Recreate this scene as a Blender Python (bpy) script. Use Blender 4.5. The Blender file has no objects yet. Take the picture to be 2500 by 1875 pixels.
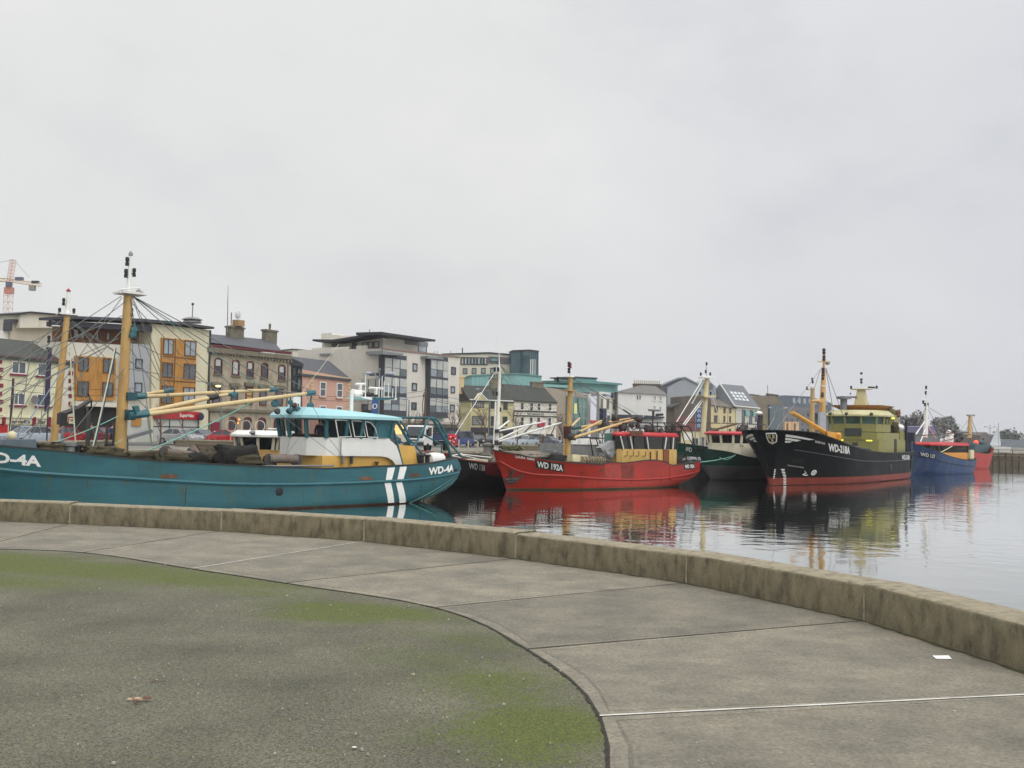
import bpy, bmesh, math, random
from mathutils import Vector, Matrix, noise
random.seed(7)
S = bpy.context.scene
COL = S.collection
R_ = math.radians
# ------------------------------------------------------------------ camera
FPX, HOR = 2500.0, 1060.0            # focal length and horizon row, in photo pixels
TH = math.atan((HOR-937.5)/FPX); RO = R_(1.2)
EYE = Vector((0, 0, 1.6))
_r0 = Vector((1,0,0)); _u0 = Vector((0,-math.sin(TH),math.cos(TH))); CF = Vector((0,math.cos(TH),math.sin(TH)))
CR = _r0*math.cos(RO)+_u0*math.sin(RO); CU = _u0*math.cos(RO)-_r0*math.sin(RO)
cam = bpy.data.cameras.new('camera'); camo = bpy.data.objects.new('camera', cam); COL.objects.link(camo)
cam.sensor_width = 36; cam.lens = 36*FPX/2500; cam.clip_end = 6000; cam.clip_start = 0.05
camo.matrix_world = Matrix(((CR.x,CU.x,-CF.x,EYE.x),(CR.y,CU.y,-CF.y,EYE.y),(CR.z,CU.z,-CF.z,EYE.z),(0,0,0,1)))
S.camera = camo
# ------------------------------------------------------------------ sky and sun
SUN_EL, SUN_ROT = R_(42), R_(138)
w = bpy.data.worlds.new('World'); S.world = w; w.use_nodes = True
nt = w.node_tree; N = nt.nodes; Lk = nt.links
bg = N['Background']; bg.inputs[1].default_value = 0.1
sky = N.new('ShaderNodeTexSky'); sky.sky_type = 'NISHITA'; sky.sun_disc = False
sky.sun_elevation = SUN_EL; sky.sun_rotation = SUN_ROT
tc = N.new('ShaderNodeTexCoord')
sep = N.new('ShaderNodeSeparateXYZ'); Lk.new(tc.outputs['Generated'], sep.inputs[0])
def ramp(nodes, links, src, stops, interp='EASE'):
    r = nodes.new('ShaderNodeValToRGB'); r.color_ramp.interpolation = interp
    e = r.color_ramp.elements
    while len(e) < len(stops): e.new(0.5)
    for el, (p, c) in zip(e, stops): el.position = p; el.color = (c[0],c[1],c[2],1)
    links.new(src, r.inputs[0]); return r
# overcast cloud deck: brighter overhead, paler blue grey low down
rz = ramp(N, Lk, sep.outputs['Z'], [(0.0,(.70,.705,.725)),(0.14,(.76,.762,.767)),(0.40,(.81,.815,.815)),(1.0,(2.0,2.0,2.0))], 'LINEAR')
mp = N.new('ShaderNodeMapping'); mp.inputs['Scale'].default_value = (1.4,1.4,2.6); Lk.new(tc.outputs['Generated'], mp.inputs[0])
nz = N.new('ShaderNodeTexNoise'); nz.inputs['Scale'].default_value = 2.2; nz.inputs['Detail'].default_value = 6; nz.inputs['Roughness'].default_value = .55
Lk.new(mp.outputs[0], nz.inputs[0])
rn = ramp(N, Lk, nz.outputs[0], [(0.28,(9.1,9.18,9.4)),(0.5,(10.15,10.15,10.15)),(0.72,(10.8,10.75,10.65))])
rx = ramp(N, Lk, sep.outputs['X'], [(0.0,(1,1,.985)),(0.12,(.985,.985,.99)),(0.5,(.885,.895,.94))], 'LINEAR')
m1 = N.new('ShaderNodeMix'); m1.data_type='RGBA'; m1.blend_type='MULTIPLY'; m1.inputs[0].default_value=1
Lk.new(rz.outputs[0], m1.inputs[6]); Lk.new(rn.outputs[0], m1.inputs[7])
m2 = N.new('ShaderNodeMix'); m2.data_type='RGBA'; m2.blend_type='MULTIPLY'; m2.inputs[0].default_value=1
Lk.new(m1.outputs[2], m2.inputs[6]); Lk.new(rx.outputs[0], m2.inputs[7])
m3 = N.new('ShaderNodeMix'); m3.data_type='RGBA'; m3.inputs[0].default_value=.96
Lk.new(sky.outputs[0], m3.inputs[6]); Lk.new(m2.outputs[2], m3.inputs[7]); Lk.new(m3.outputs[2], bg.inputs[0])
sl = bpy.data.lights.new('sun','SUN'); sl.energy = 1.5; sl.angle = R_(60); sl.color = (1,.97,.92)
so = bpy.data.objects.new('sun', sl); COL.objects.link(so)
so.rotation_euler = (R_(90)-SUN_EL, 0, R_(180)-SUN_ROT)
S.view_settings.view_transform = 'Standard'; S.view_settings.look = 'None'; S.view_settings.exposure = 0.0; S.view_settings.gamma = 1
S.render.engine = 'CYCLES'
try: S.cycles.max_bounces = 8; S.cycles.transparent_max_bounces = 16
except Exception: pass
# ------------------------------------------------------------------ picture -> place
def ray(px, py): return CF + CR*((px-1250)/FPX) + CU*((937.5-py)/FPX)
def ground(px, py, z=0.0):
    d = ray(px, py); return EYE + d*((z-EYE.z)/d.z)
class Fr:
    """a local frame standing in the world: x along, y away, z up"""
    def __init__(s, O, deg):
        s.O = Vector(O); s.a = R_(deg); s.ex = Vector((math.cos(s.a),math.sin(s.a),0)); s.ey = Vector((-math.sin(s.a),math.cos(s.a),0))
    def P(s, px, py, y=0.0):
        d = ray(px,py); t = ((s.O-EYE).dot(s.ey)+y)/d.dot(s.ey); v = EYE+d*t-s.O
        return Vector((v.dot(s.ex), y, v.z))
    def XZ(s, px, py, y=0.0): p = s.P(px,py,y); return (p.x,p.z)
    def loc(s, v): v = v-s.O; return Vector((v.dot(s.ex), v.dot(s.ey), v.z))
    def ldir(s, d): return Vector((d.dot(s.ex), d.dot(s.ey), d.z))
# ------------------------------------------------------------------ materials
def lin(c): return tuple((x/12.92 if x<=.04045 else ((x+.055)/1.055)**2.4) for x in (v/255 for v in c))
MATS = {}
def M(name, rgb=(128,128,128), rough=.6, var=.12, scale=2.0, metal=0, bump=0.0, stain=None, stain_amt=.5, stain_scale=.6, bands=None, spec=.5, stretch=(1,1,1), plates=0):
    """painted or weathered surface; rgb is its own colour (sRGB), varied by noise, with optional stains"""
    if name in MATS: return MATS[name]
    m = bpy.data.materials.new(name); m.use_nodes = True; MATS[name] = m
    n = m.node_tree.nodes; l = m.node_tree.links; b = n['Principled BSDF']
    b.inputs['Roughness'].default_value = rough; b.inputs['Metallic'].default_value = metal; b.inputs['Specular IOR Level'].default_value = spec
    t = n.new('ShaderNodeTexCoord'); mpn = n.new('ShaderNodeMapping'); mpn.inputs['Scale'].default_value = stretch
    l.new(t.outputs['Object'], mpn.inputs[0])
    nz = n.new('ShaderNodeTexNoise'); nz.inputs['Scale'].default_value = scale; nz.inputs['Detail'].default_value = 5; nz.inputs['Roughness'].default_value=.6
    l.new(mpn.outputs[0], nz.inputs[0])
    c = lin(rgb); lo = tuple(max(0,v*(1-var*1.6)) for v in c); hi = tuple(min(1,v*(1+var)) for v in c)
    base = None
    if bands:      # paint lines at heights above the waterline
        sp = n.new('ShaderNodeSeparateXYZ'); l.new(t.outputs['Object'], sp.inputs[0])
        mr = n.new('ShaderNodeMapRange'); mr.inputs[1].default_value=-1; mr.inputs[2].default_value=5; l.new(sp.outputs[2], mr.inputs[0])
        base = ramp(n, l, mr.outputs[0], [((z+1)/6, lin(cc)) for z, cc in bands], 'CONSTANT')
        mv = n.new('ShaderNodeMapRange'); mv.inputs[1].default_value=.25; mv.inputs[2].default_value=.75; mv.inputs[3].default_value=1-var*1.6; mv.inputs[4].default_value=1+var
        l.new(nz.outputs[0], mv.inputs[0])
        mm = n.new('ShaderNodeMix'); mm.data_type='RGBA'; mm.blend_type='MULTIPLY'; mm.inputs[0].default_value=1
        l.new(base.outputs[0], mm.inputs[6]); l.new(mv.outputs[0], mm.inputs[7]); out = mm.outputs[2]
    else:
        out = ramp(n, l, nz.outputs[0], [(0.28,lo),(0.5,c),(0.75,hi)], 'LINEAR').outputs[0]
    if stain:
        mp2 = n.new('ShaderNodeMapping'); mp2.inputs['Scale'].default_value = (stain_scale*2.2,stain_scale*2.2,stain_scale*.5); l.new(t.outputs['Object'], mp2.inputs[0])
        n2 = n.new('ShaderNodeTexNoise'); n2.inputs['Scale'].default_value = 1.6; n2.inputs['Detail'].default_value = 6; n2.inputs['Roughness'].default_value=.65; l.new(mp2.outputs[0], n2.inputs[0])
        r2 = ramp(n, l, n2.outputs[0], [(0.52,(0,0,0)),(0.72,(stain_amt,)*3)], 'LINEAR')
        mx = n.new('ShaderNodeMix'); mx.data_type='RGBA'; l.new(r2.outputs[0], mx.inputs[0]); l.new(out, mx.inputs[6]); mx.inputs[7].default_value = (*lin(stain),1); out = mx.outputs[2]
    if plates:     # welded shell plating: faint seams between plates
        s3 = n.new('ShaderNodeSeparateXYZ'); l.new(t.outputs['Object'], s3.inputs[0]); c3 = n.new('ShaderNodeCombineXYZ'); l.new(s3.outputs[0], c3.inputs[0]); l.new(s3.outputs[2], c3.inputs[1])
        br = n.new('ShaderNodeTexBrick'); br.inputs['Scale'].default_value = 1; br.inputs['Brick Width'].default_value = 2.6; br.inputs['Row Height'].default_value = .85; br.inputs['Mortar Size'].default_value = .018; br.inputs['Mortar Smooth'].default_value = .6
        br.inputs['Color1'].default_value = (1,1,1,1); br.inputs['Color2'].default_value = (.9,.91,.91,1); br.inputs['Mortar'].default_value = (1-plates,)*3+(1,); l.new(c3.outputs[0], br.inputs[0])
        mp4 = n.new('ShaderNodeMix'); mp4.data_type='RGBA'; mp4.blend_type='MULTIPLY'; mp4.inputs[0].default_value=1; l.new(out, mp4.inputs[6]); l.new(br.outputs[0], mp4.inputs[7]); out = mp4.outputs[2]
    l.new(out, b.inputs['Base Color'])
    rr = n.new('ShaderNodeMapRange'); rr.inputs[3].default_value=max(.02,rough-.12); rr.inputs[4].default_value=min(1,rough+.12); l.new(nz.outputs[0], rr.inputs[0]); l.new(rr.outputs[0], b.inputs['Roughness'])
    if bump:
        n3 = n.new('ShaderNodeTexNoise'); n3.inputs['Scale'].default_value = scale*6; n3.inputs['Detail'].default_value=4; l.new(mpn.outputs[0], n3.inputs[0])
        bp = n.new('ShaderNodeBump'); bp.inputs['Strength'].default_value = bump; bp.inputs['Distance'].default_value=.02; l.new(n3.outputs[0], bp.inputs['Height']); l.new(bp.outputs[0], b.inputs['Normal'])
    return m
def GLASS(name, rgb=(60,66,70), rough=.08, alpha=1.0, var=.35, scale=.7):
    """window glass: dark, glossy, curtains and rooms showing unevenly; alpha<1 lets the far side show through"""
    if name in MATS: return MATS[name]
    m = M(name, rgb, rough, var, scale, spec=.7); b = m.node_tree.nodes['Principled BSDF']; b.inputs['Alpha'].default_value = alpha
    return m
def LIT(name, rgb=(255,255,255), strength=1):
    if name in MATS: return MATS[name]
    m = M(name, rgb); b = m.node_tree.nodes['Principled BSDF']
    b.inputs['Emission Color'].default_value = (*lin(rgb),1); b.inputs['Emission Strength'].default_value = strength; return m
# ------------------------------------------------------------------ mesh building
class MB:
    def __init__(s): s.v=[]; s.f=[]; s.m=[]; s.mi=0
    def add(s, vs, fs):
        o=len(s.v); s.v += [tuple(v) for v in vs]; s.f += [tuple(i+o for i in f) for f in fs]; s.m += [s.mi]*len(fs); return s
    def box(s, x0,x1,y0,y1,z0,z1):
        v=[(x,y,z) for z in (z0,z1) for y in (y0,y1) for x in (x0,x1)]
        return s.add(v,[(0,2,3,1),(4,5,7,6),(0,1,5,4),(2,6,7,3),(0,4,6,2),(1,3,7,5)])
    def prism(s, poly, y0, y1):      # polygon in xz, given depth in y
        n=len(poly); v=[(p[0],y0,p[1]) for p in poly]+[(p[0],y1,p[1]) for p in poly]
        return s.add(v,[tuple(range(n)),tuple(range(2*n-1,n-1,-1))]+[(i,i+n,(i+1)%n+n,(i+1)%n) for i in range(n)])
    def slab(s, poly, z0, z1):       # polygon in xy
        n=len(poly); v=[(p[0],p[1],z0) for p in poly]+[(p[0],p[1],z1) for p in poly]
        return s.add(v,[tuple(range(n-1,-1,-1)),tuple(range(n,2*n))]+[(i,(i+1)%n,(i+1)%n+n,i+n) for i in range(n)])
    def loft(s, rings, cap=True):    # closed rings of equal length
        n=len(rings[0]); v=[p for r in rings for p in r]; f=[]
        for k in range(len(rings)-1):
            for i in range(n): f.append((k*n+i,k*n+(i+1)%n,(k+1)*n+(i+1)%n,(k+1)*n+i))
        if cap: f.append(tuple(range(n-1,-1,-1))); f.append(tuple(range((len(rings)-1)*n,len(rings)*n)))
        return s.add(v,f)
    def tube(s, pts, r, seg=6, cap=True):
        pts=[Vector(p) for p in pts]; rr=r if isinstance(r,(list,tuple)) else [r]*len(pts); rings=[]
        ref=None
        for i,p in enumerate(pts):
            d=(pts[min(i+1,len(pts)-1)]-pts[max(i-1,0)]).normalized()
            if ref is None: ref = Vector((0,0,1)) if abs(d.z)<.9 else Vector((1,0,0))
            u=d.cross(ref)
            if u.length<1e-4: u=d.cross(Vector((0,1,0)))
            u.normalize(); v=d.cross(u).normalized()
            rings.append([p+u*(rr[i]*math.cos(2*math.pi*k/seg))+v*(rr[i]*math.sin(2*math.pi*k/seg)) for k in range(seg)])
        return s.loft(rings,cap)
    def lathe(s, c, prof, seg=12, axis='z'):   # prof: (r,h)
        c=Vector(c); rings=[]
        for r,h in prof:
            ring=[]
            for k in range(seg):
                a=2*math.pi*k/seg; x,y=r*math.cos(a),r*math.sin(a)
                ring.append(c+(Vector((x,y,h)) if axis=='z' else Vector((h,x,y)) if axis=='x' else Vector((x,h,y))))
            rings.append(ring)
        return s.loft(rings)
    def ball(s, c, r, seg=10, rings=6, sq=(1,1,1)):
        c=Vector(c); rs=[]
        for k in range(rings+1):
            a=-math.pi/2+math.pi*k/rings; rr=max(1e-3,math.cos(a))
            rs.append([c+Vector((r*sq[0]*rr*math.cos(2*math.pi*i/seg),r*sq[1]*rr*math.sin(2*math.pi*i/seg),r*sq[2]*math.sin(a))) for i in range(seg)])
        return s.loft(rs)
    def build(s, name, mat, parent=None, smooth=False, label=None):
        me=bpy.data.meshes.new(name); me.from_pydata(s.v,[],s.f)
        ms=mat if isinstance(mat,(list,tuple)) else [mat]
        for m in ms: me.materials.append(m)
        if len(ms)>1: me.polygons.foreach_set('material_index', s.m)
        bm=bmesh.new(); bm.from_mesh(me); bmesh.ops.recalc_face_normals(bm, faces=bm.faces); bm.to_mesh(me); bm.free()
        if smooth:
            me.shade_smooth(); me.set_sharp_from_angle(angle=R_(38))
        me.update()
        o=bpy.data.objects.new(name, me); COL.objects.link(o)
        if parent: o.parent=parent
        if label: o['label']=label
        return o
def tag(o, label=None, cat=None, group=None, kind=None):
    if label: o['label']=label
    if cat: o['category']=cat
    if group: o['group']=group
    if kind: o['kind']=kind
    return o
def thing(name, label, cat, fr=None, loc=None, rz=0, group=None):
    o=bpy.data.objects.new(name, None); COL.objects.link(o); o.empty_display_size=.5
    if fr: o.location=fr.O; o.rotation_euler=(0,0,fr.a)
    else: o.location=loc; o.rotation_euler=(0,0,rz)
    return tag(o,label,cat,group)
def copy_thing(o, loc=None, rz=None, label=None):
    def cp(a, par):
        c=a.copy(); COL.objects.link(c)
        if par: c.parent=par
        for ch in list(a.children): cp(ch,c)
        return c
    c=cp(o,None)
    if loc is not None: c.location=loc
    if rz is not None: c.rotation_euler=(0,0,rz)
    if label: c['label']=label
    return c
def interp(pts, x):
    if x<=pts[0][0]: return pts[0][1]
    if x>=pts[-1][0]: return pts[-1][1]
    for i in range(len(pts)-1):
        (x0,y0),(x1,y1)=pts[i],pts[i+1]
        if x<=x1:
            h=x1-x0; t=(x-x0)/h; d=(y1-y0)/h
            m0=d if i==0 else (d+(y0-pts[i-1][1])/(x0-pts[i-1][0]))/2
            m1=d if i+2>=len(pts) else (d+(pts[i+2][1]-y1)/(pts[i+2][0]-x1))/2
            return (2*t**3-3*t*t+1)*y0+(t**3-2*t*t+t)*h*m0+(-2*t**3+3*t*t)*y1+(t**3-t*t)*h*m1
def txt(body, bold=.0):
    """flat letters: list of verts (unit height) and faces"""
    cu=bpy.data.curves.new('t','FONT'); cu.body=body; cu.offset=bold; cu.resolution_u=3
    ob=bpy.data.objects.new('t',cu); COL.objects.link(ob); bpy.context.view_layer.update()
    me=bpy.data.meshes.new_from_object(ob.evaluated_get(bpy.context.evaluated_depsgraph_get()))
    vs=[tuple(v.co) for v in me.vertices]; fs=[tuple(p.vertices) for p in me.polygons]
    bpy.data.objects.remove(ob); bpy.data.curves.remove(cu); bpy.data.meshes.remove(me)
    x0=min(v[0] for v in vs); x1=max(v[0] for v in vs); y0=0; y1=max(v[1] for v in vs)
    return [((v[0]-x0)/(x1-x0),(v[1]-y0)/(y1-y0)) for v in vs],fs
def letters(body, fn, mat, parent, name='lettering', bold=.0):
    """fn maps (u,v) in 0..1 across the line of text to a local point"""
    vs,fs=txt(body,bold); mb=MB(); mb.add([fn(u,v) for u,v in vs],fs)
    o=mb.build(name,mat,parent); return o
def flat_text(body, a, b, h, y, mat, parent, bold=.0, name='lettering'):
    a=Vector(a); b=Vector(b)
    return letters(body, lambda u,v: (a.x+(b.x-a.x)*u, y, a.z+(b.z-a.z)*u+h*v), mat, parent, name, bold)
def sag(a, b, s=.0, n=8):
    a=Vector(a); b=Vector(b); return [a.lerp(b,i/n)-Vector((0,0,s*4*(i/n)*(1-i/n))) for i in range(n+1)]
def wire(par, a, b, mat, r=.014, s=0.0, name='stay'):
    return MB().tube(sag(a,b,s,6 if s else 1), r*1.25, 4).build(name, mat, par)
# ================================================================== the setting
WZ=-2.2
def struct(o,name=None): o['kind']='structure'; return o
# ---- water
def water_mat():
    m=bpy.data.materials.new('harbour_water'); m.use_nodes=True; n=m.node_tree.nodes; l=m.node_tree.links; b=n['Principled BSDF']
    b.inputs['Base Color'].default_value=(.03,.033,.022,1); b.inputs['Roughness'].default_value=.3; b.inputs['Specular IOR Level'].default_value=0
    t=n.new('ShaderNodeTexCoord'); mp=n.new('ShaderNodeMapping'); mp.inputs['Scale'].default_value=(1,1,1); l.new(t.outputs['Object'],mp.inputs[0])
    a=n.new('ShaderNodeTexNoise'); a.inputs['Scale'].default_value=.9; a.inputs['Detail'].default_value=2; a.inputs['Roughness'].default_value=.45; l.new(mp.outputs[0],a.inputs[0])
    c=n.new('ShaderNodeTexNoise'); c.inputs['Scale'].default_value=.06; c.inputs['Detail'].default_value=2; l.new(mp.outputs[0],c.inputs[0])
    r=ramp(n,l,c.outputs[0],[(.36,(.22,.22,.22)),(.6,(1,1,1))],'EASE')
    mu=n.new('ShaderNodeMath'); mu.operation='MULTIPLY'; l.new(a.outputs[0],mu.inputs[0]); l.new(r.outputs[0],mu.inputs[1])
    bp=n.new('ShaderNodeBump'); bp.inputs['Strength'].default_value=.7; bp.inputs['Distance'].default_value=.038; l.new(mu.outputs[0],bp.inputs['Height'])
    gl=n.new('ShaderNodeBsdfGlossy'); gl.inputs['Roughness'].default_value=.055; gl.inputs['Color'].default_value=(.93,.94,.92,1); l.new(bp.outputs[0],gl.inputs['Normal'])
    fz=n.new('ShaderNodeFresnel'); fz.inputs[0].default_value=1.34; l.new(bp.outputs[0],fz.inputs['Normal'])
    mf=n.new('ShaderNodeMath'); mf.operation='MULTIPLY_ADD'; mf.inputs[1].default_value=1.55; mf.inputs[2].default_value=.05; mf.use_clamp=True; l.new(fz.outputs[0],mf.inputs[0])
    mx=n.new('ShaderNodeMixShader'); l.new(mf.outputs[0],mx.inputs[0]); l.new(b.outputs[0],mx.inputs[1]); l.new(gl.outputs[0],mx.inputs[2]); l.new(mx.outputs[0],n['Material Output'].inputs[0])
    return m
mb=MB(); mb.add([(-900,-300,WZ),(2500,-300,WZ),(2500,4500,WZ),(-900,4500,WZ)],[(0,1,2,3)])
struct(mb.build('water',water_mat()))
# ---- plaza: tarmac circle with moss, ring of concrete slabs, low wall
WJ=[(-14.9,17.2),(-12.3,17.25),(-9.75,17.05),(-7.1,16.64),(-4.47,16.0),(-2.1,14.93),(.09,13.26),(1.96,11.36),(3.18,9.22),(3.78,6.75),(3.85,4.2),(3.3,1.6),(2.2,-.8),(.6,-2.9)]
WI=[Vector((x,y,0)) for x,y in WJ]
CEN=Vector((-6.2,6.0,0))
# inner ends of the slab joints as read on the ground
JIN={3:ground(-60,1338),4:ground(205,1349),5:ground(472,1389),6:ground(700,1424),7:ground(1065,1484),8:ground(1287,1586),9:ground(1464,1750)}
G=[None]*len(WI)
for k,v in JIN.items(): G[k]=Vector((v.x,v.y,0))
for k,(x,y) in {0:(-15,14),1:(-12.4,13.9),2:(-9.7,13.55),10:(.3,3.75),11:(-.3,1.8),12:(-1.2,.1),13:(-2.3,-1.4)}.items(): G[k]=Vector((x,y,0))
def smooth_poly(pts,n=6):
    out=[]
    for i in range(len(pts)-1):
        p0=pts[max(i-1,0)];p1=pts[i];p2=pts[i+1];p3=pts[min(i+2,len(pts)-1)]
        for k in range(n):
            t=k/n; out.append(.5*((2*p1)+(p2-p0)*t+(2*p0-5*p1+4*p2-p3)*t*t+(3*p1-p0-3*p2+p3)*t**3))
    out.append(pts[-1]); return out
def slab_mat():
    m=bpy.data.materials.new('brushed_concrete'); m.use_nodes=True; n=m.node_tree.nodes; l=m.node_tree.links; b=n['Principled BSDF']
    t=n.new('ShaderNodeTexCoord'); at=n.new('ShaderNodeAttribute'); at.attribute_name='tint'
    n1=n.new('ShaderNodeTexNoise'); n1.inputs['Scale'].default_value=1.5; n1.inputs['Detail'].default_value=9; n1.inputs['Roughness'].default_value=.72; l.new(t.outputs['Object'],n1.inputs[0])
    r1=ramp(n,l,n1.outputs[0],[(.3,lin((93,89,78))),(.5,lin((116,111,98))),(.7,lin((138,130,114)))],'LINEAR')
    n2=n.new('ShaderNodeTexNoise'); n2.inputs['Scale'].default_value=38; n2.inputs['Detail'].default_value=8; n2.inputs['Roughness'].default_value=.85; l.new(t.outputs['Object'],n2.inputs[0])
    r2=ramp(n,l,n2.outputs[0],[(.32,(.45,.45,.44)),(.5,(.98,.98,.98)),(.68,(1.5,1.5,1.47))],'LINEAR')
    mx=n.new('ShaderNodeMix'); mx.data_type='RGBA'; mx.blend_type='MULTIPLY'; mx.inputs[0].default_value=1; l.new(r1.outputs[0],mx.inputs[6]); l.new(r2.outputs[0],mx.inputs[7])
    m4=n.new('ShaderNodeMix'); m4.data_type='RGBA'; m4.blend_type='MULTIPLY'; m4.inputs[0].default_value=1; l.new(mx.outputs[2],m4.inputs[6]); l.new(at.outputs['Color'],m4.inputs[7])
    # scattered pale specks
    v=n.new('ShaderNodeTexVoronoi'); v.inputs['Scale'].default_value=14; l.new(t.outputs['Object'],v.inputs[0])
    rv=ramp(n,l,v.outputs['Distance'],[(.035,(.55,.55,.55)),(.06,(0,0,0))],'LINEAR')
    n5=n.new('ShaderNodeTexNoise'); n5.inputs['Scale'].default_value=3; l.new(t.outputs['Object'],n5.inputs[0])
    r5=ramp(n,l,n5.outputs[0],[(.5,(0,0,0)),(.62,(1,1,1))],'LINEAR')
    mm=n.new('ShaderNodeMath'); mm.operation='MULTIPLY'; l.new(rv.outputs[0],mm.inputs[0]); l.new(r5.outputs[0],mm.inputs[1])
    m5=n.new('ShaderNodeMix'); m5.data_type='RGBA'; l.new(mm.outputs[0],m5.inputs[0]); l.new(m4.outputs[2],m5.inputs[6]); m5.inputs[7].default_value=(*lin((190,188,180)),1)
    l.new(m5.outputs[2],b.inputs['Base Color']); b.inputs['Roughness'].default_value=.85
    bp=n.new('ShaderNodeBump'); bp.inputs['Strength'].default_value=.45; bp.inputs['Distance'].default_value=.006; l.new(n2.outputs[0],bp.inputs['Height']); l.new(bp.outputs[0],b.inputs['Normal'])
    return m
SLAB=slab_mat(); MORTAR=M('lime_mortar',(196,194,186),.9,.2,9); GAP=M('dirty_joint',(66,64,54),.95,.3,8)
def set_tint(o, cols):
    at=o.data.color_attributes.new('tint','FLOAT_COLOR','CORNER')
    for p in o.data.polygons:
        for li in p.loop_indices: at.data[li].color=(*cols[p.index],1)
def make_pavement():
    mb=MB(); cols=[]; rnd=random.Random(3)
    tint={3:.99,4:.97,5:1.04,6:.93,7:1.06,8:.86,9:1.0,10:.96}
    for i in range(len(WI)-1):
        tv=tint.get(i+1, .95+.1*rnd.random()); tn=(tv,tv*.995,tv*.985)
        a,b,c,d=G[i],G[i+1],WI[i+1],WI[i]
        g=.010
        # inner edge follows the curve of the tarmac
        seq=[G[max(i-1,0)],a,b,G[min(i+2,len(G)-1)]]
        arc=[.5*((2*a)+(b-seq[0])*t+(2*seq[0]-5*a+4*b-seq[3])*t*t+(3*a-seq[0]-3*b+seq[3])*t**3) for t in (0,.25,.5,.75,1)]
        ring=arc+[c+(c-b).normalized()*.1,d+(d-a).normalized()*.1]
        cen=sum((Vector(p) for p in ring),Vector())/len(ring)
        def ins(e): return [p+(cen-p).normalized()*e for p in ring]
        levels=[(.011,-.06),(.011,-.002),(.018,.004),(.11,.0055),(.125,.0035),(.14,.0055)]
        rings=[[Vector((p.x,p.y,z)) for p in ins(e)] for e,z in levels]
        f0=len(mb.f); mb.loft(rings,cap=False)
        k=len(mb.v); n=len(ring); mb.f.append(tuple(range(k-n,k))); mb.m.append(0)
        nf=len(mb.f)-f0
        for q in range(nf):
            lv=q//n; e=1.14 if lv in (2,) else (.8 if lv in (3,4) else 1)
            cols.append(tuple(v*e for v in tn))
    o=mb.build('pavement',SLAB); struct(o); set_tint(o,cols); return o
PAV=make_pavement()
# joints between the slabs: pale mortar in some, dirt in the others
mb=MB(); mw=MB()
for i in range(len(WI)):
    a,b=G[i],WI[i]; d=(b-a).normalized(); nn=Vector((-d.y,d.x,0))
    tgt=mw if i in (5,9) else mb
    w0=.012 if i==9 else .009
    seg=14; pts=[]
    rnd=random.Random(i)
    for k in range(seg+1):
        p=a.lerp(b,k/seg); ww=w0*(.7+.6*rnd.random()) ; pts+= [p-nn*ww+Vector((0,0,.0085)), p+nn*ww+Vector((0,0,.0085))]
    tgt.add(pts,[(2*k,2*k+2,2*k+3,2*k+1) for k in range(seg)])
struct(mb.build('pavement_joint',GAP)); struct(mw.build('pavement_mortar',MORTAR))
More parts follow.
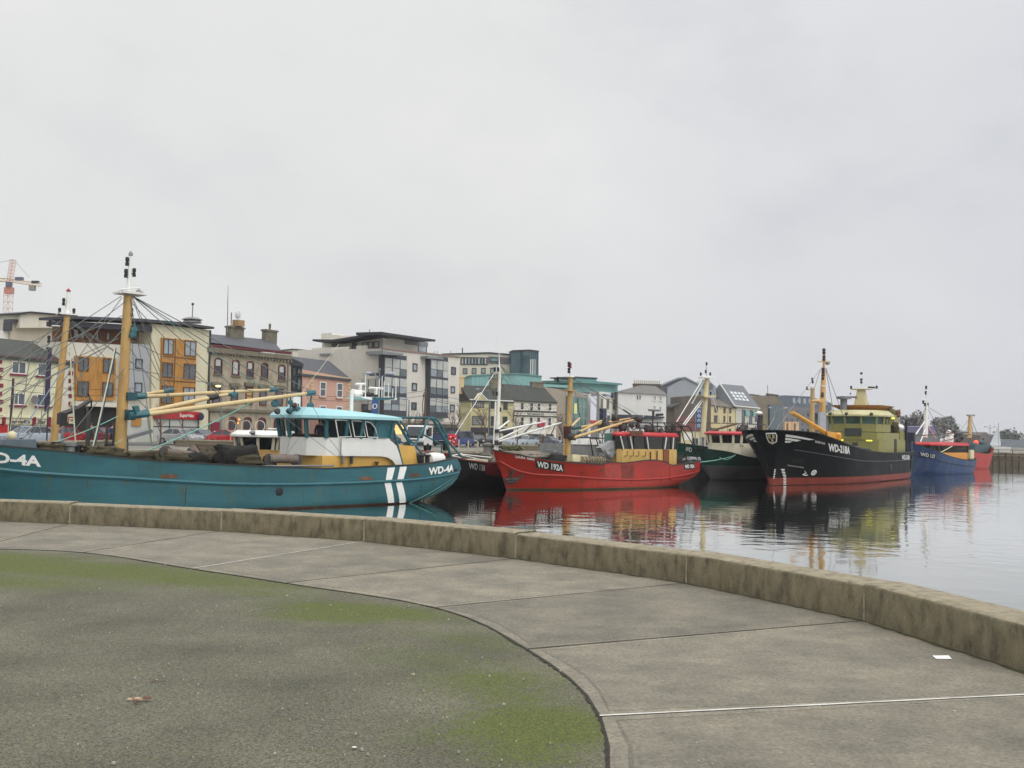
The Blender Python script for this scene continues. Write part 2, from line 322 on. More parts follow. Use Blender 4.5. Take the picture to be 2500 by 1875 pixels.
# tarmac
def tarmac_mat():
    m=bpy.data.materials.new('worn_tarmac'); m.use_nodes=True; n=m.node_tree.nodes; l=m.node_tree.links; b=n['Principled BSDF']
    t=n.new('ShaderNodeTexCoord')
    n1=n.new('ShaderNodeTexNoise'); n1.inputs['Scale'].default_value=1.1; n1.inputs['Detail'].default_value=5; l.new(t.outputs['Object'],n1.inputs[0])
    r1=ramp(n,l,n1.outputs[0],[(.3,lin((77,75,62))),(.5,lin((90,88,73))),(.72,lin((102,99,84)))],'LINEAR')
    v=n.new('ShaderNodeTexVoronoi'); v.inputs['Scale'].default_value=105; l.new(t.outputs['Object'],v.inputs[0])
    rv=ramp(n,l,v.outputs['Color'],[(.1,(.5,.5,.5)),(.45,(.95,.95,.95)),(.85,(1.3,1.3,1.28)),(.95,(1.35,1.35,1.33)),(.985,(2.2,2.2,2.2))],'LINEAR')
    n7=n.new('ShaderNodeTexNoise'); n7.inputs['Scale'].default_value=70; n7.inputs['Detail'].default_value=5; n7.inputs['Roughness'].default_value=.8; l.new(t.outputs['Object'],n7.inputs[0])
    r7=ramp(n,l,n7.outputs[0],[(.34,(.4,.4,.4)),(.5,(1,1,1)),(.66,(1.6,1.6,1.57))],'LINEAR')
    mA=n.new('ShaderNodeMix'); mA.data_type='RGBA'; mA.blend_type='MULTIPLY'; mA.inputs[0].default_value=1; l.new(rv.outputs[0],mA.inputs[6]); l.new(r7.outputs[0],mA.inputs[7])
    mx=n.new('ShaderNodeMix'); mx.data_type='RGBA'; mx.blend_type='MULTIPLY'; mx.inputs[0].default_value=1; l.new(r1.outputs[0],mx.inputs[6]); l.new(mA.outputs[2],mx.inputs[7])
    # moss: painted where it grows, broken up by noise
    at=n.new('ShaderNodeAttribute'); at.attribute_name='moss'
    n2=n.new('ShaderNodeTexNoise'); n2.inputs['Scale'].default_value=11; n2.inputs['Detail'].default_value=10; n2.inputs['Roughness'].default_value=.8; l.new(t.outputs['Object'],n2.inputs[0])
    n3=n.new('ShaderNodeTexNoise'); n3.inputs['Scale'].default_value=70; n3.inputs['Detail'].default_value=4; l.new(t.outputs['Object'],n3.inputs[0])
    ad=n.new('ShaderNodeMath'); ad.operation='MULTIPLY_ADD'; ad.inputs[1].default_value=1.35; l.new(at.outputs['Fac'],ad.inputs[0]); n2m=n.new('ShaderNodeMath'); n2m.operation='MULTIPLY'; n2m.inputs[1].default_value=2.6; l.new(n2.outputs[0],n2m.inputs[0]); l.new(n2m.outputs[0],ad.inputs[2])
    a3=n.new('ShaderNodeMath'); a3.operation='MULTIPLY_ADD'; a3.inputs[1].default_value=1.3; l.new(n3.outputs[0],a3.inputs[0]); l.new(ad.outputs[0],a3.inputs[2])
    rm=n.new('ShaderNodeMapRange'); rm.inputs[1].default_value=2.08; rm.inputs[2].default_value=2.85; rm.inputs[4].default_value=.9; l.new(a3.outputs[0],rm.inputs[0])
    cm=ramp(n,l,n3.outputs[0],[(.3,lin((46,54,14))),(.6,lin((84,94,24))),(.8,lin((112,118,44)))],'LINEAR')
    m5=n.new('ShaderNodeMix'); m5.data_type='RGBA'; l.new(rm.outputs[0],m5.inputs[0]); l.new(mx.outputs[2],m5.inputs[6]); l.new(cm.outputs[0],m5.inputs[7])
    l.new(m5.outputs[2],b.inputs['Base Color']); b.inputs['Roughness'].default_value=.9
    bp=n.new('ShaderNodeBump'); bp.inputs['Strength'].default_value=.6; bp.inputs['Distance'].default_value=.005; l.new(v.outputs['Distance'],bp.inputs['Height']); l.new(bp.outputs[0],b.inputs['Normal'])
    return m
def make_tarmac():
    edge=smooth_poly(G,8)
    # moss patches: centre on the ground, radii along and across, turn
    def gp(px,py): p=ground(px,py); return (p.x,p.y)
    patches=[(gp(880,1490),.8,.36,-.35,1.15),(gp(790,1505),.6,.26,-.3,.85),(gp(1200,1660),.5,.42,.2,.62),(gp(1320,1770),.42,.42,.9,1.2),(gp(1180,1790),.4,.22,.2,.6),(gp(1080,1610),.8,.4,-.5,.33),
      (gp(130,1385),2.4,.6,-.25,1.05),(gp(40,1420),1.2,.5,-.2,.6),(gp(420,1412),1.7,.45,-.3,.8),(gp(620,1445),.9,.28,-.4,.5),(gp(1290,1830),.3,.3,0,.7),(gp(1150,1560),.7,.3,-.6,.4),(gp(1250,1700),.5,.3,-.8,.55),(gp(-40,1360),1.4,.5,-.2,.9)]
    def moss(x,y):
        s=0
        for (cx,cy),ra,rb,an,amp in patches:
            dx,dy=x-cx,y-cy; u=dx*math.cos(an)+dy*math.sin(an); v=-dx*math.sin(an)+dy*math.cos(an)
            s=max(s,amp*math.exp(-(u*u/ra/ra+v*v/rb/rb)))
        return s
    # polar mesh, finer near the edge
    c=Vector((-6.5,4.5,0)); rows=[]; fr=[0,.2,.35,.45,.52,.58,.63,.67,.7,.73,.76,.785,.81,.83,.85,.865,.88,.895,.91,.925,.94,.955,.97,.985,1.0]
    dense=smooth_poly(G,16)
    mb=MB(); vs=[]
    for t in fr:
        for p in dense: q=c.lerp(p,t); vs.append((q.x,q.y,-.004+.004*0))
    n=len(dense); fs=[]
    for k in range(len(fr)-1):
        for i in range(n-1): fs.append((k*n+i,k*n+i+1,(k+1)*n+i+1,(k+1)*n+i))
    mb.add(vs,fs); o=mb.build('tarmac',tarmac_mat()); struct(o)
    at=o.data.attributes.new('moss','FLOAT','POINT')
    for i,v in enumerate(o.data.vertices): at.data[i].value=moss(v.co.x,v.co.y)
    return o
make_tarmac()
# dark weathered edge between tarmac and concrete
mb=MB(); e=smooth_poly(G,60); rnd=random.Random(5); pts=[]
for i,p in enumerate(e):
    d=(e[min(i+1,len(e)-1)]-e[max(i-1,0)]).normalized(); nn=Vector((-d.y,d.x,0)); nn = nn if nn.dot(CEN-p)>0 else -nn
    w0=.004+.018*rnd.random()+.022*max(0,noise.noise(p*2.2)); pts+=[p-nn*.012+Vector((0,0,.001)),p+nn*w0+Vector((0,0,.001))]
mb.add(pts,[(2*i,2*i+2,2*i+3,2*i+1) for i in range(len(e)-1)]); struct(mb.build('tarmac_edge',M('grit_edge',(52,48,40),.95,.6,30,bump=.8)))
# quay mass under the plaza
out=[p+(p-CEN).normalized()*.44 for p in WI]
poly=[(p.x,p.y) for p in out]+[(-5,-12),(-40,-12),(-40,17.6)]
MB().slab(poly[::-1],-3.2,-.03).build('plaza_quay',M('old_quay_concrete',(112,106,92),.9,.25,1.5,stain=(60,62,44)))['kind']='structure'
# low wall of cast blocks
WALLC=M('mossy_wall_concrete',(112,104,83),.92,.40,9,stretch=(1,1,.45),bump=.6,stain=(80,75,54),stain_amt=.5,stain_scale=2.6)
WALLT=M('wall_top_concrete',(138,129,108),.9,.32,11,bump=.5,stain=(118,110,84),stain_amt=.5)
wall=thing('low_wall','low curved concrete wall of mossy cast blocks along the water\'s edge of the plaza','wall',loc=(0,0,0))
HW=.33
for i in range(len(WI)-1):
    a,b=WI[i],WI[i+1]; d=(b-a).normalized(); nn=Vector((-d.y,d.x,0)); nn = nn if nn.dot(a-CEN)>0 else -nn
    a1=a+d*.008; b1=b-d*.008
    na=(WI[i]-CEN).normalized(); 
    oa=a1+ (nn)*.42 ; ob=b1+nn*.42
    oa=out[i]+d*.008; ob=out[i+1]-d*.008
    hz=HW+.01*((i*37)%3-1)
    mb=MB(); segs=12
    rings=[]
    rnd=random.Random(i+50)
    for k in range(segs+1):
        t=k/segs; p=a1.lerp(b1,t); q=oa.lerp(ob,t); w=(q-p).normalized(); L=(q-p).length; j=lambda s: Vector((0,0,(rnd.random()-.5)*s))
        rings.append([p+Vector((0,0,-.05)),p+Vector((0,0,.03))+w*.004,p+Vector((0,0,hz-.03)),p+w*.012+Vector((0,0,hz-.012))+j(.006),p+w*.035+Vector((0,0,hz))+j(.004),p+w*(L-.035)+Vector((0,0,hz)),p+w*(L-.01)+Vector((0,0,hz-.015)),p+w*L+Vector((0,0,hz-.04)),p+w*L+Vector((0,0,-.05))])
    mb.loft(rings); 
    nq=9
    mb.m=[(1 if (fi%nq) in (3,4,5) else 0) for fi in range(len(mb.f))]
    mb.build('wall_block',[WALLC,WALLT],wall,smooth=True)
mb=MB()
for i in range(1,len(WI)-1):
    p=WI[i]; q=out[i]; w=(q-p).normalized(); t=Vector((-w.y,w.x,0))
    mb.loft([[p-t*.011+Vector((0,0,z)),p+t*.011+Vector((0,0,z)),q+t*.014-w*.01+Vector((0,0,z)),q-t*.014-w*.01+Vector((0,0,z))] for z in (-.03,.30)])
mb.build('mortar_joint',M('wall_mortar',(146,138,120),.9,.35,14),wall)
# dark moss and grit gathered along the foot of the wall
mb=MB(); rnd=random.Random(8); fp=[]
for i in range(len(WI)-1):
    for k in range(26):
        p=WI[i].lerp(WI[i+1],k/26); nn=(CEN-p).normalized(); wd=.02+.05*rnd.random()**2+.03*max(0,noise.noise(p*1.3)); fp+=[p-nn*.02+Vector((0,0,.0075)),p+nn*wd+Vector((0,0,.0075))]
mb.add(fp,[(2*i,2*i+2,2*i+3,2*i+1) for i in range(len(fp)//2-1)]); struct(mb.build('wall_foot_moss',M('wall_foot_moss',(62,62,38),.95,.5,22,bump=.6)))
# litter
pp=ground(2300,1607,.006)
mb=MB(); rnd=random.Random(2)
mb.add([(-.055,-.03,.002),(.06,-.028,.003),(.062,.03,.016),(0,.04,.004),(-.06,.03,.012)],[(0,1,2,3,4)])
o=mb.build('paper_scrap',M('white_paper',(225,225,228),.8,.04,20)); o.location=pp; tag(o,'white scrap of paper lying on the concrete slab near the right end of the wall','litter')
def shell(px,py,s,lab):
    t=thing('shell_fragment',lab,'shell',loc=ground(px,py,0),group='broken shells on the tarmac'); rnd=random.Random(px)
    for k in range(6 if s>.05 else 3):
        c=Vector((rnd.uniform(-s,s)*1.2,rnd.uniform(-s,s)*.7,.010+.01*rnd.random())); r=s*rnd.uniform(.25,.55); a0=rnd.uniform(0,6)
        rings=[]
        for q,(f,h) in enumerate(((1.0,0),(.9,.35),(.55,.6),(.1,.7))): rings.append([c+Vector((r*f*math.cos(a0+j*.785)*(1+.25*math.sin(j*2.3+k)),r*f*.7*math.sin(a0+j*.785),r*h*.8-.004)) for j in range(8)])
        MB().loft(rings).build('shell_half',M('shell_brown' if k%3 else 'shell_pale',(98,66,52) if k%3 else (176,152,124),.7,.35,40),t,smooth=True)
shell(328,1714,.055,'larger cluster of broken brown shells on the tarmac at lower left')
shell(376,1664,.032,'small pinkish broken shell on the tarmac just beyond the larger cluster')
for px,py,s in [(865,1827,.012),(700,1455,.009)]:
    o=MB().ball((0,0,.006),s,7,4,(1.2,.8,.35)).build('pebble',M('pale_pebble',(205,203,196),.7,.1,20),None,True); o.location=ground(px,py); o['group']='white pebbles on the tarmac'
    tag(o,'small white pebble on the bare tarmac at the bottom of the view' if px==865 else 'small white pebble on the tarmac near the slab edge','pebble')
# pale grit and shell crumbs strewn over tarmac and slabs
mb=MB(); rnd=random.Random(31)
for _ in range(300):
    px=rnd.uniform(0,2480); py=rnd.uniform(1300,1870); p=ground(px,py,.009)
    k=max(range(len(WI)),key=lambda i:-(WI[i]-p).length)
    if (p-CEN).length>(WI[k]-CEN).length-.15: continue
    s_=rnd.uniform(.0025,.0065)*(1.6 if rnd.random()<.06 else 1); a=rnd.uniform(0,6.28); ring=[(p.x+s_*rnd.uniform(.6,1.2)*math.cos(a+j*1.257),p.y+s_*rnd.uniform(.6,1.2)*math.sin(a+j*1.257)) for j in range(5)]
    mb.slab(ring,.003,.009+s_*.5)
o=mb.build('grit',M('pale_grit',(164,160,148),.8,.2,40)); o['kind']='stuff'
# ---- far side: town quay
QL=[(-120,-35.5),(-60,27.5),(-20,67.8),(20,108.2),(60,148.4),(74,163),(80,187),(150,193),(900,201)]
land=[(x,y) for x,y in QL]+[(2400,700),(2400,4000),(-900,4000),(-900,-35)]
PAVE=M('town_paving',(118,114,104),.85,.2,.25,stain=(86,84,74),stain_amt=.5)
MB().slab(land[::-1],-3.0,0.0).build('town_ground',PAVE)['kind']='structure'
# the road behind the promenade
rd=[(-75,45),(-42,80),(-8,118),(34,165),(110,262),(180,340)]
mb=MB(); wv=5.5
for i,(x,y) in enumerate(rd):
    a=Vector((rd[max(i-1,0)][0],rd[max(i-1,0)][1],0)); b=Vector((rd[min(i+1,len(rd)-1)][0],rd[min(i+1,len(rd)-1)][1],0)); d=(b-a).normalized(); nn=Vector((-d.y,d.x,0))
    p=Vector((x,y,0)); mb.v+= [tuple(p-nn*wv+Vector((0,0,.006))),tuple(p+nn*wv+Vector((0,0,.006)))]
mb.f=[(2*i,2*i+2,2*i+3,2*i+1) for i in range(len(rd)-1)]; mb.m=[0]*len(mb.f)
mb.build('road',M('road_asphalt',(72,72,72),.85,.15,.6))['kind']='structure'
# timber-and-concrete face of the quay wall
QW=M('quay_wall_face',(92,84,70),.9,.25,.8,stain=(50,52,38),stain_amt=.7)
qt=thing('quay_wall','long grey quay wall with a kerbed coping behind the moored boats','quay wall',loc=(0,0,0))
mb=MB(); cp=MB()
for i in range(len(QL)-1):
    a=Vector((*QL[i],0)); b=Vector((*QL[i+1],0)); d=(b-a).normalized(); nn=Vector((d.y,-d.x,0))
    mb.loft([[p+nn*.25+Vector((0,0,-3)),p-nn*.3+Vector((0,0,-3)),p-nn*.3+Vector((0,0,-.06)),p+nn*.25+Vector((0,0,-.06))] for p in (a,b)])
    cp.loft([[p+nn*.32+Vector((0,0,-.05)),p-nn*.5+Vector((0,0,-.05)),p-nn*.5+Vector((0,0,.14)),p+nn*.32+Vector((0,0,.14))] for p in (a,b)])
mb.build('face',QW,qt); cp.build('coping',M('coping_concrete',(150,142,124),.85,.2,.5,stain=(100,96,80)),qt)
# far hills
def hill(name,pts,y,depth,mat):
    mb=MB(); n=len(pts)
    for x,h in pts: pass
    rows=[]
    for k,(dy,f,b) in enumerate([(0,.0,-6),(depth*.3,.75,0),(depth*.5,1.0,0),(depth,.0,-6)]):
        rows.append([(x,y+dy,h*f+b) for x,h in pts])
    mb.loft([[r[i] for r in rows] for i in range(n)]); o=mb.build(name,mat,None,True); struct(o)
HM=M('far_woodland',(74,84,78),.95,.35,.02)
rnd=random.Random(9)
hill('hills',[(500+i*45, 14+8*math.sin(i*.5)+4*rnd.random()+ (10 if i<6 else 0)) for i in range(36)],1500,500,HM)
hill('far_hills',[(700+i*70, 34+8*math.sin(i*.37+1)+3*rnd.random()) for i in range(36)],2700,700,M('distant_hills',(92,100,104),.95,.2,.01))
# ================================================================== boats
class Hull:
    def __init__(h, fr, stem, stern, sheer, bd, bw, p=.8, bul=.9, zb=-.9):
        h.fr=fr; h.st=stem; h.se=stern; h.shp=sheer; h.bdp=bd; h.bwp=bw; h.p=p; h.bul=bul; h.zb=zb
    def sheer(h,x): return interp(h.shp,x)
    def hb(h,x,z):
        xs=interp(h.st,z); xe=interp(h.se,z); s=min(1,max(0,(x-xs)/(xe-xs))); zs=h.sheer(x)
        w=max(0,interp(h.bwp,s)); d=max(0,interp(h.bdp,s))
        if z<0: return w*max(.1,1+.3*z)
        return w+(d-w)*min(1.1,max(0,z/max(zs,.4)))**h.p
    def hit(h, px, py):
        """where the line of sight through a picture point meets the hull plating"""
        o=h.fr.loc(EYE); d=h.fr.ldir(ray(px,py)).normalized()
        t=max(0,o.length-45); n=0
        def inside(q): return interp(h.st,q.z)-.02<=q.x<=interp(h.se,q.z)+.02 and -1<q.z<h.sheer(q.x)+.35 and abs(q.y)<=h.hb(q.x,q.z)
        while n<900 and not inside(o+d*t): t+=.1; n+=1
        if n>=900: return h.fr.P(px,py,-max(x for _,x in h.bdp))
        a,b=t-.1,t
        for _ in range(12):
            m=(a+b)/2
            if inside(o+d*m): b=m
            else: a=m
        return o+d*b
    def side(h,x,z,off=.02,sgn=-1): return (x, sgn*(h.hb(x,z)+off), z)
    def build(h, root, mat, deckmat, railmat, ns=56, nv=11, innermat=None):
        S_=[ (i/ns) for i in range(ns+1)]; S_=[.5*(s**1.5)+.5*s for s in S_]
        def rows(sgn, off=0, bottom=None):
            out=[]
            for s in S_:
                zt=h.shp[0][1]
                for _ in range(4):
                    x=interp(h.st,zt)*(1-s)+interp(h.se,zt)*s; zt=h.sheer(x)
                col=[]; z0=h.zb if bottom is None else zt-bottom
                for k in range(nv+1):
                    z=z0+(zt-z0)*k/nv; xs=interp(h.st,z); xe=interp(h.se,z); x=xs+(xe-xs)*s
                    col.append((x, sgn*max(.0,h.hb(x,z)-off), z))
                out.append(col)
            return out
        def grid(mb, c, flip=False):
            n=len(c[0]); vs=[p for col in c for p in col]
            mb.add(vs,[(i*n+k,(i+1)*n+k,(i+1)*n+k+1,i*n+k+1) for i in range(len(c)-1) for k in range(n-1)])
        P=rows(-1); Q=rows(1); mb=MB(); grid(mb,P); grid(mb,Q)
        n=nv+1
        for A,B in ((P[-1],Q[-1]),(P[0],Q[0])):
            mb.add(A+B,[(k,k+1,n+k+1,n+k) for k in range(n-1)])
        mb.add(list(p[0] for p in P)+list(q[0] for q in Q),[(i,i+1,len(P)+i+1,len(P)+i) for i in range(len(P)-1)])
        o=mb.build('hull',mat,root,True)
        # inside of the bulwark, deck
        mi=MB(); a=rows(-1,.09,h.bul); b=rows(1,.09,h.bul); mi.mi=0; grid(mi,a); grid(mi,b)
        mi.add(a[-1]+b[-1],[(k,k+1,n+k+1,n+k) for k in range(n-1)])
        mi.mi=1; mi.add([c[0] for c in a]+[c[0] for c in b],[(i,i+1,len(a)+i+1,len(a)+i) for i in range(len(a)-1)])
        mi.build('deck',[innermat or mat,deckmat],root)
        mr=MB()
        for sg,c in ((-1,P),(1,Q)):
            rings=[]
            for col in c:
                x,y,z=col[-1]; yi=sg*max(0,abs(y)-.13); yo=y+sg*.03
                rings.append([(x,yo,z-.02),(x,yo,z+.05),(x,yi,z+.05),(x,yi,z-.02)])
            mr.loft(rings)
        x,y,z=P[-1][-1]; mr.box(x-.12,x+.04,y,-y,z-.02,z+.05)
        mr.build('gunwale',railmat,root); h.P=P; return o
    def band(h, root, name, mat, zx, r=.06, off=.0, both=True, seg=6):
        """a rubbing strake following points (x,z)"""
        mb=MB(); x0,x1=zx[0][0],zx[-1][0]
        for sg in ((-1,1) if both else (-1,)):
            pts=[]
            for i in range(41):
                x=x0+(x1-x0)*i/40; z=interp(zx,x); pts.append(h.side(x,z,off,sg))
            mb.tube(pts,r,seg)
        return mb.build(name,mat,root,True)
    def patch(h, root, pix, mat, name='stripe', off=.012, mirror=False, local=None, cuts=5):
        """painted area on the plating, outlined by picture points or local (x,z)"""
        pts=local or [(lambda q:(q.x,q.z))(h.hit(*p)) for p in pix]
        o=None
        for sg in ((-1,1) if mirror else (-1,)):
            bm=bmesh.new(); f=bm.faces.new([bm.verts.new((x,0,z)) for x,z in pts])
            bmesh.ops.triangulate(bm,faces=[f]); bmesh.ops.subdivide_edges(bm,edges=bm.edges[:],cuts=cuts,use_grid_fill=True)
            for v in bm.verts: v.co=Vector(h.side(v.co.x,v.co.z,off,sg))
            mb=MB(); bm.verts.index_update(); mb.add([v.co for v in bm.verts],[[v.index for v in f.verts] for f in bm.faces]); bm.free()
            o=mb.build(name,mat,root)
        return o
    def text(h, root, body, pa, pb, hpx, mat, off=.03, name='lettering', bold=.02, sgn=-1, slant=0):
        a=h.hit(*pa); b=h.hit(*pb); c=h.hit(pa[0]+slant,pa[1]-hpx); d=h.hit(pb[0]+slant,pb[1]-hpx)
        vs,fs=txt(body,bold); mb=MB(); V=[]
        for u,v in vs:
            q=a.lerp(b,u).lerp(c.lerp(d,u),v); V.append(h.side(q.x,q.z,off,sgn))
        mb.add(V,fs)
        return mb.build(name,mat,root)
def cabin(root, plan, z0, zs, zh, zr, mats, over=.25, lean=.0, roof_h=.18, pane_skip=(), pr=.06, name='wheelhouse', crown=.5, inset=.04, roofname='roof', rslope=0.0):
    """plan: (x,y) ring. walls up to zs, pillars and panes to zh, roof to zr"""
    wall,pil,glass,roofm=mats
    cx=sum(p[0] for p in plan)/len(plan); cy=sum(p[1] for p in plan)/len(plan)
    def off(p,d): v=Vector((p[0]-cx,p[1]-cy)); L=v.length; v=v*((L+d)/L); return (cx+v.x,cy+v.y)
    mb=MB(); mb.slab(plan,z0,zs); body=mb.build(name,wall,root)
    top=[off(p,lean) for p in plan]
    n=len(plan)
    for i in range(n):
        MB().tube([(*plan[i],zs-.02),(*top[i],zh)],pr,6).build('pillar',pil,body)
        if i in pane_skip:
            a,b=plan[i],plan[(i+1)%n]; c,d=top[(i+1)%n],top[i]
            MB().loft([[(*a,zs),(*b,zs),(*c,zh),(*d,zh)],[(*off(a,-.06),zs),(*off(b,-.06),zs),(*off(c,-.06),zh),(*off(d,-.06),zh)]]).build('panel',pil,body); continue
        a,b=off(plan[i],-inset),off(plan[(i+1)%n],-inset); c,d=off(top[(i+1)%n],-inset),off(top[i],-inset)
        MB().loft([[(*a,zs),(*b,zs),(*c,zh),(*d,zh)],[(*off(a,-.02),zs),(*off(b,-.02),zs),(*off(c,-.02),zh),(*off(d,-.02),zh)]]).build('window',glass,body)
    mb=MB(); r0=[(*off(p,lean+.02),zh) for p in plan]; r1=[(*off(p,lean+over),zh+.05) for p in plan]; r2=[(*off(p,lean+over),zh+.05+roof_h*.4) for p in plan]; xm=min(p[0] for p in plan); r3=[(q[0],q[1],zr-rslope*(q[0]-xm)) for q in (off(p,lean+over*crown-.15) for p in plan)]
    mb.loft([r0,r1,r2,r3]); mb.build(roofname,roofm,body)
    return body
def lamp_unit(root, p, r, mat, hgt=.4):
    return MB().lathe(p,[(r*.6,0),(r,.02),(r,hgt*.4),(r*.7,hgt*.45),(r*.7,hgt*.55),(r,hgt*.6),(r,hgt),(r*.5,hgt+.03)],8).build('signal_lamp',mat,root,True)
def block(root, p, r, mat):
    """hanging pulley block"""
    mb=MB(); p=Vector(p); mb.lathe(p-Vector((0,.07,0)),[(r*.5,0),(r,.02),(r,.12),(r*.5,.14)],10,'y'); mb.tube([p+Vector((0,0,r)),p+Vector((0,0,r*2.2))],.04,5)
    return mb.build('pulley_block',mat,root)
WHITE=M('white_paint',(222,222,218),.45,.06,3,stain=(186,170,140),stain_amt=.35); CREAMY=M('mast_buff',(178,146,88),.5,.12,2,stain=(150,100,50),stain_amt=.5)
BOOMY=M('boom_cream',(198,177,132),.5,.08,2,stain=(170,130,80),stain_amt=.4)
BLACK=M('black_fittings',(24,24,27),.5,.2,4); STEEL=M('galvanised_steel',(122,124,124),.45,.15,3,metal=.3,stain=(120,90,66),stain_amt=.4); DARKST=M('dark_steel',(60,58,56),.6,.25,3,stain=(96,62,40),stain_amt=.5)
WIREM=M('wire_rope',(104,110,106),.6,.1,4); ROPEG=M('green_rope',(126,182,166),.8,.1,6); ROPEW=M('pale_rope',(196,200,170),.8,.12,6)
DECKM=M('deck_grey',(104,100,92),.8,.2,1.5,stain=(80,70,56)); RUST=M('rusty_steel',(104,74,54),.8,.3,3,stain=(60,42,32),stain_amt=.7)
LETW=M('white_lettering',(226,226,222),.5,.05,6); NETM=M('tarred_net',(30,29,25),.95,.6,9,bump=1.0); NETG=M('brown_net',(70,64,44),.95,.5,14,bump=1.0)
BGL=GLASS('cabin_glass',(18,22,22),.06,.92); SEETHRU=GLASS('clear_cabin_glass',(40,46,46),.05,.16)
def heap(root, c, sx, sy, sz, mat, seed, name='net_heap', amp=.35, sub=24):
    rnd=random.Random(seed); rings=[]; c=Vector(c)
    sub=max(sub,20)
    for k in range(15):
        a=-math.pi/2+math.pi*k/14; ring=[]
        for i in range(sub):
            b=2*math.pi*i/sub; v=Vector((math.cos(a)*math.cos(b),math.cos(a)*math.sin(b),math.sin(a)))
            f=1+amp*noise.noise(v*1.7+Vector((seed*3.1,0,0)))+amp*.5*noise.noise(v*4.3+Vector((seed,2,0)))+amp*.35*noise.noise(v*9+Vector((0,seed,0)))
            ex=.7; q=Vector((sx*math.copysign(abs(v.x)**ex,v.x),sy*math.copysign(abs(v.y)**ex,v.y),sz*math.copysign(abs(v.z)**ex,v.z)))*f
            ring.append(c+q)
        rings.append(ring)
    o=MB().loft(rings).build(name,mat,root); o.data.shade_smooth(); return o
def beam_trawl(root, a, b, r, mat):
    """steel beam with shoes at the ends, lying along the rail"""
    a=Vector(a); b=Vector(b); d=(b-a).normalized()
    o=MB().tube([a,b],r,10).build('trawl_beam',mat,root,True)
    for p in (a,b):
        mb=MB(); mb.prism([(p.x+.3*math.cos(t),p.z-.05+.3*math.sin(t)) for t in [k*math.pi/5 for k in range(10)]],p.y-.08,p.y+.08); mb.build('trawl_shoe',DARKST,o)
    return o
def mast(root, base, top, r0, r1, mat, name='mast'):
    return MB().tube([base,Vector(base).lerp(Vector(top),.5),top],[r0,(r0+r1)/2,r1],12).build(name,mat,root,True)
def boom(root, a, b, r, mat, endmat=None, fit=None, taper=.7):
    r*=.86
    a=Vector(a); b=Vector(b); o=MB().tube([a,a.lerp(b,.3),a.lerp(b,.7),b],[r*.9,r,r,r*taper],10).build('boom',mat,root,True)
    if endmat:
        d=(b-a).normalized(); MB().tube([b-d*.4,b,b+d*.12],[r*1.15,r*1.25,r*1.15],8).build('boom_end',endmat,o,True)
    if fit:
        d=(b-a).normalized(); MB().tube([a-d*.1,a+d*.8],[r*1.25,r*1.15],8).build('boom_heel',fit,o,True)
    return o
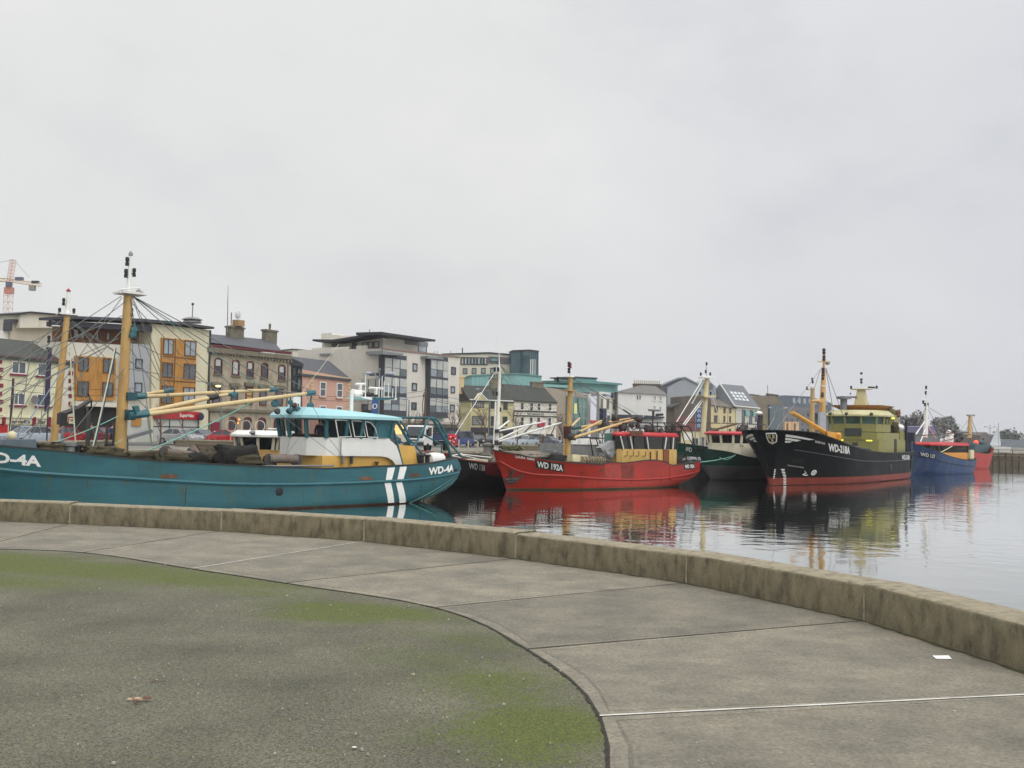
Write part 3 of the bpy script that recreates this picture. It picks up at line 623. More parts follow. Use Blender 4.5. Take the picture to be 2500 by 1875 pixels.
# ------------------------------------------------------------------ the teal trawler
TEALF=Fr((-26.6,38.1,WZ),45)
def teal():
    fr=TEALF; root=thing('fishing_trawler','long teal trawler with two white stripes near its stern, nearest to the low wall','boat',fr,group='fishing boats moored along the quay')
    B=3.4
    sh=[fr.XZ(*p,-B) for p in [(134,1101),(297,1118),(400,1127),(531,1134),(750,1143),(800,1144),(920,1139),(1040,1133),(1128,1119)]]
    sh=[(-1.5,4.2),(2,3.55),(6.1,2.93)]+sh
    h=Hull(fr,[(-1,1.9),(0,1.5),(2,.4),(4.4,-1.4)],[(-1,26.2),(-.3,27.6),(0,28.4),(.4,29.7),(.9,30.6),(1.5,31.0),(1.75,31.1),(2.6,30.5)],sh,
        [(0,.05),(.04,1.1),(.12,2.5),(.25,3.3),(.5,3.4),(.86,3.4),(.95,3.15),(1,2.7)],[(0,.02),(.1,1.2),(.28,3.0),(.5,3.35),(.88,3.32),(.95,3.0),(1,2.2)],.7,1.0)
    PT=M('teal_hull_paint',(34,92,101),.42,.2,.9,bump=.2,plates=.22,stain=(58,92,76),stain_amt=.7,stain_scale=.8,bands=[(-1,(60,40,32)),(.02,(74,52,40)),(.1,(34,92,101))],stretch=(.5,.5,1.2))
    TP=M('teal_paint',(34,92,101),.45,.12,1.5); DK=M('teal_dark',(16,66,76),.5,.15,2)
    h.build(root,PT,DECKM,M('rail_dark',(34,38,38),.6,.15,3),innermat=DK)
    stx=[fr.XZ(*p,-B) for p in [(0,1146),(350,1170),(450,1176),(550,1181),(750,1182),(940,1175),(1025,1170),(1140,1155)]]
    h.band(root,'rubbing_strake',TP,[(1.0,3.0)]+stx,.085,.02)
    # counter knuckles
    for (a,b) in [((1010,1230),(1143,1158)),((1042,1224),(1140,1170))]:
        qa=h.hit(*a); qb=h.hit(*b)
        for sg in (-1,):
            mb=MB(); mb.tube([(q.x,sg*(h.hb(q.x,q.z)+.01),q.z) for q in [qa.lerp(qb,t/12) for t in range(13)]],.035,5)
            mb.build('knuckle',M('teal_knuckle',(60,112,110),.5,.2,3,stain=(110,84,60)),root)
    for pl in ([(946,1142),(964,1141),(956,1173),(941,1175)],[(976,1140),(993,1139),(984,1172),(969,1174)],[(938,1178),(954,1178),(962,1227),(947,1228)],[(966,1178),(981,1177),(990,1227),(975,1228)]):
        h.patch(root,pl,LETW,'stripe',.014,True)
    h.text(root,'WD-4A',(1046,1159),(1107,1150),17,LETW,.02,'registration_lettering',.04)
    h.text(root,'WD-4A',(-72,1122),(100,1139),25,LETW,.02,'registration_lettering',.04)
    for px in (1074,1092,1108,1122):
        q=h.hit(px,1136); q2=h.hit(px+6,1157); MB().tube([h.side(q.x,q.z,.0),h.side(q2.x,q2.z,.0)],.03,5).build('bulwark_stay',DK,root)
    for x0,x1,y in [(392,432,1163),(880,909,1168),(1000,1025,1160)]:
        a=h.hit(x0,y); b=h.hit(x1,y); h.patch(root,None,RUST,'scupper',.012,local=[(a.x,a.z-.09),(b.x,b.z-.09),(b.x,b.z+.09),(a.x,a.z+.09)],cuts=2)
    q=h.hit(682,1200); MB().lathe(h.side(q.x,q.z,-.03),[(.12,0),(.2,.0),(.2,-.06),(.12,-.08)],12,'y').build('discharge_pipe',BLACK,root)
    q=h.hit(1126,1150); h.patch(root,None,BLACK,'fairlead',.015,local=[(q.x-.3,q.z-.08),(q.x+.3,q.z-.08),(q.x+.25,q.z+.1),(q.x-.2,q.z+.12)],cuts=2)
    rs=random.Random(17); RSM=[M('rust_streak',(74,84,62),.7,.3,5),M('rust_streak_brown',(84,72,52),.8,.3,5)]
    for px,py in [(447,1192),(455,1186),(440,1186),(310,1172),(332,1174),(404,1166),(690,1205),(742,1200),(560,1196),(600,1190),(790,1195),(845,1190),(885,1178),(905,1172),(1008,1164),(1029,1180),(1060,1172),(215,1164),(120,1158)]:
        q=h.hit(px,py); w_=rs.uniform(.015,.05); L_=rs.uniform(.25,.8) if py>1185 or px<500 else rs.uniform(.15,.4); h.patch(root,None,RSM[px%2],'rust_streak',.010,local=[(q.x-w_,q.z),(q.x+w_,q.z),(q.x+w_*.5,q.z-L_*.6),(q.x+w_*.1,q.z-L_),(q.x-w_*.4,q.z-L_*.5)],cuts=1)
    for px in (1029,455):
        q=h.hit(px,1178); w=[h.side(q.x,z,.0) for z in (q.z-.15,q.z-.5,q.z-1.0)]; MB().tube(w,.02,4).build('weld_seam',DK,root)
    # rudder head and keel skeg under the counter
    MB().prism([(27.2,-.6),(29.9,-.6),(29.7,.08),(28.6,.12),(27.6,.5)],-.15,.15).build('rudder',M('rudder_paint',(150,160,158),.6,.2,3,stain=(140,100,80)),root)
    MB().tube([(30.6,-.0,-.7),(30.6,0,1.3)],.045,6).build('stern_pole',STEEL,root)
    # ---- wheelhouse
    xf,xb=20.6,26.2
    plan=[(xb,-2.3),(25.1,-2.3),(24.2,-2.3),(23.3,-2.25),(22.3,-1.95),(21.6,-1.25),(21.4,0),(21.6,1.25),(22.3,1.95),(23.3,2.25),(25.0,2.3),(xb,2.3)]
    WHW=M('wheelhouse_white',(214,214,210),.35,.04,1.2,stain=(190,186,176),stain_amt=.3); YEL=M('casing_yellow',(206,164,82),.5,.08,1.5,stain=(170,120,60),stain_amt=.3)
    wh=cabin(root,plan,2.5,3.43,4.36,4.98,(WHW,TP,SEETHRU,M('roof_pale_teal',(150,196,202),.35,.05,1)),.42,.16,.35,pane_skip=(0,10,11),pr=.11,crown=.2,rslope=.07)
    # white lower side sweeping down aft, with the yellow casing under it
    a=[fr.XZ(*p,-2.34) for p in [(688,1067),(945,1070),(957,1078),(968,1088),(975,1108),(983,1137),(967,1136),(958,1124),(947,1117),(930,1114),(800,1113),(696,1110)]]
    a[0]=(23.0,3.43); a[-1]=(23.0,2.5); a[-2]=(23.6,2.5)
    for sg in (-1,1):
        MB().prism(a,sg*2.34,sg*2.30).build('side_panel',WHW,wh)
    c=[(22.0,1.2),(22.0,2.5),(26.3,2.5),(26.6,2.3),(26.95,1.9),(27.0,1.2)]
    MB().prism(c,-2.1,2.1).build('deck_casing',YEL,root)
    MB().prism([fr.XZ(*p,-2.0) for p in [(972,1086),(1012,1089),(1021,1137),(986,1137)]],-2.0,1.6).build('aft_casing',YEL,root)
    MB().prism([fr.XZ(*p,-2.05) for p in [(966,1082),(972,1083),(986,1138),(981,1138)]],-2.05,1.7).build('casing_edge',TP,root)
    # white window surrounds on the side windows
    for pl in ([(819,1025),(850,1027),(858,1066),(826,1067)],[(859,1027),(884,1029),(892,1066),(866,1066)],[(891,1029),(905,1032),(916,1045),(923,1068),(898,1067)]):
        q=[fr.P(*p,-2.46) for p in pl]; MB().tube(q+[q[0]],.03,5).build('window_surround',LETW,wh)
    q=[fr.XZ(*p,-2.43) for p in [(890,1024),(925,1026),(940,1034),(946,1070),(926,1070),(920,1048),(906,1031)]]; MB().prism(q,-2.40,-2.33).build('side_panel',TP,wh)
    o=fr.XZ(839,1007); 
    q=[fr.P(*p,-2.0) for p in [(838,1006),(863,1007),(866,1015),(833,1014)]]; MB().loft([[(v.x,-2.62,v.z-.18) for v in q],[(v.x,-2.2,v.z-.1) for v in q]]).build('roof_vent',BLACK,wh)
    MB().box(22.3,23.0,-1.2,1.2,3.2,3.6).build('console',M('console_brown',(70,48,34),.6,.2,3),wh); MB().box(24.6,25.2,-.6,.3,3.0,3.95).build('helm_chair',M('chair_black',(34,32,34),.7,.2,3),wh)
    MB().box(25.9,26.1,-2.0,2.0,3.4,4.36).build('rear_bulkhead',TP,wh) if False else None
    # radar arch on the roof
    top=4.95
    mb=MB(); mb.tube([(25.0,-.35,4.7),(25.0,-.35,6.0)],.1,8); mb.tube([(25.35,.1,4.7),(25.35,.1,6.0)],.08,8); ra=mb.build('radar_post',WHITE,wh,True)
    pl=fr.P(892,976,0); 
    MB().prism([fr.XZ(*p,0) for p in [(890,971),(936,971),(936,975),(900,977),(890,977)]],-1.0,1.0).build('radar_platform',TP,wh)
    MB().prism([fr.XZ(*p,0) for p in [(862,968),(890,970),(890,977),(870,973)]],-.7,.7).build('platform_wing',WHITE,wh)
    for (x0,y0,x1,y1,yy) in [(858,953,889,957,.2),(901,947,935,949,-.3),(868,938,892,938,.6)]:
        a=fr.P(x0,y0,yy); b=fr.P(x1,y1,yy); m=a.lerp(b,.5); mb=MB(); mb.tube([a,b],.075,8); mb.tube([m,m-Vector((0,0,.35))],.1,8); mb.build('radar_scanner',WHITE,wh,True)
    mb=MB(); q=fr.P(872,962,.2); mb.ball(q,.32,10,6,(1.1,1,.7)); mb.build('radar_dome',WHITE,wh,True)
    q=fr.P(899,964,-.3); MB().ball(q,.17,8,6).build('horn',BLACK,wh,True)
    for (px,y0,y1) in [(892,913,970),(925,925,972),(932,918,972),(937,930,972),(948,935,975),(958,948,975),(966,922,975)]:
        a=fr.P(px,y1,-.4); b=fr.P(px+1,y0,-.4); MB().tube([a,b],[.035,.02],5).build('antenna',WHITE,wh)
    a=fr.P(946,974,-.4); b=fr.P(968,975,-.4); MB().tube([fr.P(934,973,-.4),b],.05,5).build('antenna_rail',WHITE,wh)
    for px,py in [(674,1004),(703,1003),(717,1000),(715,990)]:
        q=fr.P(px,py,-.6); mb=MB(); mb.lathe(q,[(.05,-.1),(.14,0),(.16,.16),(.02,.18)],8,'x'); mb.build('floodlight',DARKST,wh,True)
    mb=MB(); q=fr.P(719,978,.5); mb.box(q.x-.2,q.x+.25,.3,.8,q.z-.5,q.z+.2); mb.build('searchlight',WHITE,wh)
    # curved teal pipe down from the roof
    MB().tube([fr.P(*p,-2.2) for p in [(905,1018),(930,1019),(951,1031),(962,1052),(970,1085),(983,1136)]],.06,6).build('exhaust_pipe',TP,root,True)
    # stern gantry
    g=MB(); yb=1.6
    for sg in (-1,1):
        y=sg*1.7
        for pts,r in (([(1010,1090),(1049,1020),(1057,1020),(1066,1024),(1078,1040),(1092,1068)],.06),([(1049,1020),(1057,1023),(1078,1058),(1092,1085),(1104,1125)],.085),([(1020,1054),(1078,1085),(1078,1108)],.05),([(1089,1072),(1129,1118)],.055)):
            P_=[fr.P(*p,-1.7) for p in pts]; MB().tube([(v.x,y,v.z) for v in P_],r,6).build('gantry_leg',TP,root,True)
    q=fr.P(1049,1020,-1.7); MB().tube([(q.x,-1.7,q.z),(q.x,1.7,q.z)],.08,6).build('gantry_beam',TP,root)
    # deck gear aft
    q=fr.P(1066,1124,-1.8); mb=MB(); mb.lathe((q.x-.5,-1.6,q.z),[(.2,0),(.42,.05),(.45,.5),(.42,1.0),(.2,1.05)],12,'x'); mb.build('life_raft',WHITE,root,True)
    for px in (1032,1046):
        q=fr.P(px,1133,-2.4); mb=MB(); mb.lathe((q.x,-2.3,q.z-.1),[(.13,0),(.13,.5),(.18,.52),(.18,.6),(.1,.62)],8); mb.build('mooring_bollard',BLACK,root,True)
    # fore part: masts, booms
    mast(root,fr.P(292,1125,0),fr.P(313,722,0),.27,.2,CREAMY)
    mast(root,fr.P(313,718,0),fr.P(316,655,0),.1,.09,WHITE,'topmast'); mast(root,fr.P(316,655,0),fr.P(318,622,0),.06,.05,WHITE,'topmast')
    MB().lathe(fr.P(319,624,0),[(.1,0),(.1,.1),(.01,.22)],8).build('mast_cap',STEEL,root,True)
    q=fr.P(313,718,0); mb=MB(); mb.box(q.x-.5,q.x+.7,-.5,.5,q.z-.02,q.z+.08); mb.build('mast_platform',WHITE,root)
    mb=MB(); 
    for yy in (-.55,.55): mb.tube([fr.P(293,707,yy),fr.P(340,703,yy),fr.P(346,713,yy)],.03,5); mb.tube([fr.P(293,707,yy),fr.P(295,716,yy)],.03,5)
    mb.build('platform_rail',WHITE,root)
    q=fr.P(340,713,0); MB().lathe((q.x,0,q.z-.05),[(.2,0),(.14,.12),(.04,.18)],8).build('deck_light',STEEL,root,True)
    for px,py,r in [(310,649,.08),(307,678,.08),(327,676,.08),(321,773,.07)]:
        a=fr.P(px,py,-.05); lamp_unit(root,a,r*1.1,BLACK,.38)
    MB().tube([fr.P(307,668,0),fr.P(327,667,0)],.025,5).build('lamp_bracket',BLACK,root); MB().tube([fr.P(309,642,0),fr.P(317,643,0)],.025,5).build('lamp_bracket',BLACK,root)
    for px,py in [(327,806),(324,818)]: block(root,fr.P(px,py,-.3),.15,TP)
    q=fr.P(313,968,0); MB().box(q.x-.2,q.x+.25,-.4,.4,q.z-.18,q.z+.18).build('boom_bracket',DK,root); q=fr.P(306,1012,0); MB().box(q.x-.15,q.x+.3,-.4,.4,q.z-.25,q.z+.22).build('boom_bracket',DK,root)
    A=boom(root,fr.P(318,969,1.3),fr.P(418,952,1.3),.1,BOOMY,TP,TP)
    Bm=boom(root,fr.P(318,970,1.0),fr.P(674,951,1.0),.115,BOOMY,TP,TP)
    Cm=boom(root,fr.P(322,1014,-.6),fr.P(527,968,-.6),.13,BOOMY,BLACK,TP); C2=boom(root,fr.P(533,966,-.6),fr.P(574,961,-.6),.09,BOOMY,TP)
    D=boom(root,fr.P(322,1016,-1.0),fr.P(764,959,-1.0),.135,BOOMY,TP,TP)
    MB().prism([fr.XZ(*p,-1.3) for p in [(324,992),(336,990),(340,1003),(330,1010)]],-1.4,-1.2).build('boom_fitting',TP,root)
    MB().tube([fr.P(676,954,1.0),fr.P(735,961,-1.0)],.05,6).build('spreader',STEEL,root)
    for px,py in [(671,985),(758,991),(709,1002),(728,999),(572,966),(709,982)]: block(root,fr.P(px,py,-.9),.2 if px in (671,758) else .13,TP)
    MB().tube([fr.P(672,957,-.9),fr.P(671,980,-.9)],.03,4).build('chain',DARKST,root); MB().tube([fr.P(761,962,-.9),fr.P(758,985,-.9)],.04,4).build('chain',DARKST,root)
    mt=fr.P(309,724,0); mr_=fr.P(322,722,0)
    for (px,py,yy) in [(675,945,1.0),(757,954,-1.0),(576,950,-.6),(420,950,1.3)]: wire(root,mr_,fr.P(px,py,yy),WIREM,.018)
    wire(root,mr_,fr.P(640,946,1.0),M('teal_wire',(80,140,134),.6,.1,4),.016)
    for (a,b) in [((296,723),(-140,1006)),((298,726),(186,880)),((289,826),(-60,985)),((186,880),(60,1090)),((253,850),(-90,1030)),((258,848),(-90,1037)),((318,730),(345,880)),((345,880),(372,1090)),((325,735),(430,1010)),((318,830),(420,880)),((420,880),(540,960)),((308,735),(-40,1000)),((300,770),(-100,950)),((304,800),(40,1088)),((318,765),(470,1098)),((320,795),(330,960)),((316,900),(620,955)),((303,900),(150,1090)),((318,850),(380,950)),((322,740),(530,960))]:
        wire(root,fr.P(*a,-.2),fr.P(*b,-.2),WIREM,.014)
    for (a,b,m_,r) in [((281,850),(226,1095),ROPEW,.03),((283,850),(229,1095),M('blue_hose',(36,66,104),.6,.1,4),.03),((171,850),(185,1090),ROPEW,.022),((628,975),(360,1100),ROPEG,.026),((150,905),(42,1062),M('blue_line',(128,150,176),.7,.1,4),.018),((356,990),(372,1090),M('teal_wire'),.016),((290,1015),(90,1092),ROPEG,.014),((300,1072),(215,1100),ROPEG,.014)]:
        wire(root,fr.P(*a,-.7),fr.P(*b,-.7),m_,r,.12,'rope')
    for (a,b) in [((640,978),(818,1112)),((745,960),(805,1066)),((710,1066),(697,1110)),((732,1066),(697,1112)),((800,1066),(838,1114)),((735,962),(828,840))]:
        wire(root,fr.P(*a,-2.4),fr.P(*b,-2.4),WIREM if a[0]!=735 else ROPEW,.010)
    # deck clutter forward
    MB().prism([fr.XZ(*p,-2.2) for p in [(8,1073),(88,1073),(90,1098),(0,1092)]],-2.2,-1.2).build('deck_locker',M('locker_grey',(86,98,106),.6,.08,2),root)
    q=fr.P(29,1064,-1.5); MB().ball(q,.2,10,8).build('mooring_buoy',M('cream_buoy',(196,186,150),.5,.15,4),root,True)
    q=fr.P(172,1100,-1.5); mb=MB(); mb.lathe((q.x,-1.4,q.z-.4),[(.22,0),(.22,.55),(.3,.6),(.3,.75),(.12,.78)],10); mb.build('mooring_bollard',STEEL,root,True)
    for px,py in [(140,1095),(195,1102),(272,1098)]:
        q=fr.P(px,py,-1.2); mb=MB(); mb.lathe((q.x,-1.0,q.z-.4),[(.16,0),(.16,.55),(.22,.58),(.22,.68)],8); mb.build('mooring_bollard',BLACK,root,True)
    for px in (150,213,258,276):
        a=fr.P(px,1100,.4); b=fr.P(px+4,1005 if px==213 else 1040,.4); MB().tube([a,b],.07 if px!=213 else .1,6).build('deck_post',DARKST if px!=150 else STEEL,root)
    MB().tube([fr.P(148,1012,.9),fr.P(190,997,.9),fr.P(222,976,.9),fr.P(214,960,.9)],[.13,.12,.1,.05],6).build('landing_derrick',DARKST,root,True)
    wire(root,fr.P(223,978,.9),fr.P(223,992,.9),BLACK,.03)
    mb=MB(); q=fr.P(150,1015,.9); mb.box(q.x-.12,q.x+.2,.7,1.1,q.z-.4,q.z+.12); mb.build('derrick_head',BLACK,root)
    MB().prism([fr.XZ(*p,.2) for p in [(310,1066),(372,1048),(374,1056),(312,1074)]],.2,.6).build('deck_chute',STEEL,root)
    MB().prism([fr.XZ(*p,.5) for p in [(300,1065),(309,1064),(309,1112),(298,1112)]],.3,.8).build('locker_post',M('locker_grey'),root)
    # trawl gear along the rail
    heap(root,fr.P(578,1115,-2.3),1.2,.7,.58,NETM,3); heap(root,fr.P(600,1126,-2.75),.85,.4,.28,NETG,4,amp=.5); heap(root,fr.P(470,1122,-2.2),.55,.5,.36,NETM,8); heap(root,fr.P(420,1118,-2.2),.8,.5,.28,NETG,11,amp=.5); heap(root,fr.P(505,1112,-1.6),.9,.6,.4,M('grey_brown_net',(74,66,54),.95,.5,9,bump=1),15)
    heap(root,fr.P(250,1105,-1.4),.8,.5,.25,NETG,21,amp=.5); heap(root,fr.P(350,1113,-1.4),.9,.5,.22,NETG,22,amp=.5); heap(root,fr.P(115,1093,-1.4),.6,.5,.2,NETG,25,amp=.6)
    beam_trawl(root,fr.P(404,1102,-2.5),fr.P(470,1112,-2.2),.19,M('beam_grey',(104,96,88),.7,.2,3,stain=(110,70,48)))
    beam_trawl(root,fr.P(656,1120,-2.5),fr.P(724,1121,-2.5),.22,M('beam_grey'))
    MB().tube([fr.P(466,1092,-1.9),fr.P(488,1124,-2.2)],[.22,.2],8).build('trawl_shoe',M('beam_grey'),root,True)
    MB().prism([fr.XZ(*p,-1.6) for p in [(485,1085),(530,1086),(532,1097),(482,1098)]],-1.6,-1.1).build('fish_hatch',M('hatch_brown',(88,70,54),.8,.2,3),root)
    for k in range(7):
        a=fr.P(390+k*9,1110+k%3*5,-2.4); MB().tube([a,a+Vector((.5,.2,-.1)),a+Vector((.9,0,-.2))],.05,5).build('rubber_roller',M('rubber',(40,36,34),.9,.3,6),root)
    MB().tube([fr.P(640,1138,-3.1),fr.P(815,1137,-3.1)],.05,6).build('rail_pipe',STEEL,root)
    for px in (836,857): 
        q=fr.P(px,1132,-2.2); mb=MB(); mb.tube([(q.x,-2.25,q.z),(q.x,-2.25,q.z+.35),(q.x+.15,-2.25,q.z+.42)],.08,7); mb.build('air_vent',STEEL if px==836 else DARKST,root,True)
    q=fr.P(920,1136,-2.3); MB().lathe((q.x,-2.3,q.z-.1),[(.07,0),(.07,.2),(.12,.22),(.12,.3)],8).build('air_vent',RUST,root,True)
    return root,h
TEAL,TEALH=teal()
# figure at the wheel: one body
def figure(name,label,loc,rz,coat,legs,skin,hair,pose='stand',group=None,scale=1.0):
    t=thing(name,label,'person',loc=loc,rz=rz,group=group); t.scale=(scale,)*3
    def skinmesh(pts,edges,rad,nm,mat,par):
        me=bpy.data.meshes.new(nm); me.from_pydata(pts,edges,[]); o=bpy.data.objects.new(nm,me); COL.objects.link(o)
        sk=o.modifiers.new('s','SKIN'); 
        for i,r in enumerate(rad): me.skin_vertices[0].data[i].radius=(r,r)
        me.skin_vertices[0].data[0].use_root=True
        o.modifiers.new('d','SUBSURF').levels=1
        dg=bpy.context.evaluated_depsgraph_get(); dg.update(); m2=bpy.data.meshes.new_from_object(o.evaluated_get(dg)); m2.name=nm
        bpy.data.objects.remove(o); m2.materials.clear(); m2.materials.append(mat); m2.shade_smooth()
        b=bpy.data.objects.new(nm,m2); COL.objects.link(b); b.parent=par; return b
    st=.28 if pose=='walk' else .02; sit=pose=='sit'
    pts=[(0,0,.95),(0,0,1.15),(0,0,1.38),(0,0,1.5),(0,.01,1.62),(0,.02,1.72),
      (-.17,0,1.4),(-.24,.02,1.14),(-.22,.12,.92),(.17,0,1.4),(.24,-.04,1.14),(.22,.0,.9),
      (-.1,0,.9),(-.11,st*.6,.5),(-.11,st*.9,.08),(-.11,st*.9+.14,.04),(.1,0,.9),(.11,-st*.4,.5),(.11,-st*1.1,.1),(.11,-st*1.1+.13,.04)]
    ed=[(0,1),(1,2),(2,3),(3,4),(4,5),(2,6),(6,7),(7,8),(2,9),(9,10),(10,11),(0,12),(12,13),(13,14),(14,15),(0,16),(16,17),(17,18),(18,19)]
    rad=[.14,.13,.15,.06,.085,.07,.075,.055,.04,.075,.055,.04,.1,.07,.05,.035,.1,.07,.05,.035]
    b=skinmesh(pts,ed,rad,'body',skin,t)
    skinmesh([(0,0,.78),(0,0,1.15),(0,0,1.42),(-.17,0,1.4),(-.25,.02,1.13),(-.235,.1,.98),(.17,0,1.4),(.25,-.04,1.13),(.235,0,.97)],[(0,1),(1,2),(2,3),(3,4),(4,5),(2,6),(6,7),(7,8)],[.19,.17,.17,.09,.07,.055,.09,.07,.055],'coat',coat,t)
    skinmesh([(0,0,.92),(-.1,0,.88),(-.11,st*.6,.5),(-.11,st*.9,.1),(.1,0,.88),(.11,-st*.4,.5),(.11,-st*1.1,.12)],[(0,1),(1,2),(2,3),(0,4),(4,5),(5,6)],[.15,.115,.085,.065,.115,.085,.065],'trousers',legs,t)
    MB().ball((0,-.01,1.685),.115,10,7,(.95,1.05,1)).build('hair',hair,t,True)
    MB().lathe((0,.09,1.63),[(.018,0),(.012,.045),(.002,.05)],6,'y').build('nose',skin,t,True)
    return t
SKIN=M('skin',(196,146,120),.6,.05,8); HAIRD=M('dark_hair',(40,30,26),.8,.2,20)
p=TEALF.P(781,1068,-.4); wp=TEALF.O+TEALF.ex*p.x+TEALF.ey*p.y+Vector((0,0,2.62))
figure('person','person in a dark blue jacket standing inside the wheelhouse of the teal trawler','%s'%0 and wp,R_(200),M('navy_jacket',(38,34,78),.8,.1,5),M('dark_trousers',(30,30,36),.8,.1,5),SKIN,HAIRD)
# ------------------------------------------------------------------ boat behind the teal trawler
def cream_boat():
    fr=Fr((-25.2,50.0,WZ),45); root=thing('fishing_boat','fishing boat with white roofed cream wheelhouse, moored behind the teal trawler','boat',fr,group='fishing boats moored along the quay')
    h=Hull(fr,[(-1,1.6),(0,1.0),(2,0),(3.5,-.9)],[(-1,17.5),(0,18.5),(2.2,19.2)],[(-1,3.2),(4,2.3),(10,1.9),(16,1.9),(19.2,2.2)],[(0,.05),(.06,1.1),(.2,2.4),(.5,2.7),(.9,2.6),(1,2.1)],[(0,.02),(.15,1.2),(.35,2.3),(.9,2.4),(1,1.8)])
    h.build(root,M('navy_hull_paint',(34,52,70),.5,.2,1,stain=(70,60,48)),DECKM,STEEL)
    fx=lambda px: fr.P(px,1080,0).x
    mast(root,fr.P(127,1115,0),fr.P(164,772,0),.2,.15,CREAMY); mast(root,fr.P(164,770,0),fr.P(167,712,0),.14,.07,WHITE,'topmast')
    MB().lathe(fr.P(167,713,0),[(.06,0),(.13,.06),(.01,.2)],8).build('mast_cap',M('mast_red',(150,40,44),.5,.1,4),root,True)
    q=fr.P(164,769,0); mb=MB(); mb.box(q.x-.45,q.x+.45,-.3,.3,q.z,q.z+.07); mb.build('mast_platform',WHITE,root)
    for px,py in [(155,746),(145,770),(180,771),(119,838),(122,798)]: lamp_unit(root,fr.P(px,py,0),.08,BLACK,.36)
    MB().tube([fr.P(124,795,0),fr.P(146,796,0)],.03,5).build('lamp_bracket',WHITE,root)
    for (a,b) in [((150,780),(-60,985)),((148,800),(90,880)),((172,778),(280,900)),((174,785),(330,890)),((168,800),(190,880)),((190,880),(215,1000)),((172,778),(240,850)),((160,790),(0,880)),((160,800),(50,965)),((170,788),(430,955)),((170,795),(360,1000)),((158,820),(20,1060)),((168,860),(240,1090))]: wire(root,fr.P(*a,0),fr.P(*b,0),WIREM,.015)
    for (a,b) in [((116,855),(97,1060)),((80,830),(40,1090)),((40,940),(20,1090))]: wire(root,fr.P(*a,0),fr.P(*b,0),ROPEW if a[0]==40 else WIREM,.016)
    CW=M('wheelhouse_cream',(214,206,184),.5,.06,2,stain=(190,170,130)); TAN=M('wheelhouse_tan',(196,158,92),.55,.1,2)
    x0=fr.P(598,1080,-1.7).x; x1=fr.P(694,1080,-1.7).x
    x0=x0+.9
    plan=[(x1+.6,-1.7),(x1-.5,-1.7),(x0+.9,-1.7),(x0+.25,-1.2),(x0,0),(x0+.25,1.2),(x0+.9,1.7),(x1+.6,1.7)]
    zs=fr.P(640,1098,-1.7).z; zh=fr.P(640,1069,-1.7).z; zr=fr.P(640,1051,-1.7).z
    wh=cabin(root,plan,1.2,zs,zh,zr,(TAN,CW,BGL,WHITE),.35,.12,.3,crown=.1,pr=.09)
    for px in (615,648): q=fr.P(px,1056,-1.4); MB().lathe(q,[(.05,-.15),(.14,0),(.15,.14),(.02,.16)],8,'x').build('floodlight',STEEL,wh,True)
    for px in (564,601,635): 
        q=fr.P(px,1040,0)
        mb=MB(); c=Vector((q.x,0,q.z)); ring=[(c+Vector((.33*math.cos(a),0,.33*math.sin(a)))) for a in [k*math.pi/6 for k in range(13)]]; mb.tube(ring,.03,5); mb.tube([c+Vector((0,0,-.33)),c+Vector((0,0,-.9))],.03,5); mb.build('loop_antenna',M('antenna_cream',(176,168,150),.6,.1,4),root,True)
    MB().tube([fr.P(655,1046,0),fr.P(690,1048,0)],.03,5).build('radar_scanner',WHITE,wh)
    return root
cream_boat()
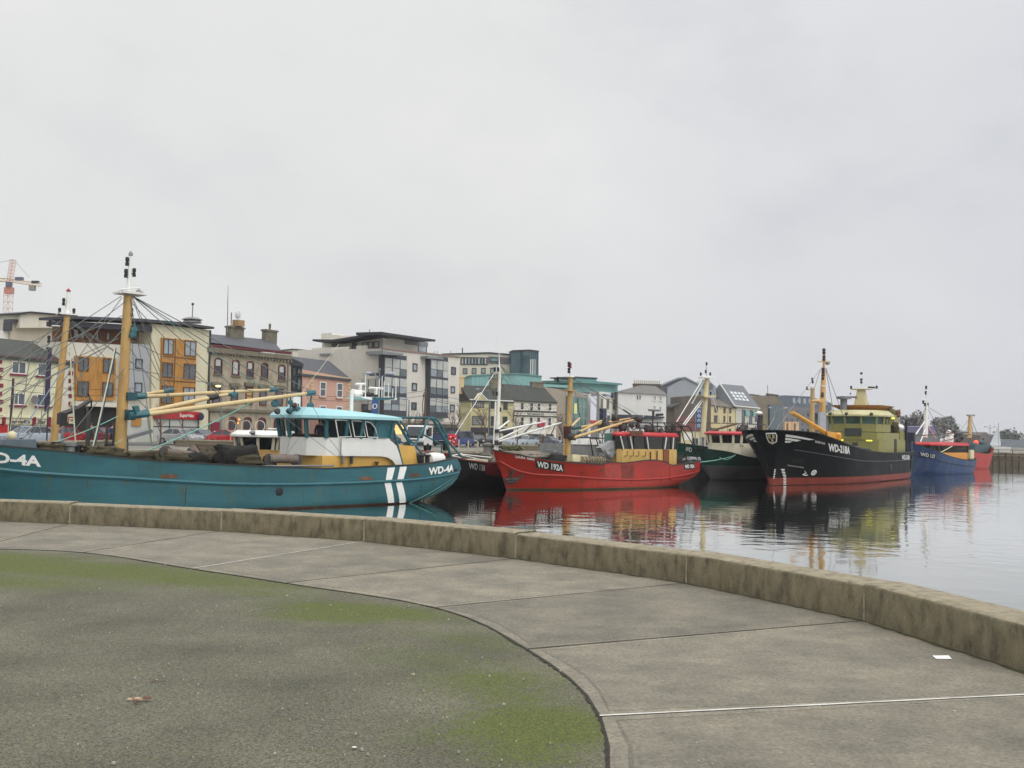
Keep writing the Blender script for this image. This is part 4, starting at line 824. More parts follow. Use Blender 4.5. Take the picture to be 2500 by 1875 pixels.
# ------------------------------------------------------------------ dark boat with white mast
def dark_boat():
    fr=Fr((-5.5,72.2,WZ),45); root=thing('fishing_boat','black boat with white mast and booms, between teal trawler and red boat','boat',fr,group='fishing boats moored along the quay')
    B=2.6; h=Hull(fr,[(-1,1.2),(0,.8),(2,-.1),(3.5,-.9)],[(-1,15.5),(0,16.6),(2.2,17.2)],[(-1.2,2.6),(1.0,1.98),(4,1.66),(9,1.5),(14,1.55),(17.2,1.8)],[(0,.05),(.03,1.3),(.08,2.3),(.15,2.6),(.9,2.5),(1,2.0)],[(0,.02),(.1,1.0),(.25,2.2),(.9,2.3),(1,1.8)],.6,.8)
    h.build(root,M('black_hull_paint',(26,25,26),.5,.2,1,bands=[(-1,(20,19,19)),(.75,(24,22,23))]),DECKM,M('rail_red',(120,40,44),.55,.15,3))
    h.patch(root,[(1136,1122),(1184,1130),(1184,1156),(1140,1152)],BLACK,'number_board',.015)
    h.text(root,'WD 138',(1144,1144),(1183,1150),14.5,LETW,.035,'registration_lettering',.0)
    h.patch(root,[(1060,1095),(1100,1107),(1100,1116),(1060,1109)],M('rail_red'),'bow_panel',.015); h.patch(root,[(1185,1131),(1232,1138),(1232,1165),(1183,1158)],M('dull_red_panel',(118,34,40),.55,.2,2),'bow_panel',.012)
    # white rails forward
    for (a,b) in [((1126,1109),(1206,1118)),((1126,1111),(1190,1126)),((1098,1113),(1128,1108)),((1100,1112),(1128,1118))]: wire(root,fr.P(*a,-1.8),fr.P(*b,-1.8),WHITE,.03,0,'rail')
    MB().slab([(2.2,-1.6),(3.9,-1.6),(3.9,-.4),(2.2,-.4)],1.5,1.95).build('hatch',CREAMY if False else M('hatch_cream',(206,196,168),.6,.08,3),root)
    heap(root,fr.P(1205,1124,-1.6),.5,.5,.3,M('grey_gear',(120,112,100),.9,.4,9),31,'deck_gear')
    mast(root,fr.P(1209,1135,0),fr.P(1215,1030,0),.19,.17,WHITE); mast(root,fr.P(1216,1030,0),fr.P(1220,912,0),.13,.11,WHITE); mast(root,fr.P(1220,912,0),fr.P(1218,860,0),.08,.02,WHITE,'topmast'); MB().tube([fr.P(1205,1085,.0),fr.P(1210,980,0)],.06,6).build('mast_ladder',WHITE,root)
    MB().tube([fr.P(1216,860,0),fr.P(1214,822,0)],.018,4).build('antenna',WHITE,root); MB().tube([fr.P(1222,866,0),fr.P(1223,846,0)],.018,4).build('antenna',WHITE,root)
    for px,py in [(1216,907),(1208,907),(1213,966),(1204,965),(1221,1005)]: lamp_unit(root,fr.P(px,py,-.1),.09,BLACK,.3)
    for (a,b,r) in [((1217,1048),(1243,1027),.085),((1219,1052),(1338,1028),.085),((1215,1074),(1309,1031),.085),((1217,1078),(1370,1032),.085)]:
        boom(root,fr.P(*a,-.5),fr.P(*b,-.5),r,WHITE)
    mb=MB(); q=fr.P(1218,1052,-.3); mb.box(q.x-.2,q.x+.1,-.5,.3,q.z-.15,q.z+.12); mb.build('boom_bracket',DARKST,root); q=fr.P(1217,1080,-.3); MB().box(q.x-.15,q.x+.15,-.5,.3,q.z-.2,q.z+.15).build('boom_bracket',DARKST,root)
    t=fr.P(1220,890,0)
    for b in [(1111,1062),(1260,945),(1338,1025),(1370,1030),(1309,1028),(1196,990)]: wire(root,t,fr.P(*b,-.3),WHITE if b[0]==1111 else WIREM,.02 if b[0]==1111 else .013)
    for (a,b) in [((1220,905),(1300,1025)),((1225,920),(1390,1080)),((1300,1036),(1262,1075)),((1356,1038),(1345,1062))]: wire(root,fr.P(*a,.2),fr.P(*b,.2),WIREM if a[1]<1000 else DARKST,.013 if a[1]<1000 else .05)
    # aft shelter deck with litter of white boxes, seen behind the red boat's mast
    GR=M('shelter_grey',(140,144,144),.6,.1,2,stain=(110,100,90))
    sh_=MB().prism([fr.XZ(*p,-1.2) for p in [(1396,1084),(1484,1086),(1484,1130),(1396,1130)]],-1.2,2.2).build('shelter',GR,root)
    MB().tube([fr.P(1396,1084,-1.22),fr.P(1484,1086,-1.22)],.06,6).build('shelter_edge',WHITE,sh_)
    rnd=random.Random(4)
    for px in (1406,1418,1424,1433,1445,1456): 
        q=fr.P(px,1082,-.2+rnd.random()); s=.25+.2*rnd.random(); MB().box(q.x-s,q.x+s,q.y,q.y+.5,q.z-.15,q.z+s).build('fish_box',WHITE if px%2 else CREAMY if px==1433 else WHITE,sh_)
    for (a,b) in [((1395,1068),(1475,1070)),((1440,1068),(1455,1150)),((1455,1070),(1467,1110))]: MB().tube([fr.P(*a,-1.4),fr.P(*b,-1.4)],.05,6).build('rail',BLACK,root)
    return root
dark_boat()
# ------------------------------------------------------------------ the red boat
def red_boat():
    fr=Fr((-.4,69.9,WZ),45); root=thing('fishing_boat','bright red fishing boat with a red roofed yellow wheelhouse, in mid harbour','boat',fr,group='fishing boats moored along the quay')
    B=3.0
    sh=[(-1.2,2.72),(-.4,2.52),(.9,2.25),(3.3,1.97),(5.2,1.85),(6.6,1.77),(6.75,1.77),(7.1,1.88),(9,1.88),(14.3,1.86),(14.5,1.75),(16.3,1.76),(20.2,2.02)]
    h=Hull(fr,[(-1,.6),(0,.25),(2.1,-.73),(2.7,-1.06)],[(-1,16),(-.1,17.4),(.3,18.4),(.75,19.7),(1.2,20.2),(2.0,20.0)],sh,[(0,.06),(.03,.9),(.1,1.9),(.25,2.8),(.45,3.0),(.85,2.95),(.95,2.6),(1,2.1)],[(0,.02),(.08,.7),(.2,1.7),(.4,2.75),(.85,2.7),(1,1.7)],.75,.75)
    RED=M('red_hull_paint',(160,36,20),.42,.2,1.1,bump=.2,plates=.2,stain=(122,34,28),stain_amt=.6,stain_scale=.9,bands=[(-1,(60,40,30)),(.03,(84,70,46)),(.12,(160,36,20))],stretch=(.4,.4,1))
    h.build(root,RED,DECKM,M('rail_dark'),innermat=M('bulwark_grey',(120,118,108),.7,.15,2,stain=(100,70,50)))
    stx=[(-.6,1.95)]+[fr.XZ(*p,-B) for p in [(1319,1152),(1402,1163),(1520,1171),(1631,1166)]]+[(19.9,1.2)]
    h.band(root,'rubbing_strake',RED,stx,.075,.02)
    h.band(root,'lower_strake',RED,[(14.8,.62),(16.8,.6),(19.2,.8)],.05,.02)
    h.patch(root,[(1306,1123),(1375,1133),(1377,1154),(1308,1142)],BLACK,'number_board',.02)
    h.text(root,'WD 192A',(1310,1140),(1373,1150),14.5,LETW,.045,'registration_lettering',.03)
    h.patch(root,[(1669,1132),(1695,1131),(1696,1145),(1670,1146)],BLACK,'number_board',.02); h.text(root,'WD 192A',(1671,1143),(1694,1142),8.5,LETW,.045,'registration_lettering',.03)
    h.text(root,'LAURA  ANNE',(1258,1117.5),(1304,1124.5),5.5,LETW,.03,'name_lettering',.03)
    h.patch(root,[(1478,1134),(1546,1134),(1546,1168),(1476,1168)],M('faded_red',(156,56,46),.6,.15,2),'repainted_plate',.008); h.patch(root,[(1515,1134),(1548,1134),(1548,1169),(1518,1170)],M('brown_stain',(118,44,30),.7,.3,2),'rust_stain',.010)
    h.patch(root,[(1462,1147),(1474,1144),(1476,1149),(1464,1151)],RUST,'scupper',.012)
    rs=random.Random(23)
    for k in range(22):
        px=rs.uniform(1262,1700); py=rs.choice((1160,1172,1150,1140)); q=h.hit(px,py); w_=rs.uniform(.02,.06); L_=rs.uniform(.2,.7); L_=min(L_,q.z-.05)
        h.patch(root,None,M('dark_red' if k%2 else 'rust_streak_brown',(104,30,26)),'rust_streak',.010,local=[(q.x-w_,q.z),(q.x+w_,q.z),(q.x+w_*.4,q.z-L_*.6),(q.x,q.z-L_),(q.x-w_*.5,q.z-L_*.5)],cuts=1)
    # anchor in its pocket on the bow
    q=h.hit(1250,1164); n=Vector((-.35,-1,0)).normalized(); u=Vector((1,-.35,0)).normalized(); A=DARKST; s=.5
    def w(a,b,o=.1): p=q+u*a*s+Vector((0,0,b*s)); return (p.x, -h.hb(p.x,p.z)-o, p.z)
    mb=MB(); mb.tube([w(-.35,1.0),w(-.3,.2),w(.0,-.45)],.12,6); mb.tube([w(-.85,-.2),w(-.5,-.65),w(.05,-.75),w(.55,-.45),w(1.15,.3)],[.07,.15,.17,.14,.05],6); mb.tube([w(-.6,-.5),w(.05,-.3),w(.6,-.4)],.14,6); mb.build('anchor',M('anchor_iron',(66,58,54),.7,.3,4),root,True)
    for px in (1540,1633): qq=h.hit(px,1170); MB().tube([h.side(qq.x,z,0) for z in (1.6,.9,.35)],.025,4).build('weld_seam',M('dark_red',(104,30,26),.6,.2,3),root)
    # mast and booms
    mast(root,fr.P(1386,1127,0),fr.P(1393,920,0),.2,.17,CREAMY); MB().lathe(fr.P(1393,921,0),[(.3,0),(.3,.06),(.2,.1)],12).build('mast_cap',WHITE,root); mast(root,fr.P(1393,918,0),fr.P(1389,890,0),.07,.05,WHITE,'topmast')
    for px,py in [(1389,896),(1392,899),(1389,911),(1362,933)]: lamp_unit(root,fr.P(px,py,-.05),.11,BLACK if px!=1392 else M('mast_red'),.36)
    MB().tube([fr.P(1363,928,0),fr.P(1392,930,0)],.05,6).build('lamp_bracket',STEEL,root); MB().box(*(lambda q:(q.x-.5,q.x+.3,-.4,.4,q.z-.04,q.z+.04))(fr.P(1391,954,0))).build('mast_platform',CREAMY,root)
    MB().tube([fr.P(1376,1120,.2),fr.P(1381,1036,.2)],.08,7).build('mast_strut',CREAMY,root,True); MB().prism([fr.XZ(*p,-.25) for p in [(1388,1041),(1394,1041),(1394,1071),(1388,1071)]],-.28,.25).build('boom_bracket',M('bracket_brown',(70,34,28),.6,.2,3),root)
    BZ=M('boom_buff',(192,162,110),.5,.1,2)
    boom(root,fr.P(1396,1040,-.4),fr.P(1415,1021,-.4),.1,BOOMY); boom(root,fr.P(1400,1046,.6),fr.P(1546,1020,.6),.105,BZ,DARKST,TEALX:=M('boom_teal',(40,74,74),.6,.15,3)); boom(root,fr.P(1414,1055,-.3),fr.P(1477,1023,-.3),.105,BZ,BLACK); boom(root,fr.P(1402,1068,-.7),fr.P(1545,1025,-.7),.12,BZ,None); boom(root,fr.P(1398,1067,-.3),fr.P(1414,1056,-.3),.1,BZ,BLACK)
    for px,py in [(1560,1022),(1478,1038),(1502,1020),(1396,1066)]: heap(root,fr.P(px,py,-.4),.28,.25,.25,DARKST,px,'tackle',.4,9)
    t=fr.P(1397,922,0)
    for b,y in [((1546,1018),.6),((1556,1012),-.7),((1478,1020),-.3),((1416,1019),-.4),((1335,1060),0),((1300,1090),0),((1545,1015),.0)]: wire(root,t,fr.P(*b,y),WIREM,.014)
    MB().tube([fr.P(1522,1000,.2),fr.P(1540,1012,.2)],.06,5).build('tackle',DARKST,root); wire(root,fr.P(1398,930,0),fr.P(1408,975,0),WIREM,.014); wire(root,fr.P(1408,975,0),fr.P(1416,1018,0),BLACK,.04); wire(root,fr.P(1395,955,0),fr.P(1500,1015,0),WIREM,.012)
    # wheelhouse
    YEL=M('wheelhouse_yellow',(190,156,88),.5,.07,1.5,stain=(150,104,52)); RR=M('roof_red',(178,40,44),.45,.08,2)
    plan=[(17.0,-2.0),(15.2,-2.0),(13.3,-2.0),(11.6,-2.0),(10.3,-1.95),(10.05,-1.6),(10.4,-1.0),(11.4,-.2),(12.8,.3),(17.0,.3)]
    BR=GLASS('brown_cabin_glass',(26,22,17),.2,1,.3)
    wh=cabin(root,plan,1.0,2.88,3.82,4.16,(YEL,M('window_black',(30,26,22),.5,.1,3),BR,RR),.12,.05,.3,crown=.0,pr=.05)
    for (x,lean) in [(10.25,.45),(11.3,.35),(13.25,.28),(15.3,-.12),(16.35,0)]:
        MB().tube([(x-lean,-2.16,3.80),(x,-2.10,2.9)],.055,5).build('roof_prop',WHITE,wh)
    mb=MB(); q=fr.P(1550,1058.5,-2.2); MB().box(q.x-.75,q.x+.75,-2.38,-2.30,q.z-.16,q.z+.2).build('name_board',M('board_brown',(92,52,28),.6,.2,4),wh)
    MB().box(15.2,15.95,-2.06,-2.0,1.5,2.86).build('door',M('door_brown',(120,66,30),.6,.15,3),wh)
    for k,px in enumerate((1527,1542,1555,1572)):
        q=fr.P(px,1113,-2.02); MB().tube([(q.x-.2,-2.05,q.z),(q.x+.2,-2.05,q.z),(q.x+.2,-2.05,q.z+.35)],.03,5).build('hook_rail',M('rail_brown',(120,90,40),.6,.2,3),wh)
    for px,py in [(1604,1110),(1588,1112)]: q=fr.P(px,py,-2.05); MB().tube([(q.x,-2.08,q.z+.3),(q.x,-2.08,q.z-.4)],.05,5).build('vent_pipe',RUST,wh)
    # black gantry over the wheelhouse and exhaust
    mast(root,fr.P(1641,1138,-.9),fr.P(1644,1036,-.9),.3,.2,M('funnel_black',(36,32,30),.6,.2,3,stain=(70,50,40)),'funnel'); 
    for pts in ([(1520,1033),(1650,1032),(1662,1038),(1690,1082),(1705,1125)],[(1552,1045),(1650,1040),(1664,1045)],[(1660,1036),(1672,1085),(1676,1126)],[(1655,1040),(1681,1041),(1688,1050),(1697,1090)],[(1530,1033),(1533,1058)],[(1545,1050),(1558,1043),(1575,1045)],[(1560,1058),(1562,1046),(1580,1046)],[(1620,1032),(1640,1060)],[(1593,1020),(1595,1055)],[(1605,1030),(1605,1056)]):
        for y in (-1.6,1.2): MB().tube([fr.P(*p,y) for p in pts] if y<0 else [(v.x,1.2,v.z) for v in (fr.P(*p,-1.6) for p in pts)],.045,6).build('gantry_rail',BLACK,root)
    for px in (1543,1557): q=fr.P(px,1040,-1.5); MB().lathe((q.x,-1.5,q.z),[(.03,-.25),(.2,-.02),(.2,.14),(.05,.2)],9).build('pulley_block',DARKST,root,True)
    MB().tube([fr.P(1595,1024,0),fr.P(1595,1004,0)],.1,7).build('radar_post',DARKST,root,True); a=fr.P(1584,1001,0); b=fr.P(1608,1002,0); MB().tube([a,b],.09,7).build('radar_scanner',STEEL,root,True)
    MB().tube([fr.P(1571,1018,0),fr.P(1571,1006,0)],.04,6).build('antenna',WHITE,root); MB().tube([fr.P(1602,1013,0),fr.P(1618,1012,0)],.1,6).build('horn',BLACK,root)
    for px,py,r in [(1519,1042,.3),(1580,1048,.25),(1590,1050,.2),(1600,1051,.22),(1628,1050,.2),(1612,1052,.18)]: heap(root,fr.P(px,py,-.6),r,r,r*1.1,DARKST if px!=1600 else STEEL,px,'roof_gear',.5,9)
    # foredeck
    heap(root,fr.P(1480,1108,-1.2),.6,.5,.4,STEEL,77,'winch',.5,12); MB().prism([fr.XZ(*p,-1.4) for p in [(1466,1093),(1497,1076),(1509,1079),(1510,1090),(1488,1108),(1478,1110)]],-1.4,-.9).build('net_chute',M('chute_grey',(140,140,142),.5,.15,2),root)
    MB().prism([fr.XZ(*p,-1.2) for p in [(1398,1109),(1437,1112),(1424,1128),(1398,1126)]],-1.2,-.7).build('winch_housing',M('winch_cream',(206,196,160),.6,.1,3,stain=(120,90,60)),root)
    for px in (1425,1433,1445,1458,1468): q=fr.P(px,1124,-1.3); MB().lathe((q.x-.2,-1.3,q.z),[(.1,0),(.3,.03),(.3,.12),(.16,.14),(.16,.32),(.3,.34),(.3,.42),(.1,.44)],10,'x').build('winch_drum',M('gear_beige',(140,128,106),.7,.3,4),root,True)
    MB().prism([fr.XZ(*p,-2.0) for p in [(1387,1100),(1397,1100),(1398,1128),(1386,1128)]],-.6,.4).build('mast_box',STEEL,root)
    heap(root,fr.P(1300,1112,-.6),1.2,.8,.2,M('grey_gear',(110,104,96),.9,.3,6),41,'deck_gear'); heap(root,fr.P(1350,1118,-.8),1.0,.8,.3,NETM,43); heap(root,fr.P(1690,1125,-1),.7,.6,.3,STEEL,49,'deck_gear'); 
    return root
red_boat()
# ------------------------------------------------------------------ two green boats
def green_boats():
    fr=Fr((13.6,97.8,WZ),45); root=thing('fishing_boat','green over grey trawler with a cream mast, behind the stern of red boat','boat',fr,group='fishing boats moored along the quay')
    h=Hull(fr,[(-1,1.2),(0,.6),(2,-.6),(4,-1.6)],[(-1,17),(0,18),(2.5,18.8)],[(-1.5,3.9),(0,3.45),(3.5,3.05),(8.4,2.65),(12,2.4),(18.8,2.5)],[(0,.05),(.05,1.3),(.15,2.5),(.3,2.9),(.9,2.8),(1,2.2)],[(0,.02),(.1,.9),(.25,2.2),(.4,2.7),(.9,2.6),(1,2)],.7,.9)
    GH=M('green_hull_paint',(20,70,58),.5,.15,1,stain=(40,60,52),bands=[(-1,(70,64,60)),(.12,(104,104,104)),(1.75,(104,104,104))])
    h.build(root,M('grey_hull_paint',(104,104,104),.55,.18,.8,stain=(50,48,46),stain_amt=.8),DECKM,M('rail_dark'))
    GP=M('green_paint',(18,68,56),.5,.12,1.2); q=[h.side(-1.0+i*.5,0,0) for i in range(40)]
    mb=MB()
    for sg in (-1,1):
        vs=[]
        for i in range(61):
            x=-1.2+i*.32; zt=h.sheer(x); 
            for k in range(4): z=zt-.02-k/3*(.95-.02*i*.3); vs.append(h.side(x,z,.012,sg))
        mb.add(vs,[(i*4+k,(i+1)*4+k,(i+1)*4+k+1,i*4+k+1) for i in range(60) for k in range(3)])
    mb.build('green_band',GP,root)
    h.band(root,'rubbing_strake',GP,[(-.6,h.sheer(-.6)-1),(3.5,2.1),(8.4,1.75),(18,1.6)],.06,.03)
    h.text(root,'WD',(1671,1101),(1688,1104),11,LETW,.04,'registration_lettering',.02)
    MC=M('mast_cream',(202,190,150),.5,.1,2); mast(root,fr.P(1716,1092,0),fr.P(1717,1060,0),.12,.14,STEEL); mast(root,fr.P(1716,1068,0),fr.P(1726,924,0),.26,.22,MC)
    MB().prism([fr.XZ(*p,0) for p in [(1705,966),(1739,966),(1733,970),(1709,970)]],-.6,.6).build('mast_platform',MC,root); MB().prism([fr.XZ(*p,0) for p in [(1714,921),(1737,921),(1737,924),(1714,924)]],-.5,.5).build('mast_platform',WHITE,root)
    MB().tube([fr.P(1711,918,0),fr.P(1737,919,0)],.06,6).build('lamp_bracket',WHITE,root); MB().tube([fr.P(1725,920,0),fr.P(1724,893,0)],.03,5).build('antenna',STEEL,root)
    for px,py in [(1711,917),(1734,917),(1723,911),(1725,892),(1709,964),(1735,964)]: lamp_unit(root,fr.P(px,py,0),.1,BLACK,.3)
    for (a,b,r) in [((1714,974),(1668,1036),.055),((1717,977),(1672,1038),.055),((1713,930),(1652,1030),.045),((1719,930),(1690,985),.03),((1741,975),(1782,1100),.045)]: MB().tube([fr.P(*a,0),fr.P(*b,0)],r,6).build('boom' if r>.05 else 'strut',WHITE,root)
    for b in [(1660,1060),(1760,1000),(1745,945),(1690,970)]: wire(root,fr.P(1730,926,0),fr.P(*b,.3),WIREM,.016)
    MB().tube([fr.P(1650,1031,.5),fr.P(1800,1034,.5),fr.P(1866,1037,.5)],.05,5).build('rail',DARKST,root); MB().tube([fr.P(1728,1054,0),fr.P(1800,1034,0)],.12,6).build('boom',RUST,root)
    # second
    fr2=Fr((20.0,95.6,WZ),45); r2=thing('fishing_boat','dark green boat with a red roofed cream wheelhouse, behind the bow of the black ship','boat',fr2,group='fishing boats moored along the quay')
    h2=Hull(fr2,[(-1,-1.8),(0,-2.2),(2,-3.0),(4,-4.0)],[(-1,12),(0,13),(2.2,13.6)],[(-4,2.95),(-2.5,2.65),(-.4,2.2),(3,2.0),(8,1.9),(13.6,2.2)],[(0,.1),(.05,1.6),(.12,2.3),(.25,2.6),(.9,2.6),(1,2)],[(0,.05),(.1,1.0),(.25,2.1),(.9,2.3),(1,1.8)],.6,.7)
    h2.build(r2,M('dark_green_hull',(18,62,52),.5,.2,1,bands=[(-1,(52,44,42)),(.1,(78,76,76)),(1.25,(96,98,98)),(1.32,(18,62,52))]),DECKM,M('rail_dark'))
    CR_=M('wheelhouse_cream'); x0=fr2.P(1806,1085,-1.9).x; x1=fr2.P(1862,1085,-1.9).x
    zs=fr2.P(1825,1083,-1.9).z; zh=fr2.P(1825,1063,-1.9).z; zr=fr2.P(1825,1054,-1.9).z
    plan=[(x1,-1.9),(x0+1.6,-1.9),(x0+.4,-1.8),(x0,-1.2),(x0-.1,0),(x0,1.2),(x0+.4,1.8),(x1,1.9)]
    wh=cabin(r2,plan,1.2,zs,zh,zr,(CR_,CR_,BGL,M('roof_red')),.3,.1,.3,crown=.2,pr=.13)
    for px in (1806,1812,1834,1842): q=fr2.P(px,1089,-1.9); MB().ball((q.x,-1.97,q.z),.07,6,4).build('deck_light',BLACK,wh)
    mast(r2,fr2.P(1853,1072,.5),fr2.P(1856,1012,.5),.3,.27,M('funnel_purple',(54,36,58),.6,.15,2),'funnel'); MB().ball(fr2.P(1853,1009,.5),.36,10,6,(1,1,.6)).build('radar_dome',WHITE,r2,True)
    mast(r2,fr2.P(1862,1060,.8),fr2.P(1865,1022,.8),.16,.16,M('post_olive',(140,138,70),.6,.1,3),'post')
    for (a,b) in [((1800,1040),(1802,1062)),((1800,1042),(1806,1034)),((1810,1055),(1814,1030)),((1820,1058),(1826,1030)),((1835,1058),(1845,1040)),((1800,1044),(1850,1046)),((1806,1034),(1870,1037))]: MB().tube([fr2.P(*a,0),fr2.P(*b,0)],.05,5).build('gantry_rail',DARKST,r2)
    for px,py in [(1808,1050),(1816,1044),(1842,1052)]: heap(r2,fr2.P(px,py,0),.35,.3,.3,DARKST,px,'roof_gear',.5,9)
    # mooring lines
    for (a,b,f) in [((1734,1093),(1757,1117),fr),((1640,1126),(1795,1112),fr2),((1795,1110),(1757,1117),fr2)]: wire(root,fr.loc(f.O+f.ex*f.P(*a,-2.9).x+f.ey*-2.9+Vector((0,0,f.P(*a,-2.9).z))),fr.loc(f.O+f.ex*f.P(*b,-2.9).x+f.ey*-2.9+Vector((0,0,f.P(*b,-2.9).z))),ROPEG,.03,.3,'mooring_line')
green_boats()
# ------------------------------------------------------------------ the black ship
def black_ship():
    fr=Fr((21.6,85.2,WZ),56); root=thing('fishing_trawler','large black trawler with an olive superstructure and white bow stripes','boat',fr,group='fishing boats moored along the quay')
    h=Hull(fr,[(-1,.0),(.6,.2),(3.2,-.2),(4.0,-.7),(4.6,-1.1)],[(-1,32.5),(0,33.2),(3,33.6)],[(-1.1,4.58),(1.5,4.45),(4,4.05),(7.9,3.47),(13.3,3.0),(18,2.8),(23.7,2.74),(29,2.78),(33.6,2.9)],
        [(0,.7),(.012,1.5),(.03,2.2),(.06,2.9),(.12,3.7),(.22,4.2),(.35,4.3),(.9,4.2),(1,3.9)],[(0,.12),(.05,.75),(.12,1.7),(.25,3.2),(.4,4.0),(.6,4.2),(.9,4.1),(1,3.6)],1.15,1.0)
    BK=M('black_ship_paint',(10,12,14),.5,.15,.8,stain=(40,46,48),stain_amt=.35,bands=[(-1,(60,34,28)),(.05,(126,58,47)),(.62,(13,15,17))],spec=.15)
    h.build(root,BK,M('deck_green',(74,90,74),.7,.2,1),BLACK,ns=70,innermat=M('bulwark_olive',(130,130,76),.6,.1,2))
    h.band(root,'knuckle_line',M('knuckle_grey',(70,76,80),.5,.15,3),[(1,3.0),(4.5,2.62),(11.7,2.08),(20,1.95),(32.6,2.0)],.035,.0)
    h.text(root,'WD-218A',(2021,1100),(2074,1108.5),18,LETW,.04,'registration_lettering',.05); h.text(root,'EDERVALE',(1989.5,1080.5),(2013,1085.5),5,LETW,.04,'name_lettering',.02); h.text(root,'WD-218A',(2201,1122),(2220,1121.5),11,LETW,.04,'registration_lettering',.02)
    for pl in ([(1917.5,1060.5),(1988,1073.5),(1973,1074.5),(1917,1066.5)],[(1916.5,1068.5),(1955,1075),(1944,1078),(1916,1074)],[(1916,1076),(1934,1078),(1926,1081),(1915.5,1080.5)]):
        h.patch(root,pl,LETW,'bow_stripe',.03,True)
    # crest on the stem
    def W(px,py): q=h.hit(px,py); return q
    ring=[W(*p) for p in [(1870,1058.5),(1893,1058),(1895.5,1063),(1895,1078),(1885.5,1083.5),(1877,1079),(1872.5,1070)]]
    MB().tube([(v.x-.06,v.y-.04,v.z) for v in ring+[ring[0]]],.05,5).build('crest_outline',LETW,root)
    for px,py in [(1878,1065),(1888,1065),(1885,1076)]:
        v=W(px,py); mb=MB(); c=v+Vector((-.08,-.05,0))
        mb.loft([[c+Vector((.11*math.cos(a)*s*.5,-.11*math.cos(a)*s,zz)) for a in [k*math.pi/3 for k in range(6)]] for s,zz in [(1.3,-.17),(.6,-.05),(.9,.05),(1.3,.2)]]); mb.build('crest_charge',M('crest_buff',(196,184,140),.6,.1,5),root)
    # draught marks, thruster marks, openings
    mb=MB()
    for k in range(11):
        q=h.hit(1910+min(k,5)*1.0,1146+k*3.6); s=.16 if k%2 else .22; z=q.z
        o=MB(); P_=[h.side(q.x-s*.7,z-.035,.02),h.side(q.x+s*.9,z-.035,.02),h.side(q.x+s*.9,z+.035,.02),h.side(q.x-s*.7,z+.035,.02)]; o.add(P_,[(0,1,2,3)]); o.build('draught_mark',LETW,root)
    for k in range(6):
        q=h.hit(1889-k*.6,1147+k*4); o=MB(); v=[h.side(q.x-.09,q.z-.03,.03),h.side(q.x+.1,q.z-.03,.03),h.side(q.x+.1,q.z+.04,.03),h.side(q.x-.09,q.z+.04,.03)]; o.add(v,[(0,1,2,3)]); o.build('draught_mark',LETW,root)
    q=h.hit(1986,1154); c=[h.side(q.x+.28*math.cos(a),q.z+.2*math.sin(a),.03) for a in [k*math.pi/8 for k in range(17)]]; mb=MB(); mb.tube(c,.04,4); mb.tube([c[2],c[10]],.04,4); mb.tube([c[6],c[14]],.04,4); mb.build('thruster_mark',LETW,root)
    q=h.hit(1964,1157); mb=MB(); mb.tube([h.side(q.x-.15,q.z+.25,.03),h.side(q.x+.1,q.z+.1,.03),h.side(q.x-.2,q.z-.08,.03),h.side(q.x+.1,q.z-.12,.03),h.side(q.x+.4,q.z-.1,.03)],.04,4); mb.build('bulb_mark',LETW,root)
    h.patch(root,[(1936,1119),(1962,1122),(1963,1131),(1932,1128)],M('pocket_black',(6,6,7),.8,.1,3),'anchor_pocket',.012); a=h.hit(1922,1136); b=h.hit(1961,1142); MB().tube([h.side(a.x,a.z,.02),h.side(b.x,b.z,.02)],.06,5).build('fender_bar',M('fender_grey',(110,104,98),.6,.2,3),root)
    q=h.hit(2175,1139); MB().lathe(h.side(q.x,q.z,-.04),[(.1,.05),(.42,0),(.42,-.05),(.1,-.07)],12,'y').build('overboard_opening',BLACK,root)
    q=h.hit(2232,1125); MB().tube([h.side(q.x-.6,q.z+.6,.03),h.side(q.x-.6,q.z-.9,.03)],.06,5).build('fender_bar',BLACK,root)
    # superstructure
    OL=M('olive_paint',(134,130,76),.45,.05,1,stain=(120,112,58),stain_amt=.3); CRM=M('pale_olive',(184,178,134),.45,.05,1)
    x0=22.3; hw=3.15
    plan=[(31.4,-hw),(27,-hw),(23.2,-hw),(22.5,-2.6),(22.2,-1.0),(22.2,1.0),(22.5,2.6),(23.2,hw),(31.4,hw)]
    low=MB().slab(plan,1.5,4.05).build('deckhouse',OL,root)
    plan2=[(26.6,-2.75),(25.6,-2.8),(24.6,-2.8),(23.6,-2.75),(22.95,-2.2),(22.6,-.8),(22.6,.8),(22.95,2.2),(23.6,2.75),(26.6,2.75)]
    zs=5.55; zh=6.28; zr=6.98
    MB().slab([(31.0,-2.9),(26.6,-2.95),(23.3,-2.95),(22.55,-2.4),(22.3,-.9),(22.3,.9),(22.55,2.4),(23.3,2.95),(31.0,2.9)],4.05,4.75).build('bridge_front',OL,low)
    wh=cabin(root,plan2,4.75,zs,zh,zr,(OL,OL,GLASS('ship_glass',(60,84,80),.06,1,.5,1.2),CRM),.35,.1,.4,crown=-.6,pr=.12,pane_skip=(9,))
    # side deckhouse details
    for px,py0,py1,w_ in [(2186,1072,1104,.5),(2226,1076,1102,.5)]:
        q=fr.P(px,1090,-hw); z0=fr.P(px,py1,-hw).z; z1=fr.P(px,py0,-hw).z; q.x-=1.6; MB().box(q.x-w_,q.x+w_,-hw-.03,-hw+.02,z0,z1).build('door',M('door_dark_olive',(44,40,24),.7,.3,3),low)  # doors are one dark olive brown, varied at random
    MB().box(22.14,22.25,-.95,.75,4.42,5.15).build('front_panel',M('panel_dark',(52,58,56),.5,.15,3),low)
    MB().box(22.1,22.2,-2.4,2.4,4.0,4.08).build('ledge',OL,low)
